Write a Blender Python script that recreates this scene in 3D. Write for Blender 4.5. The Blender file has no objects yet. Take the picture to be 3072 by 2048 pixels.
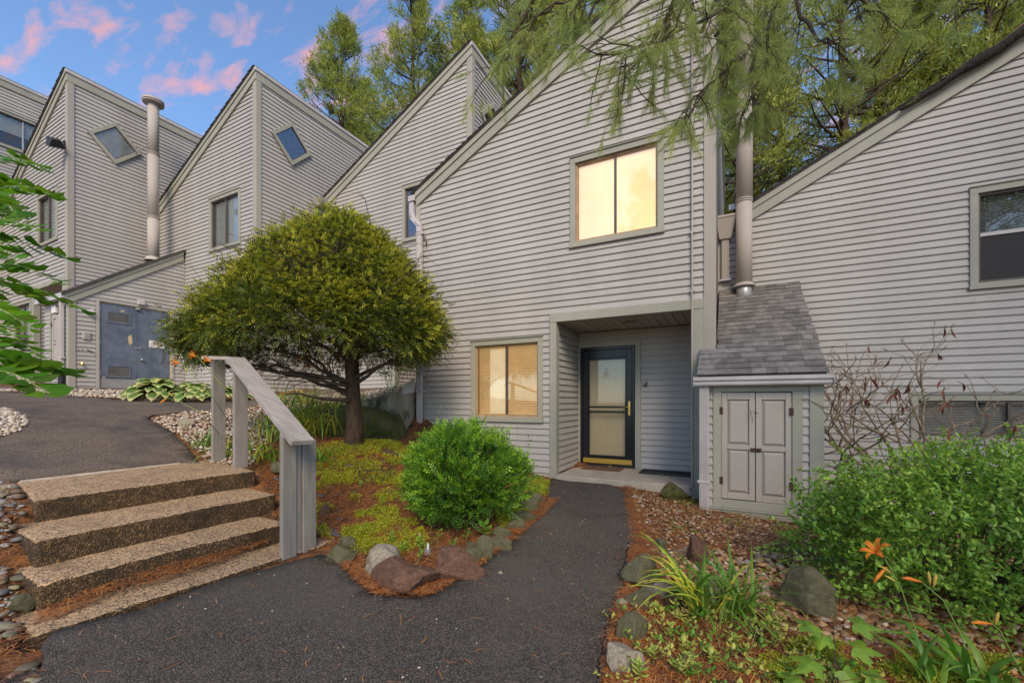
import bpy, bmesh, math, random
import numpy as np
from mathutils import Vector, Matrix, noise
from mathutils.geometry import delaunay_2d_cdt
random.seed(7); RNG = np.random.default_rng(7)
SC = bpy.context.scene
COL = SC.collection
# ------------------------------------------------------------ camera, sky, sun, exposure
H, F, AZ = 1.15, 1270.0, math.radians(27.25)
CA, SA = math.cos(AZ), math.sin(AZ)
HZ = 1205.0
cam = bpy.data.cameras.new('camera'); camo = bpy.data.objects.new('camera', cam); COL.objects.link(camo)
camo.location = (0, 0, H); camo.rotation_euler = (math.radians(90), 0, AZ)
cam.sensor_width = 36; cam.lens = 36 * F / 3072; cam.shift_y = (HZ - 1024) / 3072
cam.clip_start = 0.05; cam.clip_end = 3000
SC.camera = camo

SUN_EL, SUN_AZ = math.radians(38), math.radians(148)   # sun behind the camera, behind thin cloud
w = bpy.data.worlds.new('World'); SC.world = w; w.use_nodes = True
nt = w.node_tree; nt.nodes.clear()
def wn(t, **k):
    n = nt.nodes.new(t)
    for a, b in k.items(): setattr(n, a, b)
    return n
out = wn('ShaderNodeOutputWorld'); bg = wn('ShaderNodeBackground')
sky = wn('ShaderNodeTexSky', sky_type='NISHITA', sun_disc=False, sun_elevation=SUN_EL,
         altitude=150, air_density=1.0, dust_density=0.6, ozone_density=2.2)
sky.sun_rotation = SUN_AZ
tc = wn('ShaderNodeTexCoord')
sep = wn('ShaderNodeSeparateXYZ'); nt.links.new(tc.outputs['Generated'], sep.inputs[0])
# project the view direction on a flat cloud deck: x/z, y/z
def mth(op, a, b=None, c=None):
    n = wn('ShaderNodeMath', operation=op)
    for i, v in enumerate((a, b, c)):
        if v is None: continue
        if isinstance(v, (int, float)): n.inputs[i].default_value = v
        else: nt.links.new(v, n.inputs[i])
    return n.outputs[0]
zc = mth('MAXIMUM', mth('ADD', sep.outputs[2], 0.12), 0.02)
comb = wn('ShaderNodeCombineXYZ')
nt.links.new(mth('DIVIDE', sep.outputs[0], zc), comb.inputs[0]); nt.links.new(mth('DIVIDE', sep.outputs[1], zc), comb.inputs[1])
mp = wn('ShaderNodeMapping'); mp.inputs['Rotation'].default_value = (0, 0, AZ); mp.inputs['Scale'].default_value = (0.8, 1.9, 1)
mp.inputs['Location'].default_value = (3.3, 1.2, 0)
nt.links.new(comb.outputs[0], mp.inputs[0])
ns = wn('ShaderNodeTexNoise'); ns.inputs['Scale'].default_value = 7.5; ns.inputs['Detail'].default_value = 6; ns.inputs['Roughness'].default_value = 0.55; ns.inputs['Distortion'].default_value = 0.3
nt.links.new(mp.outputs[0], ns.inputs[0])
ns2 = wn('ShaderNodeTexNoise'); ns2.inputs['Scale'].default_value = 0.7; ns2.inputs['Detail'].default_value = 3
nt.links.new(mp.outputs[0], ns2.inputs[0])
rp = wn('ShaderNodeValToRGB'); rp.color_ramp.elements[0].position = 0.50; rp.color_ramp.elements[1].position = 0.72
rp.color_ramp.elements[0].color = (0, 0, 0, 1); rp.color_ramp.elements[1].color = (1, 1, 1, 1)
nt.links.new(ns.outputs[0], rp.inputs[0])
rp2 = wn('ShaderNodeValToRGB'); rp2.color_ramp.elements[0].position = 0.42; rp2.color_ramp.elements[1].position = 0.62
rp2.color_ramp.elements[0].color = (1.05, 0.50, 0.46, 1); rp2.color_ramp.elements[1].color = (0.72, 0.54, 0.70, 1)
nt.links.new(ns2.outputs[0], rp2.inputs[0])
cl = wn('ShaderNodeMix', data_type='RGBA', blend_type='MULTIPLY'); cl.inputs[0].default_value = 1
nt.links.new(rp2.outputs[0], cl.inputs[6]); cl.inputs[7].default_value = (4.0, 4.0, 4.0, 1)
mx = wn('ShaderNodeMix', data_type='RGBA')
nt.links.new(mth('MULTIPLY', rp.outputs[0], 0.85), mx.inputs[0])
skm = wn('ShaderNodeMix', data_type='RGBA', blend_type='MULTIPLY'); skm.inputs[0].default_value = 1
nt.links.new(sky.outputs[0], skm.inputs[6]); skm.inputs[7].default_value = (0.90, 1.02, 1.12, 1)
nt.links.new(skm.outputs[2], mx.inputs[6]); nt.links.new(cl.outputs[2], mx.inputs[7])
nt.links.new(mx.outputs[2], bg.inputs[0]); bg.inputs[1].default_value = 0.142
nt.links.new(bg.outputs[0], out.inputs[0])

sun = bpy.data.lights.new('sun', 'SUN'); sun.energy = 2.3; sun.angle = math.radians(26); sun.color = (1.0, 0.84, 0.64)
suno = bpy.data.objects.new('sun', sun); COL.objects.link(suno)
# direction towards the sun: behind the camera and to its left
sd = Vector((math.sin(SUN_AZ) * math.cos(SUN_EL), math.cos(SUN_AZ) * math.cos(SUN_EL), math.sin(SUN_EL)))
suno.rotation_euler = sd.to_track_quat('Z', 'Y').to_euler()
vs = SC.view_settings; SC.display_settings.display_device = 'sRGB'
vs.view_transform = 'Standard'; vs.look = 'None'; vs.gamma = 1; vs.use_curve_mapping = False; vs.exposure = 0.72
SC.cycles.use_denoising = True
SC.cycles.max_bounces = 6; SC.cycles.diffuse_bounces = 3; SC.cycles.glossy_bounces = 3; SC.cycles.transparent_max_bounces = 8
SC.cycles.sample_clamp_indirect = 6

# ------------------------------------------------------------ helpers
def onplane(px, py, axis, val):
    """point of the plane X=, Y= or Z=val that the camera sees at photograph pixel px, py"""
    u = (px - 1536) / F; v = (HZ - py) / F
    d = Vector((-SA + u * CA, CA + u * SA, v)); o = Vector((0, 0, H)); k = 'XYZ'.index(axis)
    return o + d * ((val - o[k]) / d[k])
def atz(px, py, depth):
    u = (px - 1536) / F; v = (HZ - py) / F
    return Vector((0, 0, H)) + Vector((-SA + u * CA, CA + u * SA, v)) * depth

def link(o, parent=None):
    COL.objects.link(o)
    if parent is not None:
        o.parent = parent; m = Matrix.Identity(4); p = parent
        while p is not None: m = p.matrix_basis.inverted() @ m if False else m; p = p.parent
    return o
def worldloc(o):
    v = Vector((0, 0, 0))
    while o is not None: v = v + o.location; o = o.parent
    return v
def root(name, label, cat, loc=(0, 0, 0), group=None):
    o = bpy.data.objects.new(name, None); o.empty_display_size = 0.2; COL.objects.link(o); o.location = loc
    o['label'] = label; o['category'] = cat
    if group: o['group'] = group
    return o
def tag(o, label=None, cat=None, group=None, kind=None):
    if label: o['label'] = label
    if cat: o['category'] = cat
    if group: o['group'] = group
    if kind: o['kind'] = kind
    return o
def adopt(o, parent):
    """parent keeps the child where it is (children carry world coordinates)"""
    if parent is not None:
        o.parent = parent
        if not parent.get('local'):
            pass
        o.location = -worldloc(parent)
class Fr:
    def __init__(s, o, u, n, w): s.o, s.u, s.n, s.w = Vector(o), Vector(u), Vector(n), Vector(w)
    def __call__(s, u, n, w): return s.o + s.u * u + s.n * n + s.w * w
def FY(y): return Fr((0, y, 0), (1, 0, 0), (0, -1, 0), (0, 0, 1))
def FX(x): return Fr((x, 0, 0), (0, 1, 0), (1, 0, 0), (0, 0, 1))
WF = Fr((0, 0, 0), (1, 0, 0), (0, 1, 0), (0, 0, 1))
class MB:
    def __init__(s): s.v, s.f, s.m = [], [], []
    def add(s, vs_, fs, mi=0):
        b = len(s.v); s.v += [tuple(v) for v in vs_]
        for f in fs: s.f.append([b + i for i in f]); s.m.append(mi)
        return s
    def hexa(s, p, mi=0):   # p: 4 bottom, 4 top
        return s.add(p, [(0, 3, 2, 1), (4, 5, 6, 7), (0, 1, 5, 4), (1, 2, 6, 5), (2, 3, 7, 6), (3, 0, 4, 7)], mi)
    def box(s, fr, u0, u1, n0, n1, w0, w1, mi=0):
        return s.hexa([fr(u0, n0, w0), fr(u1, n0, w0), fr(u1, n1, w0), fr(u0, n1, w0),
                       fr(u0, n0, w1), fr(u1, n0, w1), fr(u1, n1, w1), fr(u0, n1, w1)], mi)
    def prism(s, fr, poly, n0, n1, mi=0):   # poly in (u, w)
        k = len(poly); p = [fr(a, n0, b) for a, b in poly] + [fr(a, n1, b) for a, b in poly]
        fs = [tuple(range(k)), tuple(range(2 * k - 1, k - 1, -1))] + [(i, (i + 1) % k, k + (i + 1) % k, k + i) for i in range(k)]
        return s.add(p, fs, mi)
    def tube(s, pts, rad, seg=8, mi=0, cap=True, sq=None):
        pts = [Vector(p) for p in pts]; n = len(pts)
        if isinstance(rad, (int, float)): rad = [rad] * n
        ref = None; b = len(s.v)
        for i, p in enumerate(pts):
            t = (pts[min(i + 1, n - 1)] - pts[max(i - 1, 0)]).normalized()
            if ref is None:
                ref = t.orthogonal().normalized() if sq is None else (Vector(sq[2]) - t * Vector(sq[2]).dot(t)).normalized()
            ref = (ref - t * ref.dot(t)).normalized(); bi = t.cross(ref)
            for k in range(seg):
                a = 2 * math.pi * k / seg
                if sq is None: s.v.append(tuple(p + (ref * math.cos(a) + bi * math.sin(a)) * rad[i]))
                else:
                    a += math.pi / 4
                    s.v.append(tuple(p + ref * (math.copysign(sq[0], math.cos(a))) + bi * math.copysign(sq[1], math.sin(a))))
        for i in range(n - 1):
            for k in range(seg):
                k2 = (k + 1) % seg
                s.f.append([b + i * seg + k, b + i * seg + k2, b + (i + 1) * seg + k2, b + (i + 1) * seg + k]); s.m.append(mi)
        if cap:
            s.f.append([b + k for k in range(seg)][::-1]); s.m.append(mi)
            s.f.append([b + (n - 1) * seg + k for k in range(seg)]); s.m.append(mi)
        return s
    def build(s, name, mats, parent=None, smooth=False, bevel=0, recalc=True, local=False):
        me = bpy.data.meshes.new(name); me.from_pydata(s.v, [], s.f)
        if not isinstance(mats, (list, tuple)): mats = [mats]
        for m_ in mats: me.materials.append(m_)
        me.polygons.foreach_set('material_index', s.m)
        if recalc or bevel:
            bm = bmesh.new(); bm.from_mesh(me)
            bmesh.ops.recalc_face_normals(bm, faces=bm.faces)
            if bevel: bmesh.ops.bevel(bm, geom=bm.edges[:], offset=bevel, segments=2 if bevel > .008 else 1, affect='EDGES', profile=.6)
            bm.to_mesh(me); bm.free()
        if smooth: me.polygons.foreach_set('use_smooth', [True] * len(me.polygons))
        o = bpy.data.objects.new(name, me); COL.objects.link(o)
        if parent is not None:
            o.parent = parent
            if not local: o.location = -worldloc(parent)
        return o
def npmesh(name, V, Fs, mats, parent=None, mi=None, smooth=False, local=False):
    me = bpy.data.meshes.new(name); V = np.asarray(V, dtype=np.float32)
    if not isinstance(Fs, list): Fs = [Fs]
    Fs = [np.asarray(f, dtype=np.int32) for f in Fs if len(f)]
    me.vertices.add(len(V)); me.vertices.foreach_set('co', V.ravel())
    tot = np.concatenate([np.full(len(f), f.shape[1], np.int32) for f in Fs])
    loops = np.concatenate([f.ravel() for f in Fs])
    me.loops.add(len(loops)); me.loops.foreach_set('vertex_index', loops)
    me.polygons.add(len(tot)); st = np.concatenate([[0], np.cumsum(tot)[:-1]]).astype(np.int32)
    me.polygons.foreach_set('loop_start', st); me.polygons.foreach_set('loop_total', tot)
    if not isinstance(mats, (list, tuple)): mats = [mats]
    for m_ in mats: me.materials.append(m_)
    if mi is not None: me.polygons.foreach_set('material_index', np.asarray(mi, np.int32))
    if smooth: me.polygons.foreach_set('use_smooth', np.ones(len(tot), bool))
    me.update(calc_edges=True)
    o = bpy.data.objects.new(name, me); COL.objects.link(o)
    if parent is not None:
        o.parent = parent
        if not local: o.location = -worldloc(parent)
    return o
def copy_tree(o, loc=None, rz=None, sc=None, parent=None):
    c = o.copy(); COL.objects.link(c)
    if parent is not None: c.parent = parent
    if loc is not None: c.location = loc
    if rz is not None: c.rotation_euler[2] = rz
    if sc is not None: c.scale = (sc, sc, sc)
    for ch in list(o.children): copy_tree(ch, parent=c)
    return c

# ------------------------------------------------------------ materials
def pmat(name, c1, c2=None, scale=4.0, rough=0.6, bump=0.0, bscale=60.0, objvar=0.0, islvar=0.0, metal=0.0, spec=0.4,
         stretch=(1, 1, 1), pos=(0.35, 0.65), transl=0.0, emis=None, estr=0.0, c3=None, s3=1.0, p3=(0.5, 0.6), hue=0.0, detail=5, bdist=0.01, coat=0.0, vor=None):
    m = bpy.data.materials.new(name); m.use_nodes = True; t = m.node_tree; N = t.nodes; L = t.links
    b = N['Principled BSDF']; b.inputs['Roughness'].default_value = rough; b.inputs['Metallic'].default_value = metal
    b.inputs['Specular IOR Level'].default_value = spec; b.inputs['Coat Weight'].default_value = coat
    tcn = N.new('ShaderNodeTexCoord'); mpn = N.new('ShaderNodeMapping'); mpn.inputs['Scale'].default_value = stretch
    L.new(tcn.outputs['Object'], mpn.inputs[0])
    col = None
    def rgb(c):
        n = N.new('ShaderNodeRGB'); n.outputs[0].default_value = (*c, 1); return n.outputs[0]
    col = rgb(c1)
    def ramp(src, p):
        r = N.new('ShaderNodeMapRange'); r.inputs['From Min'].default_value = p[0]; r.inputs['From Max'].default_value = p[1]
        L.new(src, r.inputs['Value']); return r.outputs[0]
    def mix(f, a, c, blend='MIX'):
        n = N.new('ShaderNodeMix'); n.data_type = 'RGBA'; n.blend_type = blend; L.new(f, n.inputs[0]); L.new(a, n.inputs[6]); L.new(c, n.inputs[7]); return n.outputs[2]
    if c2 is not None:
        if vor:
            v = N.new('ShaderNodeTexVoronoi'); v.inputs['Scale'].default_value = vor; L.new(mpn.outputs[0], v.inputs['Vector'])
            s2 = N.new('ShaderNodeSeparateColor'); L.new(v.outputs['Color'], s2.inputs[0])
            col = mix(ramp(s2.outputs[0], pos), col, rgb(c2))
        else:
            n = N.new('ShaderNodeTexNoise'); n.inputs['Scale'].default_value = scale; n.inputs['Detail'].default_value = detail; n.inputs['Roughness'].default_value = .6
            L.new(mpn.outputs[0], n.inputs['Vector']); col = mix(ramp(n.outputs[0], pos), col, rgb(c2))
    if c3 is not None:
        n = N.new('ShaderNodeTexNoise'); n.inputs['Scale'].default_value = s3; n.inputs['Detail'].default_value = 6; n.inputs['Roughness'].default_value = .65
        L.new(mpn.outputs[0], n.inputs['Vector']); col = mix(ramp(n.outputs[0], p3), col, rgb(c3))
    rnd = None
    if objvar: rnd = N.new('ShaderNodeObjectInfo').outputs['Random']; amt = objvar
    if islvar: rnd = N.new('ShaderNodeNewGeometry').outputs['Random Per Island']; amt = islvar
    if rnd is not None:
        hs = N.new('ShaderNodeHueSaturation'); r = N.new('ShaderNodeMapRange'); r.inputs['To Min'].default_value = 1 - amt; r.inputs['To Max'].default_value = 1 + amt
        L.new(rnd, r.inputs['Value']); L.new(r.outputs[0], hs.inputs['Value']); L.new(col, hs.inputs['Color'])
        if hue:
            mm = N.new('ShaderNodeMath'); mm.operation = 'MULTIPLY'; mm.inputs[1].default_value = 7.31; L.new(rnd, mm.inputs[0])
            fr = N.new('ShaderNodeMath'); fr.operation = 'FRACT'; L.new(mm.outputs[0], fr.inputs[0])
            r2 = N.new('ShaderNodeMapRange'); r2.inputs['To Min'].default_value = .5 - hue; r2.inputs['To Max'].default_value = .5 + hue
            L.new(fr.outputs[0], r2.inputs['Value']); L.new(r2.outputs[0], hs.inputs['Hue'])
        col = hs.outputs[0]
    L.new(col, b.inputs['Base Color'])
    if bump:
        n = N.new('ShaderNodeTexNoise'); n.inputs['Scale'].default_value = bscale; n.inputs['Detail'].default_value = 4
        L.new(mpn.outputs[0], n.inputs['Vector'])
        src = n.outputs[0]
        if vor:
            src = v.outputs['Distance']
        bp = N.new('ShaderNodeBump'); bp.inputs['Strength'].default_value = bump; bp.inputs['Distance'].default_value = bdist
        if vor: bp.invert = True
        L.new(src, bp.inputs['Height']); L.new(bp.outputs[0], b.inputs['Normal'])
    if emis:
        b.inputs['Emission Color'].default_value = (*emis, 1); b.inputs['Emission Strength'].default_value = estr
    if transl:
        tr = N.new('ShaderNodeBsdfTranslucent'); ms = N.new('ShaderNodeMixShader'); ms.inputs[0].default_value = transl
        L.new(col, tr.inputs[0]); L.new(b.outputs[0], ms.inputs[1]); L.new(tr.outputs[0], ms.inputs[2])
        L.new(ms.outputs[0], N['Material Output'].inputs[0])
    return m
def glassmat(name, tint=(1, 1, 1), refl=1.0):
    m = bpy.data.materials.new(name); m.use_nodes = True; t = m.node_tree; t.nodes.clear()
    o = t.nodes.new('ShaderNodeOutputMaterial'); g = t.nodes.new('ShaderNodeBsdfGlossy'); g.inputs['Roughness'].default_value = 0.02
    tr = t.nodes.new('ShaderNodeBsdfTransparent'); tr.inputs[0].default_value = (*tint, 1)
    fz = t.nodes.new('ShaderNodeFresnel'); fz.inputs[0].default_value = 1.5
    mm = t.nodes.new('ShaderNodeMath'); mm.operation = 'MULTIPLY_ADD'; mm.inputs[1].default_value = refl; mm.inputs[2].default_value = 0.03; mm.use_clamp = True
    ms = t.nodes.new('ShaderNodeMixShader'); t.links.new(fz.outputs[0], mm.inputs[0]); t.links.new(mm.outputs[0], ms.inputs[0])
    t.links.new(tr.outputs[0], ms.inputs[1]); t.links.new(g.outputs[0], ms.inputs[2]); t.links.new(ms.outputs[0], o.inputs[0])
    return m
M = {}
M['siding'] = pmat('vinyl_siding', (0.405, 0.38, 0.345), (0.355, 0.33, 0.30), scale=0.9, stretch=(1.6, 1.6, .35), rough=.5, objvar=.035, bump=.05, bscale=25, spec=.3, c3=(0.36, 0.325, 0.29), s3=2.2, p3=(.58, .95))
M['trim'] = pmat('sage_trim', (0.335, 0.322, 0.255), (0.295, 0.285, 0.225), scale=1.5, rough=.5, spec=.35, objvar=.03, c3=(0.25, 0.24, 0.21), s3=3, p3=(.6, .9))
M['cornertrim'] = pmat('corner_trim', (0.37, 0.335, 0.28), (0.32, 0.29, 0.245), scale=2.0, rough=.55, spec=.3, stretch=(1, 1, .3))
M['gutter'] = pmat('gutter_metal', (0.50, 0.46, 0.44), (0.42, 0.38, 0.36), scale=3, rough=.4, spec=.5)
M['shingle'] = pmat('asphalt_shingle', (0.215, 0.195, 0.175), (0.135, 0.125, 0.112), scale=9, rough=.95, objvar=.26, bump=.5, bscale=220, spec=.1, c3=(0.26, 0.17, 0.11), s3=5, p3=(.62, .8), bdist=.004)
M['roof'] = pmat('dark_roofing', (0.07, 0.062, 0.055), (0.04, 0.036, 0.032), scale=14, rough=.95, bump=.4, bscale=60)
M['wallcore'] = pmat('sheathing', (0.12, 0.11, 0.10), rough=.9)
M['bronze'] = pmat('bronze_frame', (0.10, 0.075, 0.06), (0.07, 0.055, 0.045), scale=10, rough=.4, spec=.5)
M['tan_frame'] = pmat('tan_frame', (0.42, 0.27, 0.14), (0.33, 0.2, 0.1), scale=8, rough=.5)
M['glass'] = glassmat('window_glass', (.93, .95, .94), .6)
M['glassd'] = glassmat('reflective_glass', (.9, .9, .9), .55)
M['blind'] = pmat('blind_slats', (0.5, 0.48, 0.44), rough=.5)
M['blindlit'] = pmat('lit_blind_slats', (0.7, 0.55, 0.34), rough=.5, emis=(1.0, .66, .30), estr=.26)
M['glasslit'] = glassmat('lit_window_glass', (.95, .95, .93), 1.8)
M['litshade'] = pmat('lit_window_shade', (0.8, 0.68, 0.45), (0.62, 0.44, 0.25), scale=1.0, rough=.7, emis=(1.0, .79, .52), estr=.50, stretch=(1, 1, .5))  # warm emission on the upper window's backing and slats
M['litroom'] = pmat('lit_room', (0.55, 0.4, 0.22), (0.2, 0.14, 0.08), scale=2.2, rough=.7, emis=(1.0, .62, .26), estr=.26)
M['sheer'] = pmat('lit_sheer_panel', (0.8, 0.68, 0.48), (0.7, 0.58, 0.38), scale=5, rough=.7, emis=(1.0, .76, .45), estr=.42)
M['room'] = pmat('dim_room', (0.06, 0.055, 0.055), (0.03, 0.028, 0.03), scale=2, rough=.8)
M['screen'] = pmat('insect_screen', (0.035, 0.032, 0.032), (0.025, 0.023, 0.022), scale=40, rough=.8)
M['palecurtain'] = pmat('pale_shade', (0.75, 0.75, 0.76), (0.66, 0.66, 0.68), scale=2, rough=.8)
M['curtain'] = pmat('grey_curtain', (0.46, 0.45, 0.44), (0.38, 0.37, 0.36), scale=3, rough=.8)
M['black'] = pmat('black_door_paint', (0.008, 0.009, 0.012), rough=.28, spec=.5)
M['brass'] = pmat('brass', (0.75, 0.50, 0.14), rough=.3, metal=.9)
M['brasskick'] = pmat('brass_kickplate', (0.55, 0.36, 0.07), rough=.42, metal=.6)
M['beigedoor'] = pmat('beige_door', (0.80, 0.60, 0.38), (0.74, 0.55, 0.34), scale=2, rough=.45)
M['bluedoor'] = pmat('blue_door_paint', (0.125, 0.15, 0.195), (0.085, 0.105, 0.145), scale=2.6, rough=.55, c3=(0.17, 0.19, 0.22), s3=6, p3=(.5, .8), pos=(.4, .62))
M['chip'] = pmat('bare_patch', (0.55, 0.42, 0.22), rough=.8)
M['steel'] = pmat('galvanised', (0.45, 0.44, 0.43), (0.38, 0.36, 0.35), scale=4, rough=.38, metal=.5)
M['darkmetal'] = pmat('dark_metal', (0.035, 0.035, 0.033), rough=.5, metal=.3)
M['rust'] = pmat('rusty_metal', (0.10, 0.05, 0.03), (0.05, 0.035, 0.03), scale=30, rough=.8, metal=.3)
M['pipe'] = pmat('painted_pipe', (0.42, 0.37, 0.32), (0.37, 0.325, 0.28), scale=1.5, rough=.7, spec=.2, stretch=(1, 1, .4), objvar=.02)
M['white'] = pmat('white_plastic', (0.7, 0.68, 0.66), rough=.5)
M['red'] = pmat('red_print', (0.4, 0.05, 0.06), rough=.6)
M['closetdoor'] = pmat('closet_door_paint', (0.40, 0.355, 0.305), (0.36, 0.32, 0.275), scale=2, rough=.5, c3=(.5, .46, .42), s3=25, p3=(.66, .72))
M['soffit'] = pmat('soffit_vinyl', (0.40, 0.37, 0.33), rough=.6, objvar=.03)
M['concrete'] = pmat('concrete', (0.42, 0.37, 0.30), (0.33, 0.29, 0.23), scale=4, rough=.9, bump=.25, bscale=40, c3=(.24, .19, .12), s3=6, p3=(.6, .8))
M['mossconc'] = pmat('weathered_concrete', (0.38, 0.33, 0.25), (0.22, 0.19, 0.12), scale=5, rough=.95, bump=.5, bscale=30, c3=(.07, .065, .03), s3=3, p3=(.5, .65), stretch=(1, 1, .5))
# ------------------------------------------------------------ buildings
E = 0.1016; SL = 0.51
def siding(parent, fr, z0, z1, lim, opens=(), joints=True, mat=None, name='siding_board'):
    mat = mat or M['siding']
    z = z0
    while z < z1 - .012:
        zt = min(z + E, z1)
        lo0, hi0 = lim(z); lo1, hi1 = lim(zt)
        if hi0 - lo0 < .03: z = zt; continue
        ev = [(lo0, lo1, hi0, hi1, z, zt)]
        for (a, b, c, d) in opens:
            nx = []
            for (l0, l1, h0, h1, q0, q1) in ev:
                if q1 <= c + .004 or q0 >= d - .004 or b <= min(l0, l1) or a >= max(h0, h1):
                    nx.append((l0, l1, h0, h1, q0, q1)); continue
                if a > l0 + .01: nx.append((l0, l1, a, a, q0, q1))
                if b < h0 - .01: nx.append((b, b, h0, h1, q0, q1))
                aa, bb = max(a, l0), min(b, h0)
                if q0 < c - .008: nx.append((aa, aa, bb, bb, q0, c))
                if q1 > d + .008: nx.append((aa, aa, bb, bb, d, q1))
            ev = nx
        if joints and random.random() < .26:
            nx = []
            for e in ev:
                if min(e[2], e[3]) - max(e[0], e[1]) > 1.6:
                    j = random.uniform(max(e[0], e[1]) + .5, min(e[2], e[3]) - .5)
                    nx += [(e[0], e[1], j - .0007, j - .0007, e[4], e[5]), (j + .0007, j + .0007, e[2], e[3], e[4], e[5])]
                else: nx.append(e)
            ev = nx
        for (l0, l1, h0, h1, q0, q1) in ev:
            def th(q): return .0205 - .0185 * (q - z) / E
            if l1 > h1: l1 = h1 = (l1 + h1) / 2
            t0, t1 = th(q0), th(q1); qm = min(q0 + .012, (q0 + q1) / 2)
            mb = MB()
            # a lap with a small rounded nose at its lower edge
            lm = l0 + (l1 - l0) * (qm - q0) / (q1 - q0); hm = h0 + (h1 - h0) * (qm - q0) / (q1 - q0)
            a = [fr(l0, 0, min(q0 + .012, qm)), fr(l0, t0 - .0025, q0), fr(lm, t0, qm), fr(l1, t1, q1), fr(l1, 0, q1)]
            b = [fr(h0, 0, min(q0 + .012, qm)), fr(h0, t0 - .0025, q0), fr(hm, t0, qm), fr(h1, t1, q1), fr(h1, 0, q1)]
            mb.add(a + b, [(0, 1, 2, 3, 4), (9, 8, 7, 6, 5)] + [(i, i + 5, (i + 1) % 5 + 5, (i + 1) % 5) for i in range(5)])
            mb.build(name, mat, parent)
        z = zt
def bd(parent, name, fr, u0, u1, n0, n1, w0, w1, mat, bevel=0.003):
    return MB().box(fr, u0, u1, n0, n1, w0, w1).build(name, mat, parent, bevel=bevel)
def window(parent, fr, u0, u1, w0, w1, style='dark', mull=.5, label=None, cw=.085):
    """outer bounds of the casing; every window stands in its own opening"""
    a, b, c, d = u0 + cw, u1 - cw, w0 + .085, w1 - cw
    bz = M['bronze'] if style not in ('lit', 'litblind') else M['tan_frame']
    mb = MB()
    for (x0, x1, y0, y1) in ((a, b, c, c + .035), (a, b, d - .03, d), (a, a + .03, c + .035, d - .03), (b - .03, b, c + .035, d - .03)):
        mb.box(fr, x0, x1, -.075, -.004, y0, y1)
    win = mb.build('window', bz, parent)
    if label: win['label'] = label
    m_ = a + (b - a) * mull
    bd(win, 'mullion', fr, m_ - .016, m_ + .016, -.06, -.008, c + .035, d - .03, M['bronze'] if style != 'grey' else M['steel'], .002)
    bd(win, 'casing', fr, u0, u0 + cw, -.09, .036, w0 + .06, w1 - cw, M['trim'])
    bd(win, 'casing', fr, u1 - cw, u1, -.09, .036, w0 + .06, w1 - cw, M['trim'])
    bd(win, 'casing', fr, u0, u1, -.09, .0365, w1 - cw, w1, M['trim'])
    bd(win, 'window_sill', fr, u0 - .012, u1 + .012, -.09, .052, w0, w0 + .045, M['trim'])
    bd(win, 'window_sill', fr, u0, u1, -.09, .040, w0 + .0455, w0 + .085, M['trim'])
    bd(win, 'head_cap', fr, u0 - .006, u1 + .006, 0, .055, w1 + .001, w1 + .016, M['trim'], .002)
    g = M['glasslit'] if style in ('lit', 'litblind') else M['glass'] if style in ('lit', 'litblind', 'blind', 'half', 'curtain', 'grey') else M['glassd']
    bd(win, 'pane', fr, a + .03, m_ - .016, -.036, -.032, c + .035, d - .03, g, 0)
    bd(win, 'pane', fr, m_ + .016, b - .03, -.030, -.026, c + .035, d - .03, g, 0)
    back = {'lit': 'litshade', 'litblind': 'litroom', 'grey': 'room'}.get(style, 'room')
    bd(win, 'room_backing', fr, a, b, -.115, -.105, c, d, M[back], 0)
    def slats(x0, x1, z0, z1, mt, pitch=.026, tilt=.5):
        q = MB(); z = z0
        while z < z1:
            q.hexa([fr(x0, -.078, z), fr(x1, -.078, z), fr(x1, -.094, z + .012), fr(x0, -.094, z + .012),
                    fr(x0, -.077, z + .0014), fr(x1, -.077, z + .0014), fr(x1, -.093, z + .0134), fr(x0, -.093, z + .0134)])
            z += pitch
        for x in (x0 + .12, x1 - .12): q.box(fr, x - .001, x + .001, -.0772, -.0764, z0, z1)
        q.box(fr, x0, x1, -.098, -.075, z0 - .022, z0 - .006)
        q.build('blind', mt, win)
    if style == 'litblind':
        slats(a + .03, m_ - .02, c + .06, d - .05, M['blindlit'], pitch=.042); slats(m_ + .02, b - .03, c + .06, d - .05, M['blindlit'], pitch=.042)
    if style == 'lit': slats(a + .03, b - .03, c + .06, d - .035, M['litshade'], pitch=.021)
    if style == 'litblind': bd(win, 'sheer_panel', fr, a + (m_ - a) * .42, m_ - .02, -.074, -.072, c + .05, d - .06, M['sheer'], 0)  # glowing cream panel standing in for the reflection on the left pane
    if style == 'blind': slats(a + .03, b - .03, c + .06, d - .04, M['blind'], pitch=.022)
    if style == 'half':
        slats(a + .03, b - .03, c + (d - c) * .56, d - .04, M['blind'], pitch=.026)
        bd(win, 'insect_screen', fr, a + .03, b - .03, -.022, -.020, c + .035, c + (d - c) * .52, M['screen'], 0); bd(win, 'meeting_rail', fr, a + .02, b - .02, -.03, -.005, c + (d - c) * .52, c + (d - c) * .56, M['gutter'], .002)
    if style == 'curtain': bd(win, 'pale_shade', fr, m_ + .02, b - .03, -.074, -.072, c + .04, d - .04, M['palecurtain'], 0)  # pale panel paints in the grey-white reflection of the right pane
    if style == 'grey': bd(win, 'pale_shade', fr, a + .02, b - .03, -.074, -.072, c + (d - c) * .45, d - .04, M['curtain'], 0)
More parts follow.
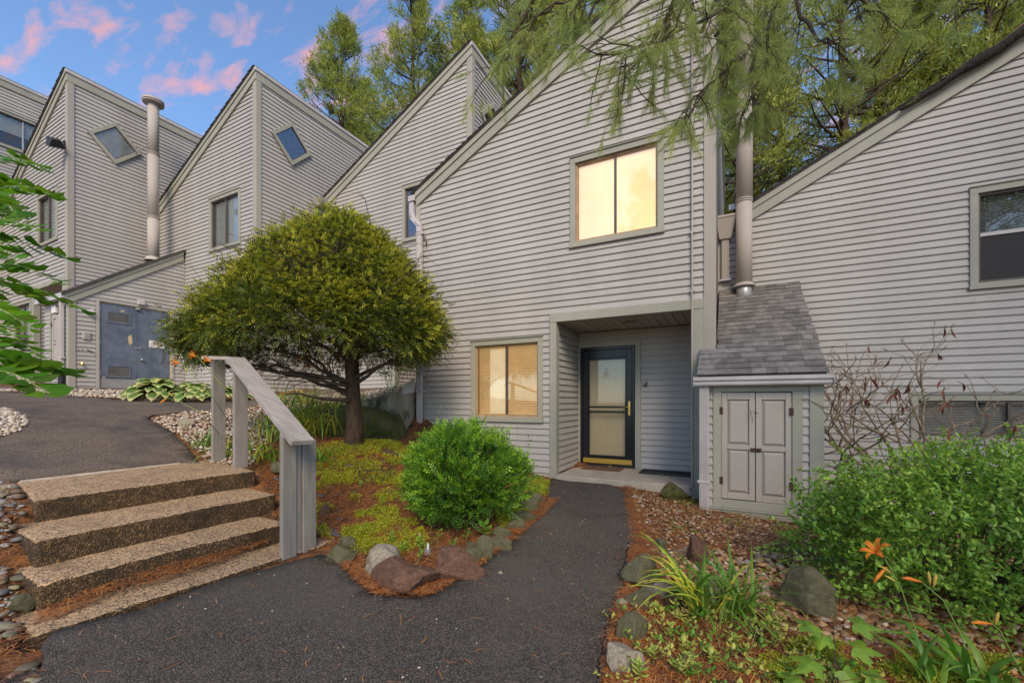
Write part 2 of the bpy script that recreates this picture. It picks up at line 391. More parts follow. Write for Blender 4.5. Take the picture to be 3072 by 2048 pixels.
    if style == 'curtain':
        q = MB(); n_ = 16
        for i in range(n_):
            x0 = a + .03 + (m_ - a - .05) * i / n_; x1 = a + .03 + (m_ - a - .05) * (i + 1) / n_
            o_ = -.082 if i % 2 else -.095
            q.hexa([fr(x0, o_, c + .04), fr(x1, -.178 - o_, c + .04), fr(x1, -.18 - o_ - .001, c + .04), fr(x0, o_ - .002, c + .04),
                    fr(x0, o_, d - .03), fr(x1, -.178 - o_, d - .03), fr(x1, -.18 - o_ - .001, d - .03), fr(x0, o_ - .002, d - .03)])
        q.build('curtain', M['curtain'], win)
    return win
def diamond(parent, XR, yc, zc, half=.57, pale=False):
    s = half / math.sqrt(2); r = math.sqrt(.5)
    fr = Fr((XR, yc, zc), (0, r, r), (1, 0, 0), (0, -r, r))
    fr.o = fr.o + Vector((0.050, 0, 0))
    cw = .085
    mb = MB(); i_ = s - cw
    for (x0, x1, y0, y1) in ((-i_, i_, -i_, -i_ + .02), (-i_, i_, i_ - .02, i_), (-i_, -i_ + .02, -i_ + .02, i_ - .02), (i_ - .02, i_, -i_ + .02, i_ - .02)):
        mb.box(fr, x0, x1, -.02, .004, y0, y1)
    win = mb.build('window', M['bronze'], parent)
    win['label'] = 'square window turned on its corner'
    bd(win, 'casing', fr, -s, s, -.024, .022, s - cw, s, M['trim']); bd(win, 'casing', fr, -s, s, -.024, .022, -s, -s + cw, M['trim'])
    bd(win, 'casing', fr, -s, -s + cw, -.024, .0215, -s + cw, s - cw, M['trim']); bd(win, 'casing', fr, s - cw, s, -.024, .0215, -s + cw, s - cw, M['trim'])
    bd(win, 'pane', fr, -i_ + .02, i_ - .02, -.012, -.008, -i_ + .02, i_ - .02, M['glass' if pale else 'glassd'], 0)
    bd(win, 'room_backing', fr, -i_, i_, -.024, -.021, -i_, i_, M['curtain'] if pale else M['room'], 0)  # pale variant: backing colour stands in for the pane's pale reflection
    return win
def porch(ho, fr, XR, Yf, fl, zb, simple=False):
    a, b, hd = XR - 2.28, XR - .27, fl + 2.41; D = 1.18
    bd(ho, 'porch_trim', fr, a - .075, a + .0, -.10, .040, zb, hd + .001, M['trim'])
    bd(ho, 'porch_trim', fr, a + .0, a + .035, -.10, .0385, zb, hd + .001, M['trim'])
    bd(ho, 'porch_trim', fr, b, XR - .116, -.10, .039, zb - .05, hd + .001, M['trim'])
    bd(ho, 'porch_trim', fr, a - .075, XR - .116, -.10, .045, hd + .002, hd + .13, M['trim'])
    # inner walls of the recess
    fj = FX(a + .0); fb = FY(Yf + D)
    siding(ho, fj, fl + .01, hd, lambda z: (Yf + .10, Yf + D - .012), joints=False)
    bd(ho, 'wall', WF, a - .02, a - .002, Yf + .1, Yf + D, fl - .3, hd + .02, M['wallcore'], 0)
    bd(ho, 'wall', WF, a - .02, b + .2, Yf + D + .125, Yf + D + .16, fl - .3, hd + .02, M['wallcore'], 0)
    bd(ho, 'wall', WF, b + .0, b + .03, Yf + .1, Yf + D, fl - .3, hd + .02, M['siding'], 0)
    n = 15
    for i in range(n):
        x0 = a + (b - a) * i / n; x1 = a + (b - a) * (i + 1) / n
        MB().box(WF, x0 + .0015, x1 - .008, Yf + .10, Yf + D, hd + .01 + .002 * (i % 2), hd + .025).build('soffit_board', M['soffit'], ho, bevel=.002)
    bd(ho, 'wall', WF, a, b, Yf + .1, Yf + D, hd + .026, hd + .04, M['wallcore'], 0)
    return a, b, hd, fj, fb
def unit(label, XR, Yf, fl, zb, depth=9.0, width=5.05, styles=('dark', 'dark'), front=True, side=True, dia=True, dpale=False, uwin=True, lwin=True, has_porch=True, side_open=(), ztop=None, group=None, sidezlo=None, lowopen=None, uopen=None):
    XL = XR - width; zt = ztop or fl + 7.68
    roof = lambda x: zt - SL * (XR - x)
    ho = root('townhouse', label, 'townhouse', (XR - width / 2, Yf, zb), group)
    fr = FY(Yf); fs = FX(XR)
    ops = []
    if uwin: U = uopen or (XR - 2.02, XR - .63, fl + 3.54, fl + 4.93); ops.append(U)
    if lwin: Lw = lowopen or (XR - 3.85, XR - 2.48, fl + .815, fl + 2.205); ops.append(Lw)
    # body
    poly = [(XL + .01, zb - .6), (XR - .12, zb - .6), (XR - .12, roof(XR) - .1), (XL + .01, roof(XL) - .06)]
    mb = MB()
    if has_porch:
        a, b, hd = XR - 2.28, XR - .27, fl + 2.41
        mb.prism(fr, [(XL + .01, hd + .05), (XR - .12, hd + .05), (XR - .12, roof(XR) - .1), (XL + .01, roof(XL) - .06)], -.12, -depth)
        mb.box(fr, XL + .01, a - .025, -depth, -.12, zb - .6, hd + .049)
        mb.box(fr, a - .02, XR - .12, -depth, -1.35, zb - .6, hd + .048)
    else: mb.prism(fr, poly, -.12, -depth)
    mb.build('wall', M['wallcore'], ho)
    if front:
        lim = lambda z: (max(XL + .0, XR - (zt - .14 - z) / SL), XR - .10)
        op = [(o_[0] + .03, o_[1] - .03, o_[2] + .03, o_[3] - .03) for o_ in ops]
        if has_porch: op.append((XR - 2.28 - .04, XR + 1, -9, fl + 2.41 + .05))
        siding(ho, fr, zb, zt - .16, lim, op)
        if uwin: window(ho, fr, *U, style=styles[0], mull=.94 if styles[0] == 'half' else .5)
        if lwin: window(ho, fr, *Lw, style=styles[1])
    if side:
        siding(ho, fs, sidezlo if sidezlo is not None else zb, zt - .21, lambda z: (Yf + .085, Yf + depth), [(o_[0] + .03, o_[1] - .03, o_[2] + .03, o_[3] - .03) for o_ in side_open])
        if dia: diamond(ho, XR, Yf + .90, fl + 6.34, pale=dpale)
    # corner boards
    z0c = (fl + 1.78) if has_porch else zb
    bd(ho, 'corner_board', fr, XR - .115, XR + .034, -.004, .034, z0c - (0 if not has_porch else .0), (zt + z0c) / 2, M['cornertrim'])
    bd(ho, 'corner_board', fr, XR - .115, XR + .034, -.004, .034, (zt + z0c) / 2 + .003, zt - .05, M['cornertrim'])
    bd(ho, 'corner_board', fs, Yf + .0045, Yf + .1, .0, .0335, z0c, zt - .2, M['cornertrim'])
    bd(ho, 'corner_board', fr, XL - .03, XL + .07, -.004, .030, zb, roof(XL) - .04, M['cornertrim'])
    # rake boards, side fascia, roof
    th = .27
    MB().prism(fr, [(XL - .0, roof(XL) - th), (XR + .036, roof(XR + .036) - th), (XR + .036, roof(XR + .036) - .11), (XL, roof(XL) - .11)], .0, .052).build('rake_board', M['trim'], ho)
    MB().prism(fr, [(XL - .02, roof(XL - .02) - .108), (XR + .04, roof(XR + .04) - .108), (XR + .04, roof(XR + .04) - .012), (XL - .02, roof(XL - .02) - .012)], .0, .074).build('rake_board', M['trim'], ho)
    bd(ho, 'fascia', fs, Yf - .05, Yf + depth, .0, .040, zt - .27, zt - .075, M['trim'])
    bd(ho, 'fascia', fs, Yf - .076, Yf + depth, .0, .062, zt - .073, zt + .012, M['gutter'])
    nb = 9; mb = MB()
    MB().prism(fr, [(XL - .1, roof(XL - .1) - .01), (XR + .045, roof(XR + .045) - .010), (XR + .045, roof(XR + .045) + .012), (XL - .1, roof(XL - .1) + .03)], .092, -depth - .1).build('roof', M['roof'], ho)
    k = 0; x = XL - .1      # shingle ends along the rake
    while x < XR + .02:
        x1 = min(x + .115, XR + .04)
        mb.hexa([fr(x, -.3, roof(x) + .026), fr(x1, -.3, roof(x1) + .014), fr(x1, .104 + .006 * (k % 2), roof(x1) + .014), fr(x, .104 + .006 * (k % 2), roof(x) + .026),
                 fr(x, -.3, roof(x) + .046), fr(x1, -.3, roof(x1) + .024), fr(x1, .104 + .006 * (k % 2), roof(x1) + .024), fr(x, .104 + .006 * (k % 2), roof(x) + .046)])
        x = x1; k += 1
    tag(mb.build('shingle_edge', M['roof'], ho), kind='stuff')
    return ho, fr, fs, roof
# the five units of the stepped row
h0, _, f0s, _ = unit('grey sided end townhouse behind the floodlit one, only its upper side wall in view', -19.9, 2.5, 3.45, 1.2, front=False, side=True, dia=False, uwin=False, lwin=False, has_porch=False, side_open=((3.2, 5.3, 9.0, 10.12),), sidezlo=3.2, ztop=11.1)
window(h0, FX(-19.9), 3.2, 5.3, 9.0, 10.12, style='grey', mull=.80)
h1, f1, _, _ = unit('grey sided townhouse carrying the floodlight, with pale diamond window and tall vent pipe', -14.83, 4.37, 1.80, 1.60, styles=('curtain', 'curtain'), dpale=True)
porch(h1, f1, -14.83, 4.37, 1.80, 1.60)
h2, f2, _, _ = unit('grey sided townhouse with dark diamond window rising behind the dome shaped tree', -10.25, 6.32, 1.56, 1.20, styles=('curtain', 'dark'), has_porch=False)
h3, f3, _, _ = unit('grey sided townhouse with small peak between the dome tree and the large front unit', -5.2, 8.1, 1.55, 1.30, styles=('dark', 'dark'), lwin=False, dpale=False)
porch(h3, f3, -5.2, 8.1, 1.55, 1.30)
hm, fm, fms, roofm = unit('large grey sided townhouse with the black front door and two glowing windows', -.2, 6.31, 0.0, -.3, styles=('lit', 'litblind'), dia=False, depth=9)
pa, pb, ph, pfj, pfb = porch(hm, fm, -.2, 6.31, 0.0, -.12)
hr, frr, _, roofr = unit('grey sided townhouse on the far right with half drawn blind and low wide window', 4.85, 8.0, -.97, -.55, styles=('half', 'blind'), width=5.04, side=False, dia=False, has_porch=False, lowopen=(2.29, 4.3, .585, 1.25), uopen=(2.90, 4.29, 2.67, 4.05))
bd(hm, 'soffit_light_box', WF, -1.5, -1.3, 6.75, 6.85, 2.395, 2.409, M['trim'], .004)['label'] = 'small blank plate on the porch ceiling'
# back walls of the two plain recesses and of the front porch
for ho, XR, Yf, fl in ((h1, -14.83, 4.37, 1.8), (h3, -5.2, 8.1, 1.55)):
    siding(ho, FY(Yf + 1.18), fl, fl + 2.41, lambda z: (XR - 2.27, XR - .28), joints=False)
dl, dr = -2.43, -1.46
siding(hm, pfb, 0.0, 2.41, lambda z: (-2.47, -.46), [(dl - .04, dr + .06, -1, 2.15)], joints=False)
bd(hm, 'door_casing', pfb, dr + .005, dr + .10, -.05, .040, 0, 2.13, M['trim']); bd(hm, 'door_casing', pfb, -2.47, dr + .10, -.05, .0405, 2.131, 2.225, M['trim'])
bd(hm, 'door_casing', pfb, -2.475, dl - .003, -.05, .038, 0, 2.13, M['trim'])
# front door behind a black storm door
door = MB()
for (x0, x1, y0, y1) in ((dl, dl + .045, .03, 2.125), (dr - .045, dr, .03, 2.125), (dl + .045, dr - .045, 2.075, 2.125)): door.box(pfb, x0, x1, -.06, .05, y0, y1)
door = door.build('door', M['black'], hm, bevel=.004); door['label'] = 'black storm door over a beige front door'
sx0, sx1 = dl + .047, dr - .047
mb = MB()
for (x0, x1, y0, y1) in ((sx0, sx0 + .10, .14, 2.073), (sx1 - .10, sx1, .14, 2.073), (sx0 + .10, sx1 - .10, 1.93, 2.073), (sx0 + .10, sx1 - .10, .14, .20)):
    mb.box(pfb, x0, x1, .0, .034, y0, y1)
mb.build('storm_frame', M['black'], door, bevel=.005)
mb = MB()
for (x0, x1, y0, y1) in ((sx0 + .10, sx0 + .118, .20, 1.93), (sx1 - .118, sx1 - .10, .20, 1.93), (sx0 + .118, sx1 - .118, 1.90, 1.93)): mb.box(pfb, x0, x1, .002, .026, y0, y1)
mb.build('glazing_bead', M['black'], door, bevel=.003)
for z in (1.06, .975): bd(door, 'push_bar', pfb, sx0 + .08, sx1 - .08, .036, .058, z - .016, z + .016, M['black'], .006)
bd(door, 'glass', pfb, sx0 + .118, sx1 - .118, .010, .014, 1.0, 1.90, M['glass'], 0); bd(door, 'glass', pfb, sx0 + .118, sx1 - .118, .010, .014, .20, .998, M['glass'], 0)
bd(door, 'kick_plate', pfb, sx0 + .0, sx1, .002, .036, .055, .139, M['brasskick'], .003)
bd(door, 'threshold', pfb, dl, dr, -.05, .06, .0, .03, M['darkmetal'], .003)
bd(door, 'door_panel', pfb, dl + .046, dr - .046, -.11, -.07, .03, 2.07, M['beigedoor'], 0)
mb = MB(); cx, cz = -1.975, 1.62
mb.tube([pfb(cx, -.066, cz + .03), pfb(cx, -.05, cz + .03)], .035, 14); mb.box(pfb, cx - .012, cx + .012, -.07, -.05, cz + .05, cz + .14)
ring = [pfb(cx + .055 * math.sin(t), -.045, cz + .01 - .05 * math.cos(t)) for t in np.linspace(-2.2, 2.2, 14)]
mb.tube(ring, .008, 6); mb.build('door_knocker', M['brass'], door, smooth=True)
mb = MB(); mb.box(pfb, sx1 - .062, sx1 - .030, .034, .042, .92, 1.16); mb.tube([pfb(sx1 - .046, .04, 1.06), pfb(sx1 - .046, .075, 1.06), pfb(sx1 - .08, .08, 1.063), pfb(sx1 - .14, .078, 1.055)], [.009, .009, .008, .005], 8)
mb.tube([pfb(sx1 - .046, .042, .95), pfb(sx1 - .046, .052, .95)], .010, 10); mb.build('door_handle', M['brass'], door, bevel=0)
# house number: 5 and a script 8
mb = MB()
def stroke(pts, r0=.003, n0=.028):
    q = [pfb(-1.335 + x * .00115, n0, 1.408 + y * .00115) for x, y in pts]
    mb.tube(q, [r0 * (.55 + .75 * math.sin(math.pi * i / (len(q) - 1))) for i in range(len(q))], 6)
stroke([(19, 66), (14, 63), (7, 62)]); stroke([(8, 63), (4, 52), (1, 42)], .0034)
stroke([(1, 42), (10, 44), (20, 40), (25, 30), (22, 16), (12, 7), (0, 6), (-9, 9)], .0045)
stroke([(66, 50), (70, 47), (76, 52), (74, 62), (62, 66), (51, 58), (50, 46), (57, 40), (64, 41)], .0048)
stroke([(57, 40), (44, 36), (34, 26), (34, 12), (44, 3), (58, 6), (67, 18), (66, 31), (56, 37), (48, 28), (45, 16), (49, 6)], .0050)
o = mb.build('house_number', M['black'], hm, smooth=True); o['label'] = 'black script numerals 58'
# conduit up the front wall, beside the right corner
mb = MB(); mb.tube([fm(-.46, .052, z) for z in (-.2, 1, 2, 3, 4, 5, 6, 7.0)], .0125, 8)
for z in (.3, 2.65, 3.45, 5.2): mb.box(fm, -.49, -.43, .03, .062, z, z + .03)
mb.build('conduit', M['pipe'], hm, smooth=False)
bd(hm, 'base_trim', fm, -5.2, -2.56, .0, .03, -.36, -.30, M['trim'])
# windows cast no shadow of their own on the porch slab: a real slab
slab = bd(None, 'porch_slab', WF, -2.44, -.47, 6.24, 7.49, -.14, 0.0, M['concrete'], .008); tag(slab, kind='structure')
# doormat, boot tray, stone
mt = MB().box(WF, -2.28, -1.62, 6.98, 7.36, .001, .014); o = mt.build('doormat', pmat('coir_mat', (.07, .045, .03), (.2, .09, .04), scale=22, rough=1, bump=.6, bscale=200), None, bevel=.004)
tag(o, 'dark brown doormat strewn with needles before the black door', 'doormat')
mb = MB(); x0, x1, y0, y1 = -1.30, -.52, 6.98, 7.34
mb.box(WF, x0, x1, y0, y1, .001, .006)
for (a, b, c, d) in ((x0, x1, y0, y0 + .03), (x0, x1, y1 - .03, y1), (x0, x0 + .03, y0 + .03, y1 - .03), (x1 - .03, x1, y0 + .03, y1 - .03)): mb.box(WF, a, b, c, d, .005, .032)
for i in range(9): mb.box(WF, x0 + .06 + i * .075, x0 + .09 + i * .075, y0 + .06, y1 - .06, .006, .012)
tag(mb.build('boot_tray', M['darkmetal'], None, bevel=.004), 'black plastic boot tray lying on the porch slab', 'tray')

# ------------------------------------------------------------ storage closet beside the front unit
def shingles(parent, xl, xr, ye, ze, yt, zt_, wid=.17):
    L = math.hypot(yt - ye, zt_ - ze); n = int(L / .13); dy, dz = (yt - ye) / n, (zt_ - ze) / n
    nrm = Vector((0, -(zt_ - ze), (yt - ye))).normalized()
    rr = random.Random(3)
    for i in range(n):
        y0, z0 = ye + dy * i, ze + dz * i; y1, z1 = y0 + dy * 1.04, z0 + dz * 1.04
        xa = xl(y0 + .02); x = xa - rr.random() * .1
        while x < xr - .005:
            wd = rr.choice((.11, .15, .17, .21)); x2 = x + wd
            a, b = max(x, xa) + .0012, min(x2, xr + rr.uniform(-.006, .006)) - .0012; x = x2
            if b - a < .02: continue
            t = .010 + rr.random() * .005; j = rr.uniform(-.004, .004)
            def P(xx, yy, zz, h_): return Vector((xx, yy, zz)) + nrm * h_
            MB().hexa([P(a, y0 + j, z0 + j * .7, .002), P(b, y0 + j, z0 + j * .7, .002), P(b, y1, z1, .0), P(a, y1, z1, .0),
                       P(a, y0 + j, z0 + j * .7, .002 + t), P(b, y0 + j, z0 + j * .7, .002 + t), P(b, y1, z1, .0045), P(a, y1, z1, .0045)]).build('shingle', M['shingle'], parent)
cl_ = root('storage_closet', 'low lean-to closet with grey shingle roof and paired panel doors', 'storage closet', (.3, 5.82, -.2))
fc = FY(5.82)
MB().prism(Fr((0, 0, 0), (0, 1, 0), (1, 0, 0), (0, 0, 1)), [(5.95, -.22), (7.98, -.22), (7.98, 2.96), (5.95, 1.50)], -.165, .90).build('wall', M['wallcore'], cl_)
siding(cl_, fc, -.14, 1.40, lambda z: (-.30, .93), [(-.17, .735, -.3, 1.6)], joints=False)
siding(cl_, Fr((-.30, 0, 0), (0, 1, 0), (-1, 0, 0), (0, 0, 1)), -.14, 1.42, lambda z: (5.82, 6.24), joints=False)
bd(cl_, 'corner_board', fc, .80, .935, -.01, .032, -.22, 1.40, M['trim'])
bd(cl_, 'corner_board', fc, -.335, -.25, -.01, .032, -.22, 1.40, M['trim'])
bd(cl_, 'skirt_board', fc, -.25, .80, -.01, .034, -.235, -.165, M['trim']); bd(cl_, 'skirt_board', fc, -.25, .80, -.01, .045, -.163, -.142, M['trim'])
bd(cl_, 'door_casing', fc, -.185, -.095, -.08, .030, -.04, 1.27, M['trim']); bd(cl_, 'door_casing', fc, .635, .735, -.08, .030, -.04, 1.27, M['trim'])
bd(cl_, 'door_casing', fc, -.185, .735, -.08, .0305, 1.271, 1.38, M['trim']); bd(cl_, 'door_casing', fc, -.185, .735, -.08, .0305, -.140, -.041, M['trim'])
def panel_door(parent, fr, x0, x1, z0, z1, hinge_left, mat):
    mb = MB(); r = .062; zm = z0 + (z1 - z0) * .49
    for (a, b, c, d) in ((x0, x0 + r, z0, z1), (x1 - r, x1, z0, z1), (x0 + r, x1 - r, z0, z0 + .075), (x0 + r, x1 - r, z1 - .085, z1), (x0 + r, x1 - r, zm - .03, zm + .03)):
        mb.box(fr, a, b, -.02, .016, c, d)
    d_ = mb.build('door', mat, parent, bevel=.004)
    for (c, d) in ((z0 + .075, zm - .03), (zm + .03, z1 - .085)):
        a, b = x0 + r, x1 - r; q = .035
        p = [fr(a, -.012, c), fr(b, -.012, c), fr(b, -.012, d), fr(a, -.012, d), fr(a + .006, -.010, c + .006), fr(b - .006, -.010, c + .006), fr(b - .006, -.010, d - .006), fr(a + .006, -.010, d - .006),
             fr(a + q, .012, c + q), fr(b - q, .012, c + q), fr(b - q, .012, d - q), fr(a + q, .012, d - q)]
        MB().add(p, [(0, 1, 5, 4), (1, 2, 6, 5), (2, 3, 7, 6), (3, 0, 4, 7), (4, 5, 9, 8), (5, 6, 10, 9), (6, 7, 11, 10), (7, 4, 8, 11), (8, 9, 10, 11)]).build('panel', mat, d_)
    hx = x0 if hinge_left else x1
    for z in (z0 + .22, z1 - .22): bd(d_, 'hinge', fr, hx - .022, hx + .016, .012, .034, z - .045, z + .045, M['rust'], .002)
    return d_
panel_door(cl_, fc, -.093, .264, -.03, 1.262, True, M['closetdoor']); dd = panel_door(cl_, fc, .272, .632, -.038, 1.258, False, M['closetdoor'])
mb = MB().box(fc, .215, .33, .018, .026, .555, .60); mb.tube([fc(.29, .03, .577), fc(.31, .036, .577)], .014, 8); mb.build('latch', M['rust'], dd)
bd(cl_, 'door_backing', fc, -.1, .64, -.075, -.06, -.04, 1.27, M['black'], 0)
shingles(cl_, lambda y: -.365 if y < 6.24 else -.160, .965, 5.72, 1.475, 8.0, 3.05)
slope_c = (3.05 - 1.475) / (8.0 - 5.72)
MB().prism(Fr((0, 0, 0), (0, 1, 0), (1, 0, 0), (0, 0, 1)), [(5.73, 1.40), (8.0, 1.40 + slope_c * 2.27), (8.0, 1.465 + slope_c * 2.27), (5.73, 1.466)], -.16, .95).build('roof', M['roof'], cl_)
MB().prism(Fr((0, 0, 0), (0, 1, 0), (1, 0, 0), (0, 0, 1)), [(5.73, 1.40), (6.22, 1.40 + slope_c * .49), (6.22, 1.465 + slope_c * .49), (5.73, 1.466)], -.36, -.161).build('roof', M['roof'], cl_)
bd(cl_, 'fascia', fc, -.34, .95, .0, .07, 1.385, 1.46, M['trim'])
mb = MB()   # half-round gutter
prof = [(.075, 1.46), (.075, 1.345), (.14, 1.342), (.155, 1.36), (.155, 1.395), (.175, 1.41), (.175, 1.452), (.168, 1.452), (.168, 1.415), (.147, 1.398), (.147, 1.365), (.135, 1.352), (.085, 1.353), (.085, 1.46)]
k = len(prof); p = [fc(-.40, a, b) for a, b in prof] + [fc(1.0, a, b) for a, b in prof]
mb.add(p, [(i, (i + 1) % k, k + (i + 1) % k, k + i) for i in range(k)])
for x in (-.404, .998): mb.box(fc, x, x + .004, .074, .176, 1.341, 1.461)
tag(mb.build('gutter', M['gutter'], cl_))
def downspout(parent, fr, u, n, z0, z1, w_=.055, mat='gutter', name='downspout', ridges=5):
    mb = MB(); mb.box(fr, u - w_, u + w_, n, n + .06, z0, z1)
    for i in range(ridges): x = u - w_ * .7 + i * (w_ * 1.4 / (ridges - 1)); mb.box(fr, x - .004, x + .004, n + .0605, n + .067, z0 + .01, z1 - .01)
    o_ = mb.build(name, M[mat], parent, bevel=.004)
    return o_
ds = downspout(cl_, fc, -.285, .04, -.22, 1.34); bd(ds, 'strap', fc, -.36, -.215, .036, .110, .15, .18, M['gutter'], .002)
bd(cl_, 'flashing', FX(-.163), 6.25, 8.0, .0, .004, 1.9, 1.91, M['rust'], 0)
# tall vent pipe standing on the closet roof
vp = root('vent_pipe', 'tall grey vent pipe rising from the shingled closet roof', 'vent pipe', (.20, 7.78, 2.85))
mb = MB(); mb.tube([(.20, 7.78, z) for z in (3.02, 4.36)], .118, 24); mb.build('pipe_section', M['pipe'], vp, smooth=True)
mb = MB(); mb.tube([(.205, 7.78, z) for z in (4.40, 6.2)], .121, 24); mb.build('pipe_section', M['pipe'], vp, smooth=True)
mb = MB(); mb.tube([(.21, 7.78, z) for z in (6.2, 8.4)], .119, 24); mb.build('pipe_section', M['pipe'], vp, smooth=True)
for z in (4.35, 4.385): MB().tube([(.20, 7.78, z), (.20, 7.78, z + .02)], .126, 24).build('collar', M['pipe'], vp, smooth=True)
MB().tube([(.20, 7.78, 2.70), (.20, 7.75, 2.9), (.20, 7.78, 3.02)], [.105, .112, .112], 20).build('pipe_base', M['steel'], vp, smooth=True)
MB().tube([(.20, 7.78, 3.0), (.20, 7.78, 3.06)], [.165, .12], 20).build('storm_collar', M['pipe'], vp)
mb = MB()
mb.tube([(.06, 7.98, 4.6), (.10, 7.85, 4.72)], .012, 6); mb.box(FY(8.0), -.02, .10, .02, .03, 4.36, 4.45)
mb.tube([(-.15, 7.7, 5.55), (.1, 7.78, 5.78)], .014, 6); mb.tube([(-.15, 7.7, 7.25), (.1, 7.78, 7.5)], .014, 6); mb.build('brace', M['steel'], vp)
# funnel head and short spout in the corner
fn = root('leader_head', 'grey funnel shaped rain leader in the corner beside the vent pipe', 'rain leader', (-.08, 7.9, 3.3))
mb = MB(); fy = FY(8.0)
mb.hexa([fy(-.16, .03, 3.86), fy(.02, .03, 3.86), fy(.02, .12, 3.86), fy(-.16, .12, 3.86), fy(-.21, .02, 4.18), fy(.09, .02, 4.18), fy(.09, .22, 4.18), fy(-.21, .22, 4.18)])
mb.box(fy, -.215, .095, .02, .23, 4.181, 4.22); mb.build('funnel', M['pipe'], fn, bevel=.004)
downspout(fn, fy, -.07, .03, 3.18, 3.86, mat='pipe'); bd(fn, 'strap', fy, -.16, .02, .028, .1, 3.17, 3.2, M['steel'], .002)
# ------------------------------------------------------------ utility shed with the blue doors, against the floodlit unit
us = root('utility_shed', 'lean-to utility shed with double blue metal doors and sloping roof', 'shed', (-13.5, 5.0, 1.4))
SX, SY = -13.5, 4.0; fx = FX(SX); fsy = FY(SY); zs0, zs1 = 3.68, 5.30
sl_s = (zs1 - zs0) / (6.22 - 3.96)
tops = lambda y: zs0 + sl_s * (y - 3.96)
MB().prism(Fr((0, 0, 0), (0, 1, 0), (1, 0, 0), (0, 0, 1)), [(4.12, 1.0), (6.3, 1.0), (6.3, tops(6.3) - .1), (4.12, tops(4.12) - .1)], SX - .12, -14.95).build('wall', M['wallcore'], us)
dy0, dy1, dz0, dz1 = 4.50, 5.98, 1.44, 3.58
siding(us, fx, 1.42, 5.1, lambda z: (max(4.08, 3.96 + (z - zs0 + .1) / sl_s), 6.30), [(dy0 - .06, dy1 + .06, 0, dz1 + .05)], joints=False)
siding(us, fsy, 1.42, 3.66, lambda z: (-14.97, SX - .08), [(-14.56, -13.82, 1.75, 3.45)], joints=False)
bd(us, 'corner_board', fx, 3.965, 4.09, -.004, .034, 1.40, 3.66, M['cornertrim']); bd(us, 'corner_board', fsy, SX - .10, SX + .033, .0, .033, 1.40, 3.62, M['cornertrim'])
fyz = Fr((SX, 0, 0), (0, 1, 0), (1, 0, 0), (0, 0, 1))
MB().prism(fyz, [(3.90, tops(3.90) - .27), (6.26, tops(6.26) - .27), (6.26, tops(6.26) - .11), (3.90, tops(3.90) - .11)], .0, .05).build('rake_board', M['trim'], us)
MB().prism(fyz, [(3.88, tops(3.88) - .109), (6.26, tops(6.26) - .109), (6.26, tops(6.26) - .02), (3.88, tops(3.88) - .02)], .0, .07).build('rake_board', M['trim'], us)
MB().prism(fyz, [(3.84, tops(3.84) - .018), (6.28, tops(6.28) - .018), (6.28, tops(6.28) + .03), (3.84, tops(3.84) + .03)], .10, -1.55).build('roof', M['roof'], us)
bd(us, 'gutter', fsy, -15.05, SX + .06, .05, .17, 3.50, 3.62, M['gutter'], .006)
MB().box(fx, dy0 - .055, dy0, -.06, .035, dz0, dz1).box(fx, dy1, dy1 + .055, -.06, .035, dz0, dz1).box(fx, dy0 - .055, dy1 + .055, -.06, .0355, dz1 + .001, dz1 + .05).build('door_casing', M['siding'], us)
MB().box(fx, dy0, dy0 + .022, -.05, .012, dz0, dz1 - .02).box(fx, dy1 - .022, dy1, -.05, .012, dz0, dz1 - .02).box(fx, dy0, dy1, -.05, .0125, dz1 - .02, dz1).build('door_jamb', M['chip'], us)
ym = dy0 + .75
d1 = bd(us, 'door', fx, dy0 + .025, ym - .003, -.04, .0, dz0 + .04, dz1 - .022, M['bluedoor'], .003); d1['label'] = 'blue door leaf with two louvre vents and a bare tan patch'
d2 = bd(us, 'door', fx, ym + .003, dy1 - .025, -.04, .0, dz0 + .04, dz1 - .022, M['bluedoor'], .003); d2['label'] = 'blue door leaf with the keep out sign'
def louvre(z0, z1):
    y0, y1 = ym - .58, ym - .17
    mb = MB()
    for (a, b, c, d) in ((y0 - .03, y1 + .03, z0 - .03, z0), (y0 - .03, y1 + .03, z1, z1 + .03), (y0 - .03, y0, z0, z1), (y1, y1 + .03, z0, z1)): mb.box(fx, a, b, .0, .016, c, d)
    v_ = mb.build('louvre_vent', M['bluedoor'], d1, bevel=.002)
    bd(d1, 'louvre_backing', fx, y0, y1, .0005, .002, z0, z1, M['black'], 0)
    n = 9
    for i in range(n):
        z = z0 + (z1 - z0) * (i + .5) / n
        MB().hexa([fx(y0, .002, z - .003), fx(y1, .002, z - .003), fx(y1, .015, z - .012), fx(y0, .015, z - .012), fx(y0, .002, z + .0), fx(y1, .002, z + .0), fx(y1, .015, z - .009), fx(y0, .015, z - .009)]).build('louvre_slat', M['steel'], d1)
louvre(dz1 - .46, dz1 - .24); louvre(dz0 + .34, dz0 + .58)
bd(d1, 'kick_plate', fx, dy0 + .03, ym - .01, .001, .006, dz0 + .045, dz0 + .27, M['steel'], .001); bd(d2, 'kick_plate', fx, ym + .01, dy1 - .03, .001, .006, dz0 + .045, dz0 + .27, M['steel'], .001)
bd(us, 'threshold', fx, dy0, dy1, -.04, .03, dz0 - .02, dz0 + .035, M['steel'], .003)
def patch(par, y, z, w_, h_, seed, mt):
    r = random.Random(seed); n = 18
    p = [fx(y + w_ * math.cos(t) * r.uniform(.55, 1.1), .0012, z + h_ * math.sin(t) * r.uniform(.6, 1.1)) for t in [2 * math.pi * i / n for i in range(n)]]
    MB().add(p + [q + Vector((.0008, 0, 0)) for q in p], [tuple(range(n, 2 * n))] + [(i, (i + 1) % n, n + (i + 1) % n, n + i) for i in range(n)]).build('bare_patch', mt, par)
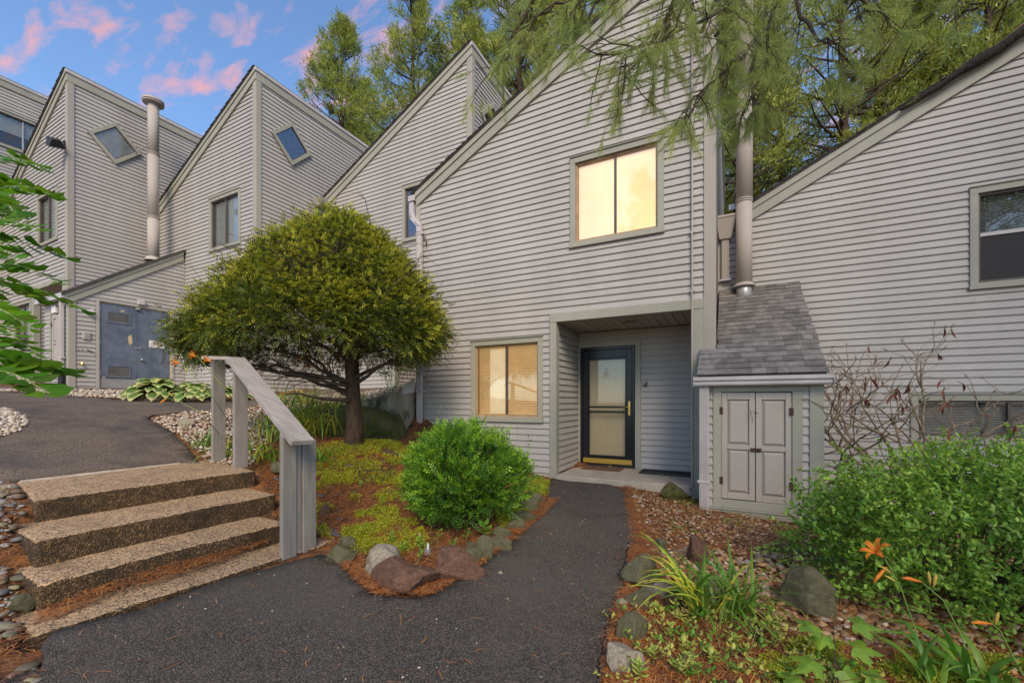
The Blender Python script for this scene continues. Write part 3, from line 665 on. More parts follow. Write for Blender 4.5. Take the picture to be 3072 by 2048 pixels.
patch(d1, ym - .145, dz0 + 1.28, .05, .16, 4, M['chip']); patch(d1, ym - .30, dz1 - .165, .07, .018, 8, M['chip']); patch(d1, dy0 + .09, dz0 + .30, .035, .02, 9, M['chip'])
mb = MB().box(fx, ym - .06, ym + .07, .001, .014, dz0 + 1.07, dz0 + 1.10); mb.build('hasp', M['steel'], d2)
mb = MB(); mb.tube([fx(ym + .08, .0, dz0 + .79), fx(ym + .08, .03, dz0 + .79), fx(ym + .08, .065, dz0 + .79)], [.03, .016, .03], 12); mb.build('door_knob', M['steel'], d2, smooth=True)
bd(us, 'closer_box', fx, ym - .05, ym + .03, .014, .06, dz1 - .085, dz1 - .03, M['steel'], .004)
bd(us, 'vent_box', fx, ym - .02, ym + .12, .02, .11, dz1 + .055, dz1 + .18, M['gutter'], .006)
for z in (dz0 + .35, dz0 + 1.1, dz0 + 1.9): bd(d1, 'hinge', fx, dy0 + .008, dy0 + .034, .001, .018, z, z + .10, M['steel'], .002)
sg = root('warning_sign', 'small white keep out sign with red lettering on the blue door', 'sign', (SX, ym + .38, dz0 + 1.22))
bd(sg, 'sign_plate', fx, ym + .24, ym + .58, .001, .005, dz0 + 1.14, dz0 + 1.32, M['white'], .001)
def text(par, s, fr, u, w_, size, mat, n=.006, ax='X'):
    c = bpy.data.curves.new('lettering', 'FONT'); c.body = s; c.size = size; c.align_x = 'CENTER'; c.extrude = .0004; c.materials.append(mat)
    o_ = bpy.data.objects.new('lettering', c); COL.objects.link(o_)
    mtx = Matrix((fr.u, fr.w, fr.n)).transposed().to_4x4(); o_.rotation_euler = mtx.to_euler()
    bpy.context.view_layer.update()
    me = bpy.data.meshes.new_from_object(o_.evaluated_get(bpy.context.evaluated_depsgraph_get())); rot = o_.rotation_euler.copy()
    bpy.data.objects.remove(o_); m_ = bpy.data.objects.new('lettering', me); COL.objects.link(m_); m_.rotation_euler = rot
    if not me.materials: me.materials.append(mat)
    m_.parent = par; m_.location = fr(u, n, w_) - worldloc(par)
    return m_
text(sg, 'KEEP OUT', fx, ym + .41, dz0 + 1.272, .046, M['red'])
text(sg, 'AUTHORIZED', fx, ym + .41, dz0 + 1.235, .036, M['red']); text(sg, 'PERSONNEL ONLY', fx, ym + .41, dz0 + 1.200, .034, M['red']); text(sg, 'DANGER OF ELECTRIC SHOCK', fx, ym + .41, dz0 + 1.172, .019, M['red'])
# small things on the shed wall
bd(us, 'outlet_box', fx, 4.205, 4.335, .02, .05, 2.62, 2.80, M['gutter'], .005); bd(us, 'outlet_cover', fx, 4.235, 4.305, .05, .058, 2.65, 2.77, M['steel'], .003)
mb = MB().box(fx, 4.28, 4.36, .02, .05, 3.22, 3.32); mb.tube([fx(4.32, .05, 3.27), fx(4.34, .14, 3.30)], [.02, .035], 10); mb.tube([fx(4.30, .05, 3.24), fx(4.28, .12, 3.23)], [.015, .03], 10)
tag(mb.build('twin_spotlight', M['white'], None), 'small white twin spotlight on the shed wall beside the blue doors', 'wall light')
mb = MB(); mb.tube([fx(4.18, .02, 2.05), fx(4.18, .07, 2.05)], .02, 8); mb.tube([fx(4.18, .07, 2.05), fx(4.19, .085, 2.03)], .03, 8); tag(mb.build('hose_tap', M['brass'], None), 'brown garden tap low on the shed wall', 'tap')
mb = MB(); mb.tube([fx(4.28, .03, 2.38), fx(4.36, .06, 2.34), fx(4.38, .07, 2.31)], .009, 6)
for y in (4.14, 4.20): mb.tube([fx(y, .02, 2.36 + (y - 4.14) * .3), fx(y, .035, 2.36 + (y - 4.14) * .3)], .009, 6)
tag(mb.build('wall_bracket', M['rust'], None), 'bent rusty bracket and bolts on the shed wall below the outlet', 'bracket')
ds = downspout(us, fsy, -13.70, .05, 1.75, 3.5, w_=.045, ridges=4); bd(ds, 'strap', fsy, -13.76, -13.60, .045, .115, 2.15, 2.18, M['gutter'], .002)
mb = MB()
for i in range(9): mb.tube([fsy(-13.70, .08, 1.46 + i * .034), fsy(-13.70, .08, 1.48 + i * .034), fsy(-13.70, .08, 1.494 + i * .034)], [.05, .068, .05], 14)
mb.build('drain_hose', M['darkmetal'], us, smooth=True)
pd = panel_door(us, fsy, -14.50, -14.19, 1.92, 3.22, True, M['closetdoor']); panel_door(us, fsy, -14.18, -13.87, 1.92, 3.22, False, M['closetdoor'])
MB().box(fsy, -14.56, -13.82, -.06, -.03, 1.75, 3.45).build('door_backing', M['closetdoor'], us)
MB().box(fsy, -14.60, -14.52, -.05, .03, 1.75, 3.45).box(fsy, -13.85, -13.80, -.05, .03, 1.75, 3.45).box(fsy, -14.6, -13.8, -.05, .031, 1.70, 1.76).box(fsy, -14.6, -13.8, -.05, .031, 3.43, 3.49).build('door_casing', M['trim'], us)
bd(us, 'vent_box', fsy, -14.42, -14.18, .0, .05, 3.26, 3.42, M['white'], .004)
# vent pipe of the shed
v2 = root('vent_pipe', 'tall grey vent pipe with round cap against the side wall of the floodlit unit', 'vent pipe', (-13.98, 5.5, 4.8))
px_, py_ = -13.98, 5.52
q = onplane(460, 770, 'X', px_); py_ = q.y; zc_ = q.z
ztp = onplane(460, 300, 'X', px_).z
zz = [zc_ - .1, zc_ + 1.02, zc_ + 2.75, ztp - .12]
for i in range(3): MB().tube([(px_, py_, zz[i]), (px_, py_, zz[i + 1])], .13 - .002 * i, 24).build('pipe_section', M['pipe'], v2, smooth=True)
for z in zz[1:3]:
    for k in range(2): MB().tube([(px_, py_, z + k * .04), (px_, py_, z + k * .04 + .02)], .138, 24).build('collar', M['pipe'], v2, smooth=True)
MB().tube([(px_, py_, ztp - .14), (px_, py_, ztp - .12), (px_, py_, ztp - .10)], [.14, .235, .235], 28).build('cap', M['pipe'], v2, smooth=False)
MB().tube([(px_, py_, ztp - .075), (px_, py_, ztp - .02), (px_, py_, ztp)], [.24, .235, .20], 28).build('cap', M['pipe'], v2, smooth=False)
MB().tube([(px_, py_, zc_ - .12), (px_, py_, zc_ - .02)], [.2, .14], 20).build('storm_collar', M['pipe'], v2)
MB().tube([(px_ - .1, py_ + .05, ztp - 1.1), (-14.8, py_ - .1, ztp - 1.3)], .014, 6).build('brace', M['steel'], v2)
# floodlight at the corner of that unit
fl_ = root('floodlight', 'dark floodlight on a bracket near the top of the house corner', 'floodlight', (-14.9, 4.3, 8.2))
p0 = onplane(196, 434, 'Y', 4.335); pc = onplane(165, 428, 'Y', 4.12)
MB().box(WF, p0.x - .04, p0.x + .03, 4.29, 4.335, p0.z - .10, p0.z + .08).build('junction_box', M['darkmetal'], fl_, bevel=.004)
MB().tube([p0, p0 + Vector((-.06, -.10, -.02)), p0 + Vector((-.12, -.16, .06)), pc + Vector((.1, 0, 0))], .014, 8).build('arm', M['darkmetal'], fl_)
hd_ = MB(); c = pc
R_ = Matrix.Rotation(math.radians(28), 3, 'Y') @ Matrix.Rotation(math.radians(12), 3, 'X')
def hp(x, y, z): return c + R_ @ Vector((x, y, z))
hd_.hexa([hp(-.12, -.13, -.06), hp(.12, -.13, -.06), hp(.12, .13, -.06), hp(-.12, .13, -.06), hp(-.16, -.11, .09), hp(.14, -.08, .09), hp(.14, .08, .09), hp(-.16, .11, .09)])
hd_.build('lamp_head', M['darkmetal'], fl_, bevel=.006)
hl = MB().hexa([hp(-.15, -.15, -.10), hp(.13, -.15, -.10), hp(.13, .15, -.10), hp(-.15, .15, -.10), hp(-.12, -.13, -.062), hp(.12, -.13, -.062), hp(.12, .13, -.062), hp(-.12, .13, -.062)]); hl.build('visor', M['darkmetal'], fl_, bevel=.003)
# gutter end and downspout at the left corner of the front unit
dp = root('downspout', 'pale downspout with curved elbow on the left corner of the front unit', 'downspout', (-5.2, 6.25, .3))
mb = MB(); mb.box(WF, -5.42, -5.27, 6.22, 6.9, 4.93, 5.04); mb.build('gutter', M['gutter'], dp, bevel=.006)
pts = [Vector((-5.36, 6.28, 4.95)), Vector((-5.36, 6.27, 4.72)), Vector((-5.33, 6.25, 4.62)), Vector((-5.20, 6.22, 4.50)), Vector((-5.14, 6.215, 4.42)), Vector((-5.135, 6.215, 4.30))]
MB().tube(pts, 1, 4, sq=(.05, .036, (1, 0, 0))).build('elbow', M['gutter'], dp, bevel=.004)
mb = MB()
for i, t in enumerate(np.linspace(0, 1, 9)):
    for (a, b) in ((1, 2), (4, 3)):
        p = pts[a].lerp(pts[b], float(t)); mb.tube([p + Vector((0, 0, -.004)), p + Vector((0, 0, .004))], .052, 8)
mb.build('elbow_ribs', M['gutter'], dp)
downspout(dp, fm, -5.135, .06, .38, 4.32, w_=.052, ridges=3)
for z in (1.33, 4.25): bd(dp, 'strap', fm, -5.20, -5.03, .055, .13, z, z + .03, M['gutter'], .002)
MB().tube([fm(-5.03, .05, 4.17), fm(-5.0, .06, 4.10), fm(-5.02, .06, 4.03)], .012, 6).build('wire_tail', M['rust'], dp)
# small corner gutter between the dome tree and the next unit
g_ = onplane(955, 610, 'X', -10.22)
o = MB().hexa([Vector((-10.2, 8.02, g_.z - .14)), Vector((-9.95, 8.02, g_.z - .14)), Vector((-9.95, 7.9, g_.z - .14)), Vector((-10.2, 7.9, g_.z - .14)), Vector((-10.2, 8.05, g_.z + .04)), Vector((-9.86, 8.05, g_.z + .04)), Vector((-9.86, 7.8, g_.z + .04)), Vector((-10.2, 7.8, g_.z + .04))]).build('leader_head', M['gutter'], None)
tag(o, 'small grey rain leader head at the roof valley above the dome tree', 'rain leader')
# broken limb lying along the right roof edge
lg = root('fallen_limb', 'dark mossy broken limb resting along the right roof edge', 'limb', (3, 7.8, 5.7))
pts = []
for i, t in enumerate(np.linspace(0, 1, 14)):
    x = 2.15 + t * 2.6; pts.append(Vector((x, 7.86 + .015 * math.sin(i * 1.7), roofr(x) - .05 + .02 * math.sin(i * 2.3) + .03 * t)))
MB().tube(pts, [.02 + .045 * min(1, i / 4) + .008 * math.sin(i * 1.9) for i in range(14)], 10).build('bark', pmat('wet_bark', (.035, .025, .018), (.015, .012, .01), scale=18, rough=.9, bump=.8, bscale=30, c3=(.10, .11, .03), s3=5, p3=(.55, .62), bdist=.03), lg, smooth=True)
pts2 = [p + Vector((0, .02, .06)) for p in pts[3:]]
MB().tube(pts2, [.012 + .02 * min(1, i / 3) for i in range(11)], 8).build('split_wood', pmat('split_wood', (.22, .12, .06), (.1, .06, .035), scale=20, rough=.9, stretch=(.2, 1, 1)), lg, smooth=True)
# ------------------------------------------------------------ terrain
CP = np.array([
 (-3.2,.9,-.15),(-3.2,2.5,-.14),(-2,2.3,-.15),(-1.9,3.2,-.13),(-.7,3.3,-.13),(-.5,1.9,-.15),(0,0,-.16),(-2.8,.7,-.16),(-1.5,6.2,-.09),(-2.4,6.2,-.09),(-2,4.6,-.11),(-1,4.5,-.11),
 (-2.4,2.9,-.10),(-2.9,3.1,-.05),(.0,6.1,-.20),(.5,5.5,-.25),(1.5,6,-.30),(3,7.8,-.5),(1,3.3,-.17),(2,3,-.22),(3,5,-.35),(4,8,-.5),(.5,2,-.16),(0,4.5,-.16),(-1.5,9,-.1),
 (-4.9,.75,.22),(-4.2,.7,.02),(-3.6,.65,-.14),(-3.3,.3,-.14),(-5.6,.6,.36),(-2.5,0,-.16),(-5,-1,.2),
 (-4.9,2,.36),(-4.9,1.2,.34),(-5.9,3,.38),(-6,1.4,.38),(-5.6,2.2,.37),(-8,1,.70),(-8,4,.75),(-7,2.5,.55),(-10,2,1.0),(-13.4,4,1.42),(-13.4,6,1.44),(-10,6,1.18),(-18,2,1.9),(-18,4.3,1.88),(-16,3.5,1.62),(-22,0,2.3),(-12,0,1.15),
 (-10.2,7,1.42),(-8,7.9,1.46),(-5.6,7.9,1.46),(-7.4,6.6,1.10),(-5.5,6.6,1.32),(-6.4,6.6,1.25),(-7.6,5.6,.86),(-5.4,5.85,.52),(-6.4,5.8,.66),(-5.0,4.5,.52),(-5.0,5.2,.50),(-3,4.5,.06),(-3.6,3.3,.04),(-4.7,3.55,.33),(-4.6,3.02,.22),(-4.05,2.86,.06),(-3.55,2.8,-.06),(-4,6.1,.22),(-3,6.1,.00),(-3.3,5.2,.08),(-4,4.6,.28),
 (-6.3,4.3,.64),(-8,5.6,.95),(-10,9,1.5),(-13,9,1.6),(4.9,3,-.4),(5,-3,-.3),(0,-4,-.2),(-6,-4,.2),(-14,-4,1.2)], float)
def _tps_fit(P):
    n = len(P); d = np.hypot(P[:, None, 0] - P[None, :, 0], P[:, None, 1] - P[None, :, 1])
    K = np.where(d > 0, d * d * np.log(d + 1e-12), 0) + np.eye(n) * .02
    Q = np.c_[np.ones(n), P[:, :2]]; A = np.block([[K, Q], [Q.T, np.zeros((3, 3))]])
    return np.linalg.solve(A, np.r_[P[:, 2], 0, 0, 0])
_W = _tps_fit(CP)
def gz(x, y):
    x = np.atleast_1d(np.asarray(x, float)); y = np.atleast_1d(np.asarray(y, float))
    cx = np.clip(x, -20, 5.5); cy = np.clip(y, -4, 9.5); o = np.empty(len(x))
    for i in range(0, len(x), 20000):
        a, b = cx[i:i + 20000], cy[i:i + 20000]
        d = np.hypot(a[:, None] - CP[None, :, 0], b[:, None] - CP[None, :, 1])
        o[i:i + 20000] = np.where(d > 0, d * d * np.log(d + 1e-12), 0) @ _W[:-3] + _W[-3] + _W[-2] * a + _W[-1] * b
    far = np.hypot(x - cx, y - cy)
    return o * np.exp(-far / 60)
def gzn(x, y):
    z = gz(x, y); return z + np.array([.014 * noise.noise(Vector((a * 2.3, b * 2.3, 0))) + .009 * noise.noise(Vector((a * 7, b * 7, 5))) for a, b in zip(np.atleast_1d(x), np.atleast_1d(y))])
def g1(x, y): return float(gz([x], [y])[0])
def ong(px, py, dz=0.0):
    u = (px - 1536) / F; v = (HZ - py) / F
    d = np.array([-SA + u * CA, CA + u * SA, v]); t = np.concatenate([np.arange(.8, 8, .01), np.arange(8, 40, .04)])
    P = d[None, :] * t[:, None] + np.array([0, 0, H]); below = P[:, 2] < gz(P[:, 0], P[:, 1]) + dz
    i = int(np.argmax(below)) if below.any() else len(t) - 1
    return Vector(P[i])
def outline(pts, dz=0.0): return [(lambda p: (p.x, p.y))(ong(a, b, dz)) for a, b in pts]
def inpoly(x, y, poly):
    r = np.zeros(len(x), bool); n = len(poly); j = n - 1
    for i in range(n):
        xi, yi = poly[i]; xj, yj = poly[j]
        c = ((yi > y) != (yj > y)) & (x < (xj - xi) * (y - yi) / (yj - yi + 1e-12) + xi); r ^= c; j = i
    return r
def densify(poly, step, jit, seed, close=True):
    rr = random.Random(seed); o = []; n = len(poly)
    for i in range(n if close else n - 1):
        a, b = Vector((*poly[i], 0)), Vector((*poly[(i + 1) % n], 0)); k = max(1, int((b - a).length / step))
        for q in range(k):
            p = a.lerp(b, q / k)
            o.append((p.x + noise.noise(Vector((p.x * 6, p.y * 6, seed))) * jit + rr.uniform(-jit, jit) * .25, p.y + noise.noise(Vector((p.x * 6, p.y * 6, seed + 9))) * jit + rr.uniform(-jit, jit) * .25))
    return o
def smoothloop(poly, it=2):
    for _ in range(it):
        n = len(poly); o = []
        for i in range(n):
            a, b = poly[i], poly[(i + 1) % n]; o += [(a[0] * .75 + b[0] * .25, a[1] * .75 + b[1] * .25), (a[0] * .25 + b[0] * .75, a[1] * .25 + b[1] * .75)]
        poly = o
    return poly
def sheet(name, poly, h, grid, mat, skirt=.12, zf=None, seam=None):
    xs = [p[0] for p in poly]; ys = [p[1] for p in poly]
    gx, gy = np.meshgrid(np.arange(min(xs), max(xs), grid), np.arange(min(ys), max(ys), grid)); gx = gx.ravel() + RNG.uniform(-.2, .2, gx.size) * grid; gy = gy.ravel() + RNG.uniform(-.2, .2, gy.size) * grid
    ins = inpoly(gx, gy, poly); pts = [Vector(p) for p in poly] + [Vector((a, b)) for a, b in zip(gx[ins], gy[ins])]
    n = len(poly); vo, eo, fo, *_ = delaunay_2d_cdt(pts, [(i, (i + 1) % n) for i in range(n)], [], 1, 1e-5)
    X = np.array([v.x for v in vo]); Y = np.array([v.y for v in vo]); Z = (gz(X, Y) if zf is None else zf(X, Y)) + h
    for i in range(len(X)): Z[i] += .006 * noise.noise(Vector((X[i] * 3, Y[i] * 3, 0))) + .003 * noise.noise(Vector((X[i] * 11, Y[i] * 11, 3)))
    V = list(zip(X, Y, Z)); Fc = [tuple(f) for f in fo]
    bm = bmesh.new(); bv = [bm.verts.new(v) for v in V]
    for f in Fc:
        try: bm.faces.new([bv[i] for i in f])
        except ValueError: pass
    bmesh.ops.recalc_face_normals(bm, faces=bm.faces)
    if bm.faces and sum(f.normal.z for f in bm.faces) < 0: bmesh.ops.reverse_faces(bm, faces=bm.faces)
    be = [e for e in bm.edges if e.is_boundary]
    r = bmesh.ops.extrude_edge_only(bm, edges=be)
    for v in r['geom']:
        if isinstance(v, bmesh.types.BMVert): v.co.z -= skirt
    for f in bm.faces: f.smooth = abs(f.normal.z) > .5
    me = bpy.data.meshes.new(name); bm.to_mesh(me); bm.free(); me.materials.append(mat)
    o = bpy.data.objects.new(name, me); COL.objects.link(o); tag(o, kind='structure'); return o

M['soil'] = pmat('needle_soil', (0.27, 0.10, 0.025), (0.035, 0.022, 0.014), scale=9, rough=.95, bump=1.0, bscale=45, c3=(.26, .11, .035), s3=14, p3=(.5, .7), bdist=.02, detail=9)
M['asphalt'] = pmat('asphalt', (0.042, 0.034, 0.027), (0.20, 0.165, 0.125), rough=.8, bump=1.0, vor=150, pos=(.35, 1.15), spec=.45, bdist=.008, c3=(0.13, 0.112, 0.088), s3=.9, p3=(.44, .85), detail=3)
M['asphalt2'] = pmat('worn_asphalt', (0.075, 0.056, 0.042), (0.25, 0.195, 0.145), rough=.88, bump=.8, vor=130, pos=(.3, 1.0), spec=.35, bdist=.006, c3=(0.05, 0.047, 0.048), s3=1.5, p3=(.45, .75), stretch=(1, 1, 1))
M['aggregate'] = pmat('exposed_aggregate', (0.50, 0.335, 0.185), (0.10, 0.07, 0.045), rough=.85, bump=.7, vor=105, pos=(.5, .8), bdist=.006, c3=(.20, .13, .07), s3=4, p3=(.5, .8))
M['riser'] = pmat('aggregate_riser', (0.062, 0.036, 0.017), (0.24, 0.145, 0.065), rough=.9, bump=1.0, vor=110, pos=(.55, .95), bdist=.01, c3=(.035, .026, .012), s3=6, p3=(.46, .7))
M['landing'] = pmat('pale_cement', (0.50, 0.43, 0.34), (0.36, 0.28, 0.2), scale=6, rough=.9, bump=.2)

# ground sheet: fine near the camera, coarse to the horizon
ax = np.unique(np.round(np.concatenate([np.linspace(-400, -30, 14), np.linspace(-30, -9, 60), np.arange(-9, 5.5, .075), np.linspace(5.5, 20, 30), np.linspace(20, 400, 14)]), 4))
ay = np.unique(np.round(np.concatenate([np.linspace(-400, -8, 14), np.linspace(-8, 0, 24), np.arange(0, 8.2, .075), np.linspace(8.2, 30, 40), np.linspace(30, 400, 14)]), 4))
GX, GY = np.meshgrid(ax, ay); gx, gy = GX.ravel(), GY.ravel(); Z = gz(gx, gy)
near = (gx > -20) & (gx < 8) & (gy > -4) & (gy < 10)
Z[near] += np.array([.014 * noise.noise(Vector((a * 2.3, b * 2.3, 0))) + .009 * noise.noise(Vector((a * 7, b * 7, 5))) for a, b in zip(gx[near], gy[near])])
for (x0_, x1_, y0_, y1_, lv) in ((-6.0, -4.74, 1.34, 3.0, .25), (-4.8, -4.1, 1.12, 2.72, .12), (-4.15, -3.70, 1.03, 2.5, -.08), (-3.82, -3.25, .80, 2.7, -.2)):
    ins_ = (gx > x0_) & (gx < x1_) & (gy > y0_) & (gy < y1_); Z[ins_] = np.minimum(Z[ins_], lv)
nx, ny = len(ax), len(ay); ii = np.arange(nx * ny).reshape(ny, nx)
fq = np.stack([ii[:-1, :-1].ravel(), ii[:-1, 1:].ravel(), ii[1:, 1:].ravel(), ii[1:, :-1].ravel()], 1)
tag(npmesh('ground', np.c_[gx, gy, Z], fq, M['soil'], smooth=True), kind='structure')

# lower path
pl = [(1668, 1428), (1868, 1432), (1880, 1480), (1900, 1550), (1905, 1620), (1880, 1660), (1885, 1730), (1850, 1790), (1835, 1850), (1822, 1950), (1800, 2100)]
low = outline(pl)
low += [(-.45, 1.2), (-.3, -3), (-4.5, -3), (-3.3, .2)] + outline([(125, 2020), (128, 1950), (160, 1905)]) + outline([(420, 1840), (700, 1740), (960, 1668)])
low += outline([(1010, 1690), (1060, 1740), (1115, 1790), (1210, 1808), (1300, 1792), (1380, 1740), (1450, 1690), (1530, 1630), (1600, 1560), (1640, 1520), (1640, 1470)])
low[0] = (low[0][0], 6.245); low[1] = (low[1][0], 6.245)
lowp = densify(low, .06, .018, 2)
sheet('lower_path', lowp, .022, .16, M['asphalt'])
# upper path
up = [(-6.02, 1.36), (-6.03, 2.80)] + outline([(600, 1395), (560, 1345), (500, 1290), (440, 1262), (460, 1248), (600, 1234), (760, 1222), (900, 1205), (1060, 1188), (1170, 1176), (1212, 1163)])
up += [(-5.7, 8.1), (-7.4, 8.09)] + outline([(1120, 1161), (980, 1170), (840, 1190), (700, 1206), (560, 1210), (400, 1206), (260, 1196), (120, 1184), (0, 1180)])
up += [(-17, .6), (-13, -2.0), (-8.4, -2.0)] + outline([(0, 1318), (50, 1302), (84, 1275), (70, 1248), (30, 1232), (0, 1228)])[::-1] + [(-7.9, .9), (-7.4, 1.1)] + outline([(20, 1448), (80, 1442)])
# the island of gravel on the left is reached before the path goes on
upp = densify(up, .1, .02, 5)
sheet('upper_path', upp, .03, .22, M['asphalt2'], skirt=.10)
st = outline([(0, 1166), (230, 1168), (500, 1170), (640, 1172), (640, 1176), (500, 1175), (230, 1173), (0, 1172)])
sheet('edging_strip', densify(st, .2, .004, 8), .05, .4, M['asphalt2'], skirt=.1)

# ------------------------------------------------------------ concrete steps
steps = root('concrete_steps', 'three broad pebbled concrete steps with dark wet risers', 'steps', (-4.2, 1.9, -.15))
def block(name, poly, z0, z1, bev=.016, nt_=None):
    bm = bmesh.new(); n = len(poly); b = [bm.verts.new((x, y, z0)) for x, y in poly]; t = [bm.verts.new((x, y, z1)) for x, y in poly]
    bm.faces.new(t); bm.faces.new(b[::-1])
    for i in range(n): bm.faces.new([b[i], b[(i + 1) % n], t[(i + 1) % n], t[i]])
    bmesh.ops.recalc_face_normals(bm, faces=bm.faces)
    bmesh.ops.triangulate(bm, faces=[f for f in bm.faces if len(f.verts) > 4])
    for _ in range(6):
        bmesh.ops.subdivide_edges(bm, edges=[e for e in bm.edges if e.calc_length() > .05], cuts=1, use_grid_fill=False)
        bmesh.ops.triangulate(bm, faces=[f for f in bm.faces if len(f.verts) > 3])
    for _ in range(2): bmesh.ops.smooth_vert(bm, verts=bm.verts, factor=.5, use_axis_x=True, use_axis_y=True, use_axis_z=True)
    for v in bm.verts:
        p = v.co; q = noise.noise_vector(p * 5) * .006 + noise.noise_vector(p * 17) * .0045; v.co += q
    bm.normal_update()
    for f in bm.faces:
        f.smooth = True; f.material_index = 1 if abs(f.normal.z) < .5 else 0  # vertical faces take the darker brown aggregate
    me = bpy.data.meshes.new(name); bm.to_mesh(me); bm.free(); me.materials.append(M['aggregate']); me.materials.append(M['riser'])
    o = bpy.data.objects.new(name, me); COL.objects.link(o); o.parent = steps; o.location = -worldloc(steps); return o
block('step', [(-6.04, 1.42), (-4.73, 1.20), (-4.64, 2.86), (-5.0, 2.93), (-6.06, 3.08)], -.1, .395)
block('step', [(-4.9, 1.10), (-4.09, 1.045), (-4.04, 2.69), (-4.9, 2.80)], -.2, .225)
block('step', [(-4.3, .99), (-3.68, .955), (-3.60, 2.50), (-4.3, 2.55)], -.2, .052)
pad = block('landing_pad', [(-3.9, .86), (-3.35, .86), (-3.20, 2.62), (-3.05, 2.9), (-3.9, 2.7)], -.3, -.117, .01)
o = MB().hexa([Vector(p) for p in [(-6.14, 1.45, .2), (-5.86, 1.42, .2), (-5.90, 2.75, .2), (-6.1, 2.8, .2), (-6.12, 1.45, .404), (-5.90, 1.42, .404), (-5.98, 2.75, .404), (-6.1, 2.8, .404)]]).build('cement_band', M['landing'], steps, bevel=.008)
# ------------------------------------------------------------ timber handrail
M['rail'] = pmat('weathered_grey_paint', (0.27, 0.245, 0.215), (0.21, 0.19, 0.165), scale=4, rough=.75, bump=.35, bscale=14, stretch=(6, 6, .8), c3=(.16, .13, .09), s3=5, p3=(.64, .74), bdist=.004)
M['railtop'] = pmat('weathered_rail_cap', (0.36, 0.325, 0.285), (0.27, 0.24, 0.21), scale=3, rough=.7, bump=.35, bscale=16, stretch=(.8, 7, 2), c3=(.2, .16, .13), s3=6, p3=(.66, .74), bdist=.004)
rl = root('handrail', 'weathered grey timber handrail with sloping cap beside the concrete steps', 'handrail', (-4.6, 2.7, .1))
def post(x, y, z0, z1, wx=.04, wy=.14, slope=0):
    o_ = MB().hexa([Vector(p) for p in [(x, y, z0), (x + wx, y, z0), (x + wx, y + wy, z0), (x, y + wy, z0), (x, y, z1), (x + wx, y, z1 - slope * wx), (x + wx, y + wy, z1 - slope * wx), (x, y + wy, z1)]]).build('post', M['rail'], rl, bevel=.004); return o_
pA = ong(627, 1386); 
A = onplane(633, 1388, 'Z', .395); B = onplane(697, 1404, 'Z', .395); C = onplane(838, 1672, 'Z', -.12)
post(A.x, A.y, .38, 1.655, .04, .15); post(B.x, B.y, .39, 1.60, .045, .15)
D_ = onplane(851, 1672, 'Z', -.12)
post(C.x, C.y, -.14, .90, .045, .125, .8); post(C.x + .004, C.y + .132, -.14, .80, .030, .045); post(C.x + .006, C.y + .183, -.14, .84, .045, .125, .6)
TL = Vector((-5.10, 2.80, 1.672)); TR = Vector((-5.05, 2.99, 1.672)); BL = Vector((-3.09, 2.19, .845)); BR = Vector((-3.04, 2.40, .845)); dn = Vector((-.022, 0, -.040))
TL, TR = onplane(679, 1069, 'Z', 1.665), onplane(736, 1072, 'Z', 1.665); BL, BR = onplane(876, 1322, 'Z', .845), onplane(943, 1318, 'Z', .845)
MB().hexa([BL + dn, BR + dn, TR + dn, TL + dn, BL, BR, TR, TL]).build('rail_cap', M['railtop'], rl, bevel=.004)
LL = onplane(602, 1067, 'Z', 1.665); LR = LL + (TR - TL)
dz = Vector((0, 0, -.04)); MB().hexa([LL + dz, TL + dz + Vector((-.004, 0, 0)), TR + dz + Vector((-.004, 0, 0)), LR + dz, LL, TL + Vector((-.004, 0, 0)), TR + Vector((-.004, 0, 0)), LR]).build('rail_cap', M['railtop'], rl, bevel=.004)
mb = MB()
for t in (.05, .09, .62, .66, .95):
    for s_ in (.25, .75):
        p = TL.lerp(BL, t).lerp(TR.lerp(BR, t), s_); mb.tube([p + Vector((0, 0, -.002)), p + Vector((0.001, 0, .0018))], .005, 7)
mb.build('nail_heads', M['darkmetal'], rl)
# ------------------------------------------------------------ rocks
def rockmesh(seed, planes=9, amp=.17, sub=4, low=.58, hi=.95, taper=0.0):
    bm = bmesh.new(); bmesh.ops.create_icosphere(bm, subdivisions=sub, radius=1); rr = random.Random(seed)
    nl = [(Vector((rr.gauss(0, 1), rr.gauss(0, 1), rr.gauss(0, .8))).normalized(), rr.uniform(low, hi)) for _ in range(planes)]
    off = Vector((seed * 3.1, seed * 1.7, 0))
    for v in bm.verts:
        p = v.co.copy() * 1.12
        for n_, d_ in nl:
            k = p.dot(n_)
            if k > d_: p -= n_ * (k - d_)
        if taper: p.z *= 1 - taper * (p.x * .5 + .5); p.y *= 1 - taper * .5 * (p.x * .5 + .5)
        p *= 1 + amp * noise.noise(p * 1.3 + off) + amp * .45 * noise.noise(p * 3.5 + off) + amp * .3 * noise.noise(p * 9 + off)
        v.co = p
    for f in bm.faces: f.smooth = True
    me = bpy.data.meshes.new('rock'); bm.to_mesh(me); bm.free(); return me
M['rk_green'] = pmat('mossy_grey_stone', (0.19, 0.17, 0.10), (0.10, 0.11, 0.035), scale=3, rough=.85, bump=.8, bscale=28, c3=(.26, .22, .15), s3=6, p3=(.5, .68), bdist=.03)
M['rk_olive'] = pmat('olive_boulder', (0.13, 0.115, 0.06), (0.07, 0.065, 0.03), scale=3, rough=.85, bump=.6, bscale=24, c3=(.20, .18, .11), s3=7, p3=(.55, .7), bdist=.02)
M['rk_red'] = pmat('red_brown_stone', (0.19, 0.095, 0.055), (0.10, 0.05, 0.032), scale=4, rough=.85, bump=.8, bscale=26, c3=(.26, .155, .10), s3=7, p3=(.5, .75), bdist=.03)
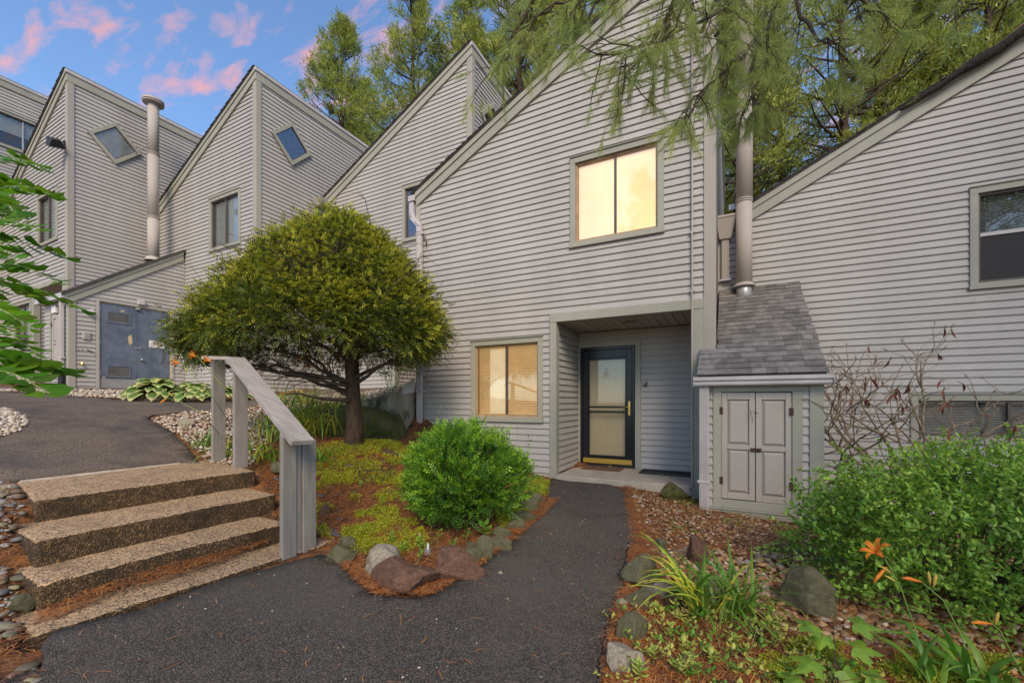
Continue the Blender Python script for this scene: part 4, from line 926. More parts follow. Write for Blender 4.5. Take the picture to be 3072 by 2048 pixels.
M['rk_pale'] = pmat('pale_grey_stone', (0.34, 0.29, 0.22), (0.2, 0.17, 0.12), scale=9, rough=.85, bump=.4, bscale=30, c3=(.13, .12, .05), s3=3, p3=(.54, .7), bdist=.01)
M['rk_moss'] = pmat('dark_mossy_boulder', (0.05, 0.062, 0.012), (0.15, 0.11, 0.06), scale=2.2, rough=.95, bump=1, bscale=16, c3=(.10, .14, .015), s3=5, p3=(.48, .62), bdist=.04)
M['slate'] = pmat('dark_slate', (0.055, 0.055, 0.06), (0.09, 0.085, 0.08), scale=5, rough=.6, bump=.4, bscale=20, stretch=(1, 1, 4))
def rock(px, py, wpx, hpx, mat, seed, label, depthr=1.0, rz=0, name='rock', sink=.25, base=None, cat='rock', planes=9, group=None, dz=0, amp=.17, taper=0):
    """px, py: bottom middle in the photograph, wpx, hpx: size in pixels there"""
    p = ong(px, py) if base is None else base
    dep = -p.x * SA + p.y * CA; w_ = wpx * dep / F; h_ = hpx * dep / F
    me = rockmesh(seed, planes, amp, taper=taper); o = bpy.data.objects.new(name, me); COL.objects.link(o); me.materials.append(M[mat])
    ex = w_ / 2; ez = h_ / 2 * (1 + sink); ey = ex * depthr
    o.scale = (ex, ey, ez)
    o.rotation_euler = (0, 0, AZ + rz)
    o.location = (p.x - SA * ey * .8, p.y + CA * ey * .8, p.z + h_ - ez + dz)
    tag(o, label, cat, group); return o
RK = [
 (1190, 1792, 270, 108, 'rk_red', 11, 'long red-brown wedge rock lying on the asphalt at the bed corner', .7),
 (1365, 1755, 175, 98, 'rk_red', 12, 'cracked red-brown rock behind the long wedge rock', .7),
 (1135, 1738, 160, 88, 'rk_pale', 13, 'broad pale flat-faced stone behind the red wedge rock', .6),
 (1015, 1700, 90, 60, 'rk_green', 14, 'mossy stone at the left corner of the bed beside the handrail foot', .7),
 (1040, 1662, 70, 50, 'rk_green', 15, 'small mossy stone touching the end of the landing pad', .7),
 (1405, 1705, 78, 58, 'rk_green', 16, 'rounded green stone right of the cracked red rock', .8),
 (1452, 1685, 66, 72, 'rk_green', 17, 'upright green edging stone with square top', .6),
 (1418, 1652, 38, 28, 'rk_green', 18, 'little green stone behind the upright edging stone', .8),
 (1502, 1660, 80, 50, 'rk_green', 19, 'wedge shaped green edging stone beside the path', .7),
 (1510, 1622, 62, 46, 'rk_green', 20, 'grey-green edging stone half buried in needles', .7),
 (1545, 1597, 60, 50, 'rk_green', 21, 'tilted slab-like edging stone halfway up the path', .5),
 (1572, 1572, 72, 46, 'rk_green', 22, 'broad mossy edging stone below the two highest ones', .7),
 (1590, 1540, 72, 44, 'rk_green', 23, 'pointed green edging stone second highest along the path', .7),
 (1608, 1516, 48, 34, 'rk_green', 24, 'highest green edging stone by the path near the porch', .8),
 (1935, 1768, 118, 105, 'rk_green', 25, 'large smooth mossy boulder at the right edge of the path', .8),
 (1990, 1800, 90, 50, 'rk_pale', 26, 'flat purple-grey stone in front of the large smooth boulder', .7),
 (1930, 1835, 95, 62, 'rk_green', 27, 'mossy stone below the flat purple-grey one', .8),
 (2040, 1828, 78, 48, 'rk_red', 28, 'tan rounded stone beside the grass-like clump', .8),
 (1870, 1830, 40, 26, 'rk_pale', 29, 'small white-grey stone resting on the long greenish slab', .8),
 (1898, 1930, 100, 100, 'rk_green', 30, 'long greenish slab of stone lying beside the path', .6),
 (1880, 2040, 105, 100, 'rk_pale', 31, 'pale speckled round stone at the bottom edge by the path', .8),
 (2108, 1700, 92, 84, 'rk_red', 32, 'brown pointed rock standing alone on the gravel', .8),
 (2490, 1862, 190, 130, 'rk_olive', 33, 'big dark boulder half under the leafy shrub', .8),
 (2030, 1506, 90, 52, 'rk_moss', 34, 'rough mossy rock just in front of the porch slab', .8),
 (1988, 1650, 34, 30, 'rk_green', 35, 'small greenish rock on the gravel above the large smooth boulder', .8),
 (545, 1286, 46, 34, 'rk_pale', 36, 'grey angular rock on the upper gravel left of the handrail', .8),
 (35, 1836, 72, 42, 'rk_green', 37, 'flat dark green stone among the pebbles left of the lowest step', .8),
 (967, 1552, 40, 36, 'rk_red', 38, 'round orange-brown stone right of the handrail posts', .9),
 (1502, 1732, 18, 16, 'rk_pale', 39, 'tiny pale stone lying alone on the asphalt', .8),
 (1413, 1742, 20, 15, 'rk_pale', 40, 'tiny pale stone at the edge of the asphalt near the cracked rock', .8),
 (1888, 1466, 16, 10, 'rk_pale', 41, 'tiny white stone at the path edge near the porch', .8),
 (1905, 1498, 32, 12, 'rk_pale', 42, 'flat pale stone in the needles right of the path top', .8),
 (1828, 1394, 18, 8, 'rk_green', 43, 'small stone lying on the doormat', .8)]
for r_ in RK:
    bs = None
    if r_[5] == 43: bs = onplane(1830, 1404, 'Z', .014)
    rock(*r_[:4], r_[4], r_[5], r_[6], depthr=r_[7], rz=random.uniform(-.25, .25) if r_[5] != 11 else -.35, base=bs, planes=7 if r_[5] in (11, 12) else 14 if r_[2] > 45 else 8, amp=.24 if r_[5] in (11, 12) else .17, taper=.62 if r_[5] == 11 else (.3 if r_[5] in (12, 19, 21, 32) else 0), sink=.35)
# boulders against the retaining wall and outcrops in the upper bed
b1 = rock(1085, 1330, 240, 130, 'rk_moss', 51, 'large dark mossy boulder beneath the sloping retaining wall', .45, base=Vector((-5.75, 5.35, .42)), planes=14)
rock(1165, 1318, 80, 78, 'rk_moss', 52, 'smaller mossy boulder hanging with roots beside the concrete block', .6, base=Vector((-5.35, 5.75, .42)))
rock(985, 1278, 160, 55, 'rk_moss', 53, 'low mossy ledge rock left of the tree trunk', .6, planes=14)
rock(1075, 1225, 80, 50, 'rk_pale', 54, 'rough grey outcrop on the slope behind the tree trunk', .8, base=Vector((-7.2, 6.5, 1.0)))
rock(700, 1398, 60, 25, 'rk_green', 55, 'low stone behind the middle handrail post', .8, base=Vector((-4.75, 3.15, .33)))
sl_ = [((1000, 1600), (1060, 1625), 'long grey slate slab leaning beside the handrail foot', .30), ((1020, 1560), (1040, 1575), 'dark slate shard in the needles above the long slab', .12), ((960, 1490), (985, 1500), 'dark slate shard near the second step', .14), ((1090, 1655), (1180, 1640), 'strip of dark slate edging behind the pale flat stone', .26), ((1045, 1400), (1070, 1405), 'thin dark slate under the wire ring', .2), ((1170, 1478), (1190, 1485), 'flat slate piece half hidden by the bright green bush', .18), ((830, 1440), (850, 1450), 'dark stone lying between step and handrail', .16)]
for i, (a, b, lb, ln) in enumerate(sl_):
    p = ong(*a); q = ong(*b); d = (q - p); ang = math.atan2(d.y, d.x)
    me = rockmesh(70 + i, 10, .12, 3); o = bpy.data.objects.new('slate_slab', me); COL.objects.link(o); me.materials.append(M['slate'])
    o.scale = (ln / 2, ln / 5, .018); o.location = (p.x, p.y, p.z + .015); o.rotation_euler = (random.uniform(-.2, .2), random.uniform(-.1, .1), ang); tag(o, lb, 'slate')

# ------------------------------------------------------------ retaining wall
rw = root('retaining_wall', 'low sloping concrete retaining wall running to the corner of the front unit', 'retaining wall', (-6.3, 6.1, .5))
fw = FY(6.05)
MB().prism(fw, [(-7.9, .3), (-5.28, .2), (-5.28, 1.36), (-5.65, 1.33), (-6.6, 1.12), (-7.9, .88)], .0, -.20).build('wall_body', M['mossconc'], rw, bevel=.012)
MB().prism(fw, [(-7.9, .881), (-6.6, 1.121), (-5.65, 1.331), (-5.62, 1.35), (-6.6, 1.145), (-7.9, .90)], .006, -.206).build('coping', M['concrete'], rw, bevel=.006)
MB().prism(fw, [(-5.60, .15), (-5.26, .15), (-5.26, 1.02), (-5.58, 1.00)], .14, .002).build('buttress', M['mossconc'], rw, bevel=.02)
pb_ = [onplane(a, b, 'Y', 5.99) for a, b in ((1207, 1182), (1242, 1177), (1243, 1133), (1211, 1153))]
MB().hexa([pb_[0], pb_[1], pb_[1] + Vector((0, .012, 0)), pb_[0] + Vector((0, .012, 0)), pb_[3], pb_[2], pb_[2] + Vector((0, .012, 0)), pb_[3] + Vector((0, .012, 0))]).build('metal_plate', M['steel'], rw, bevel=.001)['label'] = 'pale metal plate at the wall end'

# ------------------------------------------------------------ gravel
ICO1 = bmesh.new(); bmesh.ops.create_icosphere(ICO1, subdivisions=1, radius=1); I1v = np.array([v.co[:] for v in ICO1.verts]); I1f = np.array([[v.index for v in f.verts] for f in ICO1.faces]); ICO1.free()
ICO2 = bmesh.new(); bmesh.ops.create_icosphere(ICO2, subdivisions=2, radius=1); I2v = np.array([v.co[:] for v in ICO2.verts]); I2f = np.array([[v.index for v in f.verts] for f in ICO2.faces]); ICO2.free()
def pebbles(name, poly, n, r0, r1, mat, seed, label, holes=(), fine=False, zoff=.0, sparse=None, pile=0.0):
    rg = np.random.default_rng(seed); xs = np.array([p[0] for p in poly]); ys = np.array([p[1] for p in poly])
    x = rg.uniform(xs.min(), xs.max(), n * 4); y = rg.uniform(ys.min(), ys.max(), n * 4); m = inpoly(x, y, poly)
    for hpoly in holes: m &= ~inpoly(x, y, hpoly)
    if sparse is not None:
        nz = np.array([noise.noise(Vector((a * sparse[0], b * sparse[0], 4.0))) for a, b in zip(x, y)]); m &= nz > sparse[1]
    x, y = x[m][:n], y[m][:n]; k = len(x); r = r0 + (r1 - r0) * rg.random(k) ** 2.2
    S = np.stack([r * rg.uniform(.8, 1.45, k), r * rg.uniform(.65, 1.0, k), r * rg.uniform(.35, .65, k)], 1)
    V0, F0 = (I2v, I2f) if fine else (I1v, I1f); nv = len(V0)
    P = V0[None] * S[:, None, :]
    P = P * (1 + rg.normal(0, .07, (k, nv, 1)))
    a = rg.uniform(0, 2 * np.pi, k); t = rg.normal(0, .25, k); ca, sa = np.cos(a), np.sin(a); ct, st_ = np.cos(t), np.sin(t)
    X, Y, Zz = P[..., 0], P[..., 1], P[..., 2]
    X, Zz = X * ct[:, None] - Zz * st_[:, None], X * st_[:, None] + Zz * ct[:, None]
    X, Y = X * ca[:, None] - Y * sa[:, None], X * sa[:, None] + Y * ca[:, None]
    z = gzn(x, y) + zoff + S[:, 2] * .55 + rg.random(k) * pile
    V = np.stack([X + x[:, None], Y + y[:, None], Zz + z[:, None]], 2).reshape(-1, 3)
    Fc = (F0[None] + (np.arange(k) * nv)[:, None, None]).reshape(-1, 3)
    o = npmesh(name, V, Fc, mat, smooth=True); tag(o, label, 'gravel', kind='stuff'); return o
def stonemat(name, cols, rough=.7):
    m = bpy.data.materials.new(name); m.use_nodes = True; t = m.node_tree; b = t.nodes['Principled BSDF']; b.inputs['Roughness'].default_value = rough
    g = t.nodes.new('ShaderNodeNewGeometry'); r = t.nodes.new('ShaderNodeValToRGB'); r.color_ramp.interpolation = 'CONSTANT'
    e = r.color_ramp.elements
    while len(e) < len(cols): e.new(.5)
    for i, c in enumerate(cols): e[i].position = i / len(cols); e[i].color = (*c, 1)
    t.links.new(g.outputs['Random Per Island'], r.inputs[0])
    n = t.nodes.new('ShaderNodeTexNoise'); n.inputs['Scale'].default_value = 30; tc_ = t.nodes.new('ShaderNodeTexCoord'); t.links.new(tc_.outputs['Object'], n.inputs['Vector'])
    mx_ = t.nodes.new('ShaderNodeMix'); mx_.data_type = 'RGBA'; mx_.blend_type = 'MULTIPLY'; mx_.inputs[0].default_value = .35
    t.links.new(r.outputs[0], mx_.inputs[6]); t.links.new(n.outputs[0], mx_.inputs[7]); t.links.new(mx_.outputs[2], b.inputs['Base Color']); return m
M['peb'] = stonemat('river_pebbles', [(.50, .33, .16), (.34, .20, .09), (.56, .43, .27), (.26, .14, .06), (.40, .28, .16), (.64, .53, .38), (.38, .18, .08), (.24, .18, .12), (.54, .32, .13), (.20, .13, .07), (.40, .33, .25), (.42, .27, .11)])
M['pebpale'] = stonemat('pale_pebbles', [(.66, .56, .42), (.50, .38, .27), (.78, .70, .58), (.42, .30, .20), (.60, .48, .36), (.72, .66, .58), (.52, .36, .24), (.38, .33, .28)])
M['pebdark'] = stonemat('wet_pebbles', [(.24, .22, .16), (.16, .12, .08), (.32, .30, .26), (.12, .11, .07), (.22, .17, .11), (.36, .34, .32), (.20, .10, .06), (.15, .15, .14), (.28, .25, .13)])
gR = outline([(1885, 1462), (1960, 1480), (2040, 1500), (2130, 1530), (2180, 1552)]) + [(.1, 5.95), (1.2, 5.95), (2.4, 7.6), (4.8, 7.6), (4.8, 2.0), (2.1, 1.35), (1.6, 1.75)] + outline([(2700, 1960), (2300, 1905), (2120, 1830), (1985, 1760), (1960, 1700), (1925, 1610), (1905, 1530)])
pebbles('gravel', gR, 11500, .012, .028, M['peb'], 1, 'bed of mixed brown river pebbles between path, closet and leafy shrub', fine=False, pile=.015)
pebbles('gravel', outline([(1960, 1640), (2500, 1680), (2900, 1900), (3072, 2048), (2600, 1960), (2200, 1860), (2000, 1760)]), 900, .018, .034, M['peb'], 11, 'larger pebbles scattered over the right gravel bed', fine=True, pile=.012)
gL = [(-5.8, 1.34), (-4.75, 1.16), (-4.15, 1.0), (-3.75, .88), (-3.35, .84), (-2.86, .76), (-2.80, .40), (-3.2, -.6), (-6.5, -.8), (-6.6, 1.2)]
pebbles('gravel', gL, 2700, .018, .046, M['pebdark'], 2, 'large wet pebbles in needles down the left side of the steps', fine=True, pile=.015, sparse=(1.4, -.45))
pebbles('gravel', gL, 3000, .010, .022, M['pebdark'], 12, 'small wet pebbles among the large ones left of the steps', pile=.01, sparse=(1.4, -.1))
isl = outline([(-60, 1222), (0, 1231), (40, 1238), (72, 1254), (86, 1275), (60, 1300), (0, 1320), (-60, 1335)])
pebbles('gravel', isl, 900, .02, .036, M['pebpale'], 3, 'island of pale pebbles at the left side of the upper path', pile=.03, zoff=.02)
gS = outline([(0, 1175), (230, 1175), (500, 1176), (640, 1178), (640, 1207), (560, 1209), (400, 1204), (260, 1194), (120, 1183), (0, 1179)])
pebbles('gravel', gS, 3600, .018, .034, M['pebpale'], 4, 'strip of pale pebbles between the upper path and the utility shed', pile=.03, zoff=.02)
gM = outline([(450, 1262), (560, 1240), (760, 1226), (960, 1205), (960, 1235), (850, 1290), (800, 1340), (760, 1400), (700, 1400), (640, 1400), (590, 1362), (540, 1312)])
pebbles('gravel', gM, 3000, .016, .032, M['pebpale'], 5, 'pale pebbles on the upper bed behind the handrail posts', pile=.03, zoff=.015)
gH = [(-19.6, 4.25), (-15.0, 4.1), (-15.0, 3.6), (-16.5, 3.1), (-19.6, 2.6)]
pebbles('gravel', gH, 2200, .02, .036, M['pebpale'], 6, 'bank of pale pebbles at the foot of the floodlit unit', pile=.08, zoff=.04)
gW = [(-8.6, 6.4), (-5.35, 6.3), (-5.35, 7.2), (-7.4, 7.4), (-8.6, 7.2)]
pebbles('gravel', gW, 1700, .016, .032, M['pebpale'], 7, 'pale pebbles behind the sloping retaining wall', pile=.03, zoff=.02)
# ------------------------------------------------------------ fallen pine needles
M['needle_dead'] = stonemat('dry_pine_needles', [(.60, .20, .04), (.34, .10, .03), (.72, .31, .08), (.17, .06, .03), (.48, .21, .08), (.62, .22, .04), (.28, .14, .07)], .7)
def litter(name, poly, n, seed, label, ln=(.05, .10), w_=.0016, zoff=.006, pile=.02, sparse=None, holes=()):
    rg = np.random.default_rng(seed); xs = np.array([p[0] for p in poly]); ys = np.array([p[1] for p in poly])
    x = rg.uniform(xs.min(), xs.max(), n * 5); y = rg.uniform(ys.min(), ys.max(), n * 5); m = inpoly(x, y, poly)
    for h_ in holes: m &= ~inpoly(x, y, h_)
    if sparse is not None:
        nz = np.array([noise.noise(Vector((a * sparse[0], b * sparse[0], 8.0))) for a, b in zip(x, y)]); m &= nz > sparse[1]
    x, y = x[m][:n], y[m][:n]; k = len(x); L_ = rg.uniform(*ln, k); a = rg.uniform(0, 2 * np.pi, k)
    z = gzn(x, y) + zoff + .003 + rg.random(k) * pile; dz_ = rg.normal(0, .10, k) * L_
    d = np.stack([np.cos(a) * L_, np.sin(a) * L_, dz_], 1); s = np.stack([-np.sin(a), np.cos(a), np.zeros(k)], 1) * w_
    c = np.stack([x, y, z], 1); bend = s * rg.normal(0, 6, (k, 1)) + np.array([0, 0, .004])
    V = np.stack([c - d / 2 - s, c - d / 2 + s, c + bend + s, c + bend - s, c + d / 2 + s * .5, c + d / 2 - s * .5], 1).reshape(-1, 3)
    q = np.array([[0, 1, 2, 3], [3, 2, 4, 5]]); Fc = (q[None] + (np.arange(k) * 6)[:, None, None]).reshape(-1, 4)
    o = npmesh(name, V, Fc, M['needle_dead']); tag(o, label, 'pine needles', kind='stuff'); return o
bed = outline([(600, 1400), (770, 1400), (830, 1600), (990, 1625), (1010, 1690), (1115, 1790), (1300, 1785), (1450, 1690), (1600, 1560), (1640, 1500), (1650, 1440), (1560, 1425), (1270, 1395), (1240, 1320), (1000, 1310), (850, 1330), (760, 1330)])
edgeR = outline([(1868, 1440), (1895, 1450), (1960, 1620), (1990, 1700), (1990, 1780), (1950, 1900), (1900, 2100), (1800, 2100), (1815, 1960), (1835, 1850), (1860, 1790), (1890, 1700), (1885, 1560)])
corner = [(p.x, p.y) for p in (ong(1870, 1850), ong(2100, 1850), ong(2400, 1900), ong(2700, 1960), ong(3072, 2040), ong(3300, 2200), ong(2700, 2300), ong(1830, 2200), ong(1815, 2000))]
litter('pine_needles', bed, 30000, 1, 'orange pine needle mulch over the planted bed', pile=.02)
litter('pine_needles', edgeR, 8000, 2, 'drift of orange needles along the right edge of the lower path', pile=.02)
litter('pine_needles', corner, 8000, 3, 'needle mulch under the variegated plants', pile=.02)
litter('pine_needles', gL, 11000, 4, 'orange needles among the pebbles left of the steps', pile=.035, sparse=(2.2, -.25))
litter('pine_needles', gR, 26000, 5, 'scattered needles over the right gravel', zoff=.012, pile=.03, sparse=(1.5, -.25))
drift = [(-3.67, .95), (-3.52, .9), (-3.50, .98), (-3.56, 1.25), (-3.50, 1.5), (-3.50, 1.9), (-3.58, 2.3), (-3.66, 2.3)]
litter('pine_needles', drift, 1100, 6, 'drift of needles against the lowest riser', zoff=.012, pile=.012)
litter('pine_needles', low, 500, 7, 'single needles scattered over the asphalt', zoff=.032, pile=.004, ln=(.04, .09))
litter('pine_needles', densify(outline([(1010, 1695), (1120, 1800), (1300, 1800), (1420, 1720), (1600, 1580), (1680, 1500), (1640, 1500), (1560, 1570), (1420, 1670), (1300, 1760), (1180, 1780), (1060, 1700)]), .2, .03, 3), 3500, 8, 'needles spilling from the bed edge on to the asphalt', zoff=.03, pile=.012)
litter('pine_needles', outline([(440, 1262), (560, 1240), (760, 1226), (960, 1215), (960, 1300), (760, 1400), (620, 1400), (540, 1312)]), 3000, 9, 'needles on the upper gravel behind the posts', zoff=.03, pile=.02, sparse=(2, -.1))

# cracks and the patch seam in the lower path
mb = MB()
for ci, cr in enumerate(([(1645, 1543), (1700, 1548), (1760, 1552), (1820, 1547), (1900, 1543)], [(1795, 2040), (1800, 1980), (1812, 1920), (1822, 1880), (1835, 1840)], [(1846, 1735), (1872, 1700), (1880, 1660), (1886, 1620)], [(1640, 1474), (1672, 1476), (1700, 1480)])):
    pts = [ong(a, b, .024) for a, b in cr]; fine = []
    for a, b in zip(pts[:-1], pts[1:]):
        for q in range(8): p = a.lerp(b, q / 8); fine.append(p + Vector((random.gauss(0, .007), random.gauss(0, .007), 0)))
    for a, b in zip(fine[:-1], fine[1:]):
        d = (b - a).normalized().cross(Vector((0, 0, 1))) * random.uniform(.002, .0045)
        za, zb_ = g1(a.x, a.y) + .0295, g1(b.x, b.y) + .0295
        mb.add([(a.x - d.x, a.y - d.y, za), (a.x + d.x, a.y + d.y, za), (b.x + d.x, b.y + d.y, zb_), (b.x - d.x, b.y - d.y, zb_)], [(0, 1, 2, 3)])
tag(mb.build('path_crack', pmat('crack_tar', (.006, .006, .006), rough=.9), None, recalc=False), 'thin dark cracks and patch seams in the lower asphalt path', 'crack', kind='stuff')

side = [(-4.62, 2.98), (-3.95, 2.78), (-3.3, 2.80), (-2.9, 2.75), (-2.5, 2.95), (-3.3, 4.4), (-5.3, 4.4), (-5.6, 3.3)]
litter('pine_needles', side, 9000, 12, 'needle mulch right beside the end of the steps')
pebbles('bark_chips', bed + [], 900, .008, .020, M['slate'], 21, 'small dark chips and stones strewn in the planted bed', pile=.015)
pebbles('bark_chips', side, 350, .008, .024, M['slate'], 22, 'small dark chips in the mulch beside the steps', pile=.015)
pebbles('bark_chips', low, 500, .003, .007, M['pebpale'], 23, 'tiny pale grit scattered on the asphalt', zoff=.028, pile=.0)
# ------------------------------------------------------------ plants
def nrm(a): return a / (np.linalg.norm(a, axis=-1, keepdims=True) + 1e-9)
def leafmat(name, c1, c2, scale=3, transl=.35, isl=.25, hue=.02, rough=.5, spec=.4, **k):
    return pmat(name, c1, c2, scale=scale, rough=rough, islvar=isl, hue=hue, transl=transl, spec=spec, detail=3, **k)
def diamonds(P, D, T, L_, W_, lift=0.0):
    """one four-cornered leaf per row"""
    N_ = nrm(np.cross(T, D)); L_ = np.asarray(L_).reshape(-1, 1); W_ = np.asarray(W_).reshape(-1, 1)
    m_ = P + D * L_ * .45 + N_ * L_ * lift
    V = np.stack([P, m_ + T * W_ / 2, P + D * L_, m_ - T * W_ / 2], 1).reshape(-1, 3)
    return V, np.arange(len(V)).reshape(-1, 4)
def ovals(P, D, T, L_, W_, fold=.12, curl=.1):
    N_ = nrm(np.cross(D, T)); L_ = np.asarray(L_).reshape(-1, 1); W_ = np.asarray(W_).reshape(-1, 1)
    b = P; t = P + D * L_ - N_ * L_ * curl
    l1 = P + D * L_ * .28 + T * W_ * .42 + N_ * W_ * fold; l2 = P + D * L_ * .68 + T * W_ * .46 + N_ * (W_ * fold - L_ * curl * .3)
    r1 = P + D * L_ * .28 - T * W_ * .42 + N_ * W_ * fold; r2 = P + D * L_ * .68 - T * W_ * .46 + N_ * (W_ * fold - L_ * curl * .3)
    V = np.stack([b, l1, l2, t, r2, r1], 1).reshape(-1, 3); k = len(P)
    q = np.array([[0, 1, 2, 3], [0, 3, 4, 5]]); return V, (q[None] + (np.arange(k) * 6)[:, None, None]).reshape(-1, 4)
def perp(D, rg, bias=None, amt=1.0):
    R_ = rg.normal(0, 1, D.shape) * amt
    if bias is not None: R_ = R_ + np.asarray(bias)
    return nrm(np.cross(D, R_))
def sprays(P, D, ln, m, lf, wf, rg, flat=(0, 0, 2.0), ang=.85, droop=0.0, roll=.8):
    k = len(P); D = nrm(D); T = perp(D, rg, flat, roll); ln = np.broadcast_to(np.asarray(ln, float), (k,)).reshape(k, 1)
    Ps, Ds, Ts, Ls, Ws = [], [], [], [], []
    for j in range(m):
        t = (j + .6) / m; s = 1 if j % 2 else -1
        if j == m - 1: dirn = D
        else: dirn = nrm(D * .8 + T * s * ang + rg.normal(0, .12, (k, 3)))
        Ps.append(P + D * ln * t + np.array([0, 0, -droop]) * ln * t * t); Ds.append(dirn); Ts.append(nrm(np.cross(np.cross(D, T), dirn)))
        Ls.append(lf * (1.1 - .5 * t) * rg.uniform(.7, 1.2, k)); Ws.append(np.full(k, wf))
    return diamonds(np.concatenate(Ps), np.concatenate(Ds), np.concatenate(Ts), np.concatenate(Ls), np.concatenate(Ws))
def join(parts):
    V, Fc, o = [], [], 0
    for v, f in parts: V.append(v); Fc.append(f + o); o += len(v)
    return np.concatenate(V), np.concatenate(Fc)
def nz3(P, s, off=0.0): return np.array([noise.noise(Vector((p[0] * s + off, p[1] * s, p[2] * s))) for p in P])
def wander(a, b, n, amp, rr, sag=0.0):
    a, b = Vector(a), Vector(b); L_ = (b - a).length; o = []; w1 = Vector((0, 0, 0))
    for i in range(n + 1):
        t = i / n
        if 0 < i: w1 += Vector((rr.gauss(0, 1), rr.gauss(0, 1), rr.gauss(0, 1))) * amp * L_ / math.sqrt(n)
        o.append(a.lerp(b, t) + w1 * min(1, 2 * t) + Vector((0, 0, -sag * L_ * t * t)))
    return o
def ribbons(P, az, ln, w0, rg, n=7, el0=1.25, bend=1.9, twist=.3):
    """arching strap leaves"""
    k = len(P); el = el0 + rg.normal(0, .16, k); be = bend * rg.uniform(.55, 1.25, k); c = P.copy(); V = []
    side0 = np.stack([-np.sin(az), np.cos(az), np.zeros(k)], 1)
    for i in range(n + 1):
        t = i / n; w = w0 * (1 - t ** 2.2) * (.55 + .9 * min(t * 3, 1)) / 1.3
        e = el - be * t; d = np.stack([np.cos(az) * np.cos(e), np.sin(az) * np.cos(e), np.sin(e)], 1)
        up = np.cross(side0, d); s = side0 + up * twist * t
        V += [c - s * np.reshape(w, (-1, 1)) / 2 if np.ndim(w) else c - s * w / 2, c - up * (0.12 * w0), c + s * w / 2]
        c = c + d * (ln / n).reshape(-1, 1)
    V = np.stack(V, 1); nv = V.shape[1]; q = []
    for i in range(n):
        b = i * 3; q += [[b, b + 1, b + 4, b + 3], [b + 1, b + 2, b + 5, b + 4]]
    return V.reshape(-1, 3), (np.array(q)[None] + (np.arange(k) * nv)[:, None, None]).reshape(-1, 4)

M['bark'] = pmat('brown_bark', (0.075, 0.045, 0.028), (0.03, 0.02, 0.014), scale=9, rough=.95, bump=1.0, bscale=14, stretch=(3, 3, .6), c3=(.07, .08, .025), s3=4, p3=(.58, .7), bdist=.03)
M['twig'] = pmat('dark_twig', (0.04, 0.028, 0.02), (0.07, 0.05, 0.035), scale=8, rough=.9)
M['greytwig'] = pmat('grey_bare_twig', (0.32, 0.23, 0.15), (0.16, 0.115, 0.07), scale=12, rough=.85, c3=(.09, .10, .03), s3=9, p3=(.56, .66))
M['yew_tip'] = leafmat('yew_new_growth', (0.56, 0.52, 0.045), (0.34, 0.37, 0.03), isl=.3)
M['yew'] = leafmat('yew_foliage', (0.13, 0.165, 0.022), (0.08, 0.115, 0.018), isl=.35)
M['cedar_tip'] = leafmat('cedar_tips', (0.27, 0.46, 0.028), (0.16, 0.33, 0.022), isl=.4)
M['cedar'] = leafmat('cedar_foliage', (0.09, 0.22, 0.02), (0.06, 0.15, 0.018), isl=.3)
M['privet'] = leafmat('shrub_leaf', (0.27, 0.44, 0.06), (0.15, 0.29, 0.04), scale=1.5, isl=.3, hue=.015, rough=.42)
M['privet_new'] = leafmat('shrub_young_leaf', (0.36, 0.52, 0.06), (0.26, 0.44, 0.05), scale=2, isl=.2)
M['pine'] = leafmat('pine_foliage', (0.42, 0.45, 0.07), (0.17, 0.23, 0.045), scale=.9, isl=.3, hue=.015, transl=.4)
M['pine_near'] = leafmat('near_pine_needles', (0.26, 0.35, 0.08), (0.42, 0.47, 0.12), scale=3, isl=.35, transl=.35, rough=.35)
M['lily'] = leafmat('strap_leaf', (0.16, 0.30, 0.03), (0.10, 0.23, 0.025), scale=4, isl=.25, rough=.4)
M['lilyyellow'] = leafmat('yellowing_strap_leaf', (0.70, 0.64, 0.06), (0.40, 0.48, 0.05), scale=2, isl=.25, c3=(.62, .36, .10), s3=3, p3=(.55, .7))
M['sedum'] = leafmat('sedum_leaf', (0.46, 0.48, 0.03), (0.28, 0.34, 0.025), scale=3, isl=.25)
M['weed'] = leafmat('seedling_leaf', (0.20, 0.40, 0.04), (0.13, 0.30, 0.03), scale=6, isl=.2)
M['hosta'] = leafmat('hosta_green', (0.13, 0.25, 0.04), (0.09, 0.18, 0.03), scale=6, isl=.2, rough=.4)
M['cream'] = leafmat('cream_leaf_margin', (0.62, 0.60, 0.22), (0.5, 0.55, 0.2), scale=6, isl=.1)
M['varieg'] = leafmat('yellow_leaf_margin', (0.60, 0.58, 0.12), (0.45, 0.50, 0.10), scale=6, isl=.15)
M['orange'] = pmat('orange_petal', (0.80, 0.20, 0.02), (0.85, 0.33, 0.03), scale=12, rough=.5, transl=.3)
M['bud'] = pmat('flower_bud', (0.62, 0.34, 0.06), (0.45, 0.42, 0.08), scale=9, rough=.5, transl=.2)
M['stem'] = pmat('green_stem', (0.16, 0.26, 0.05), rough=.5)
M['redleaf'] = pmat('dead_red_leaf', (0.14, 0.03, 0.018), (0.2, 0.07, 0.03), scale=9, rough=.6, islvar=.3, transl=.15)
M['locust'] = leafmat('sapling_leaf', (0.12, 0.26, 0.010), (0.07, 0.18, 0.010), scale=5, isl=.35, transl=.5, rough=.38)
M['maple'] = leafmat('maple_leaf', (0.20, 0.36, 0.03), (0.10, 0.22, 0.025), scale=14, isl=.2)

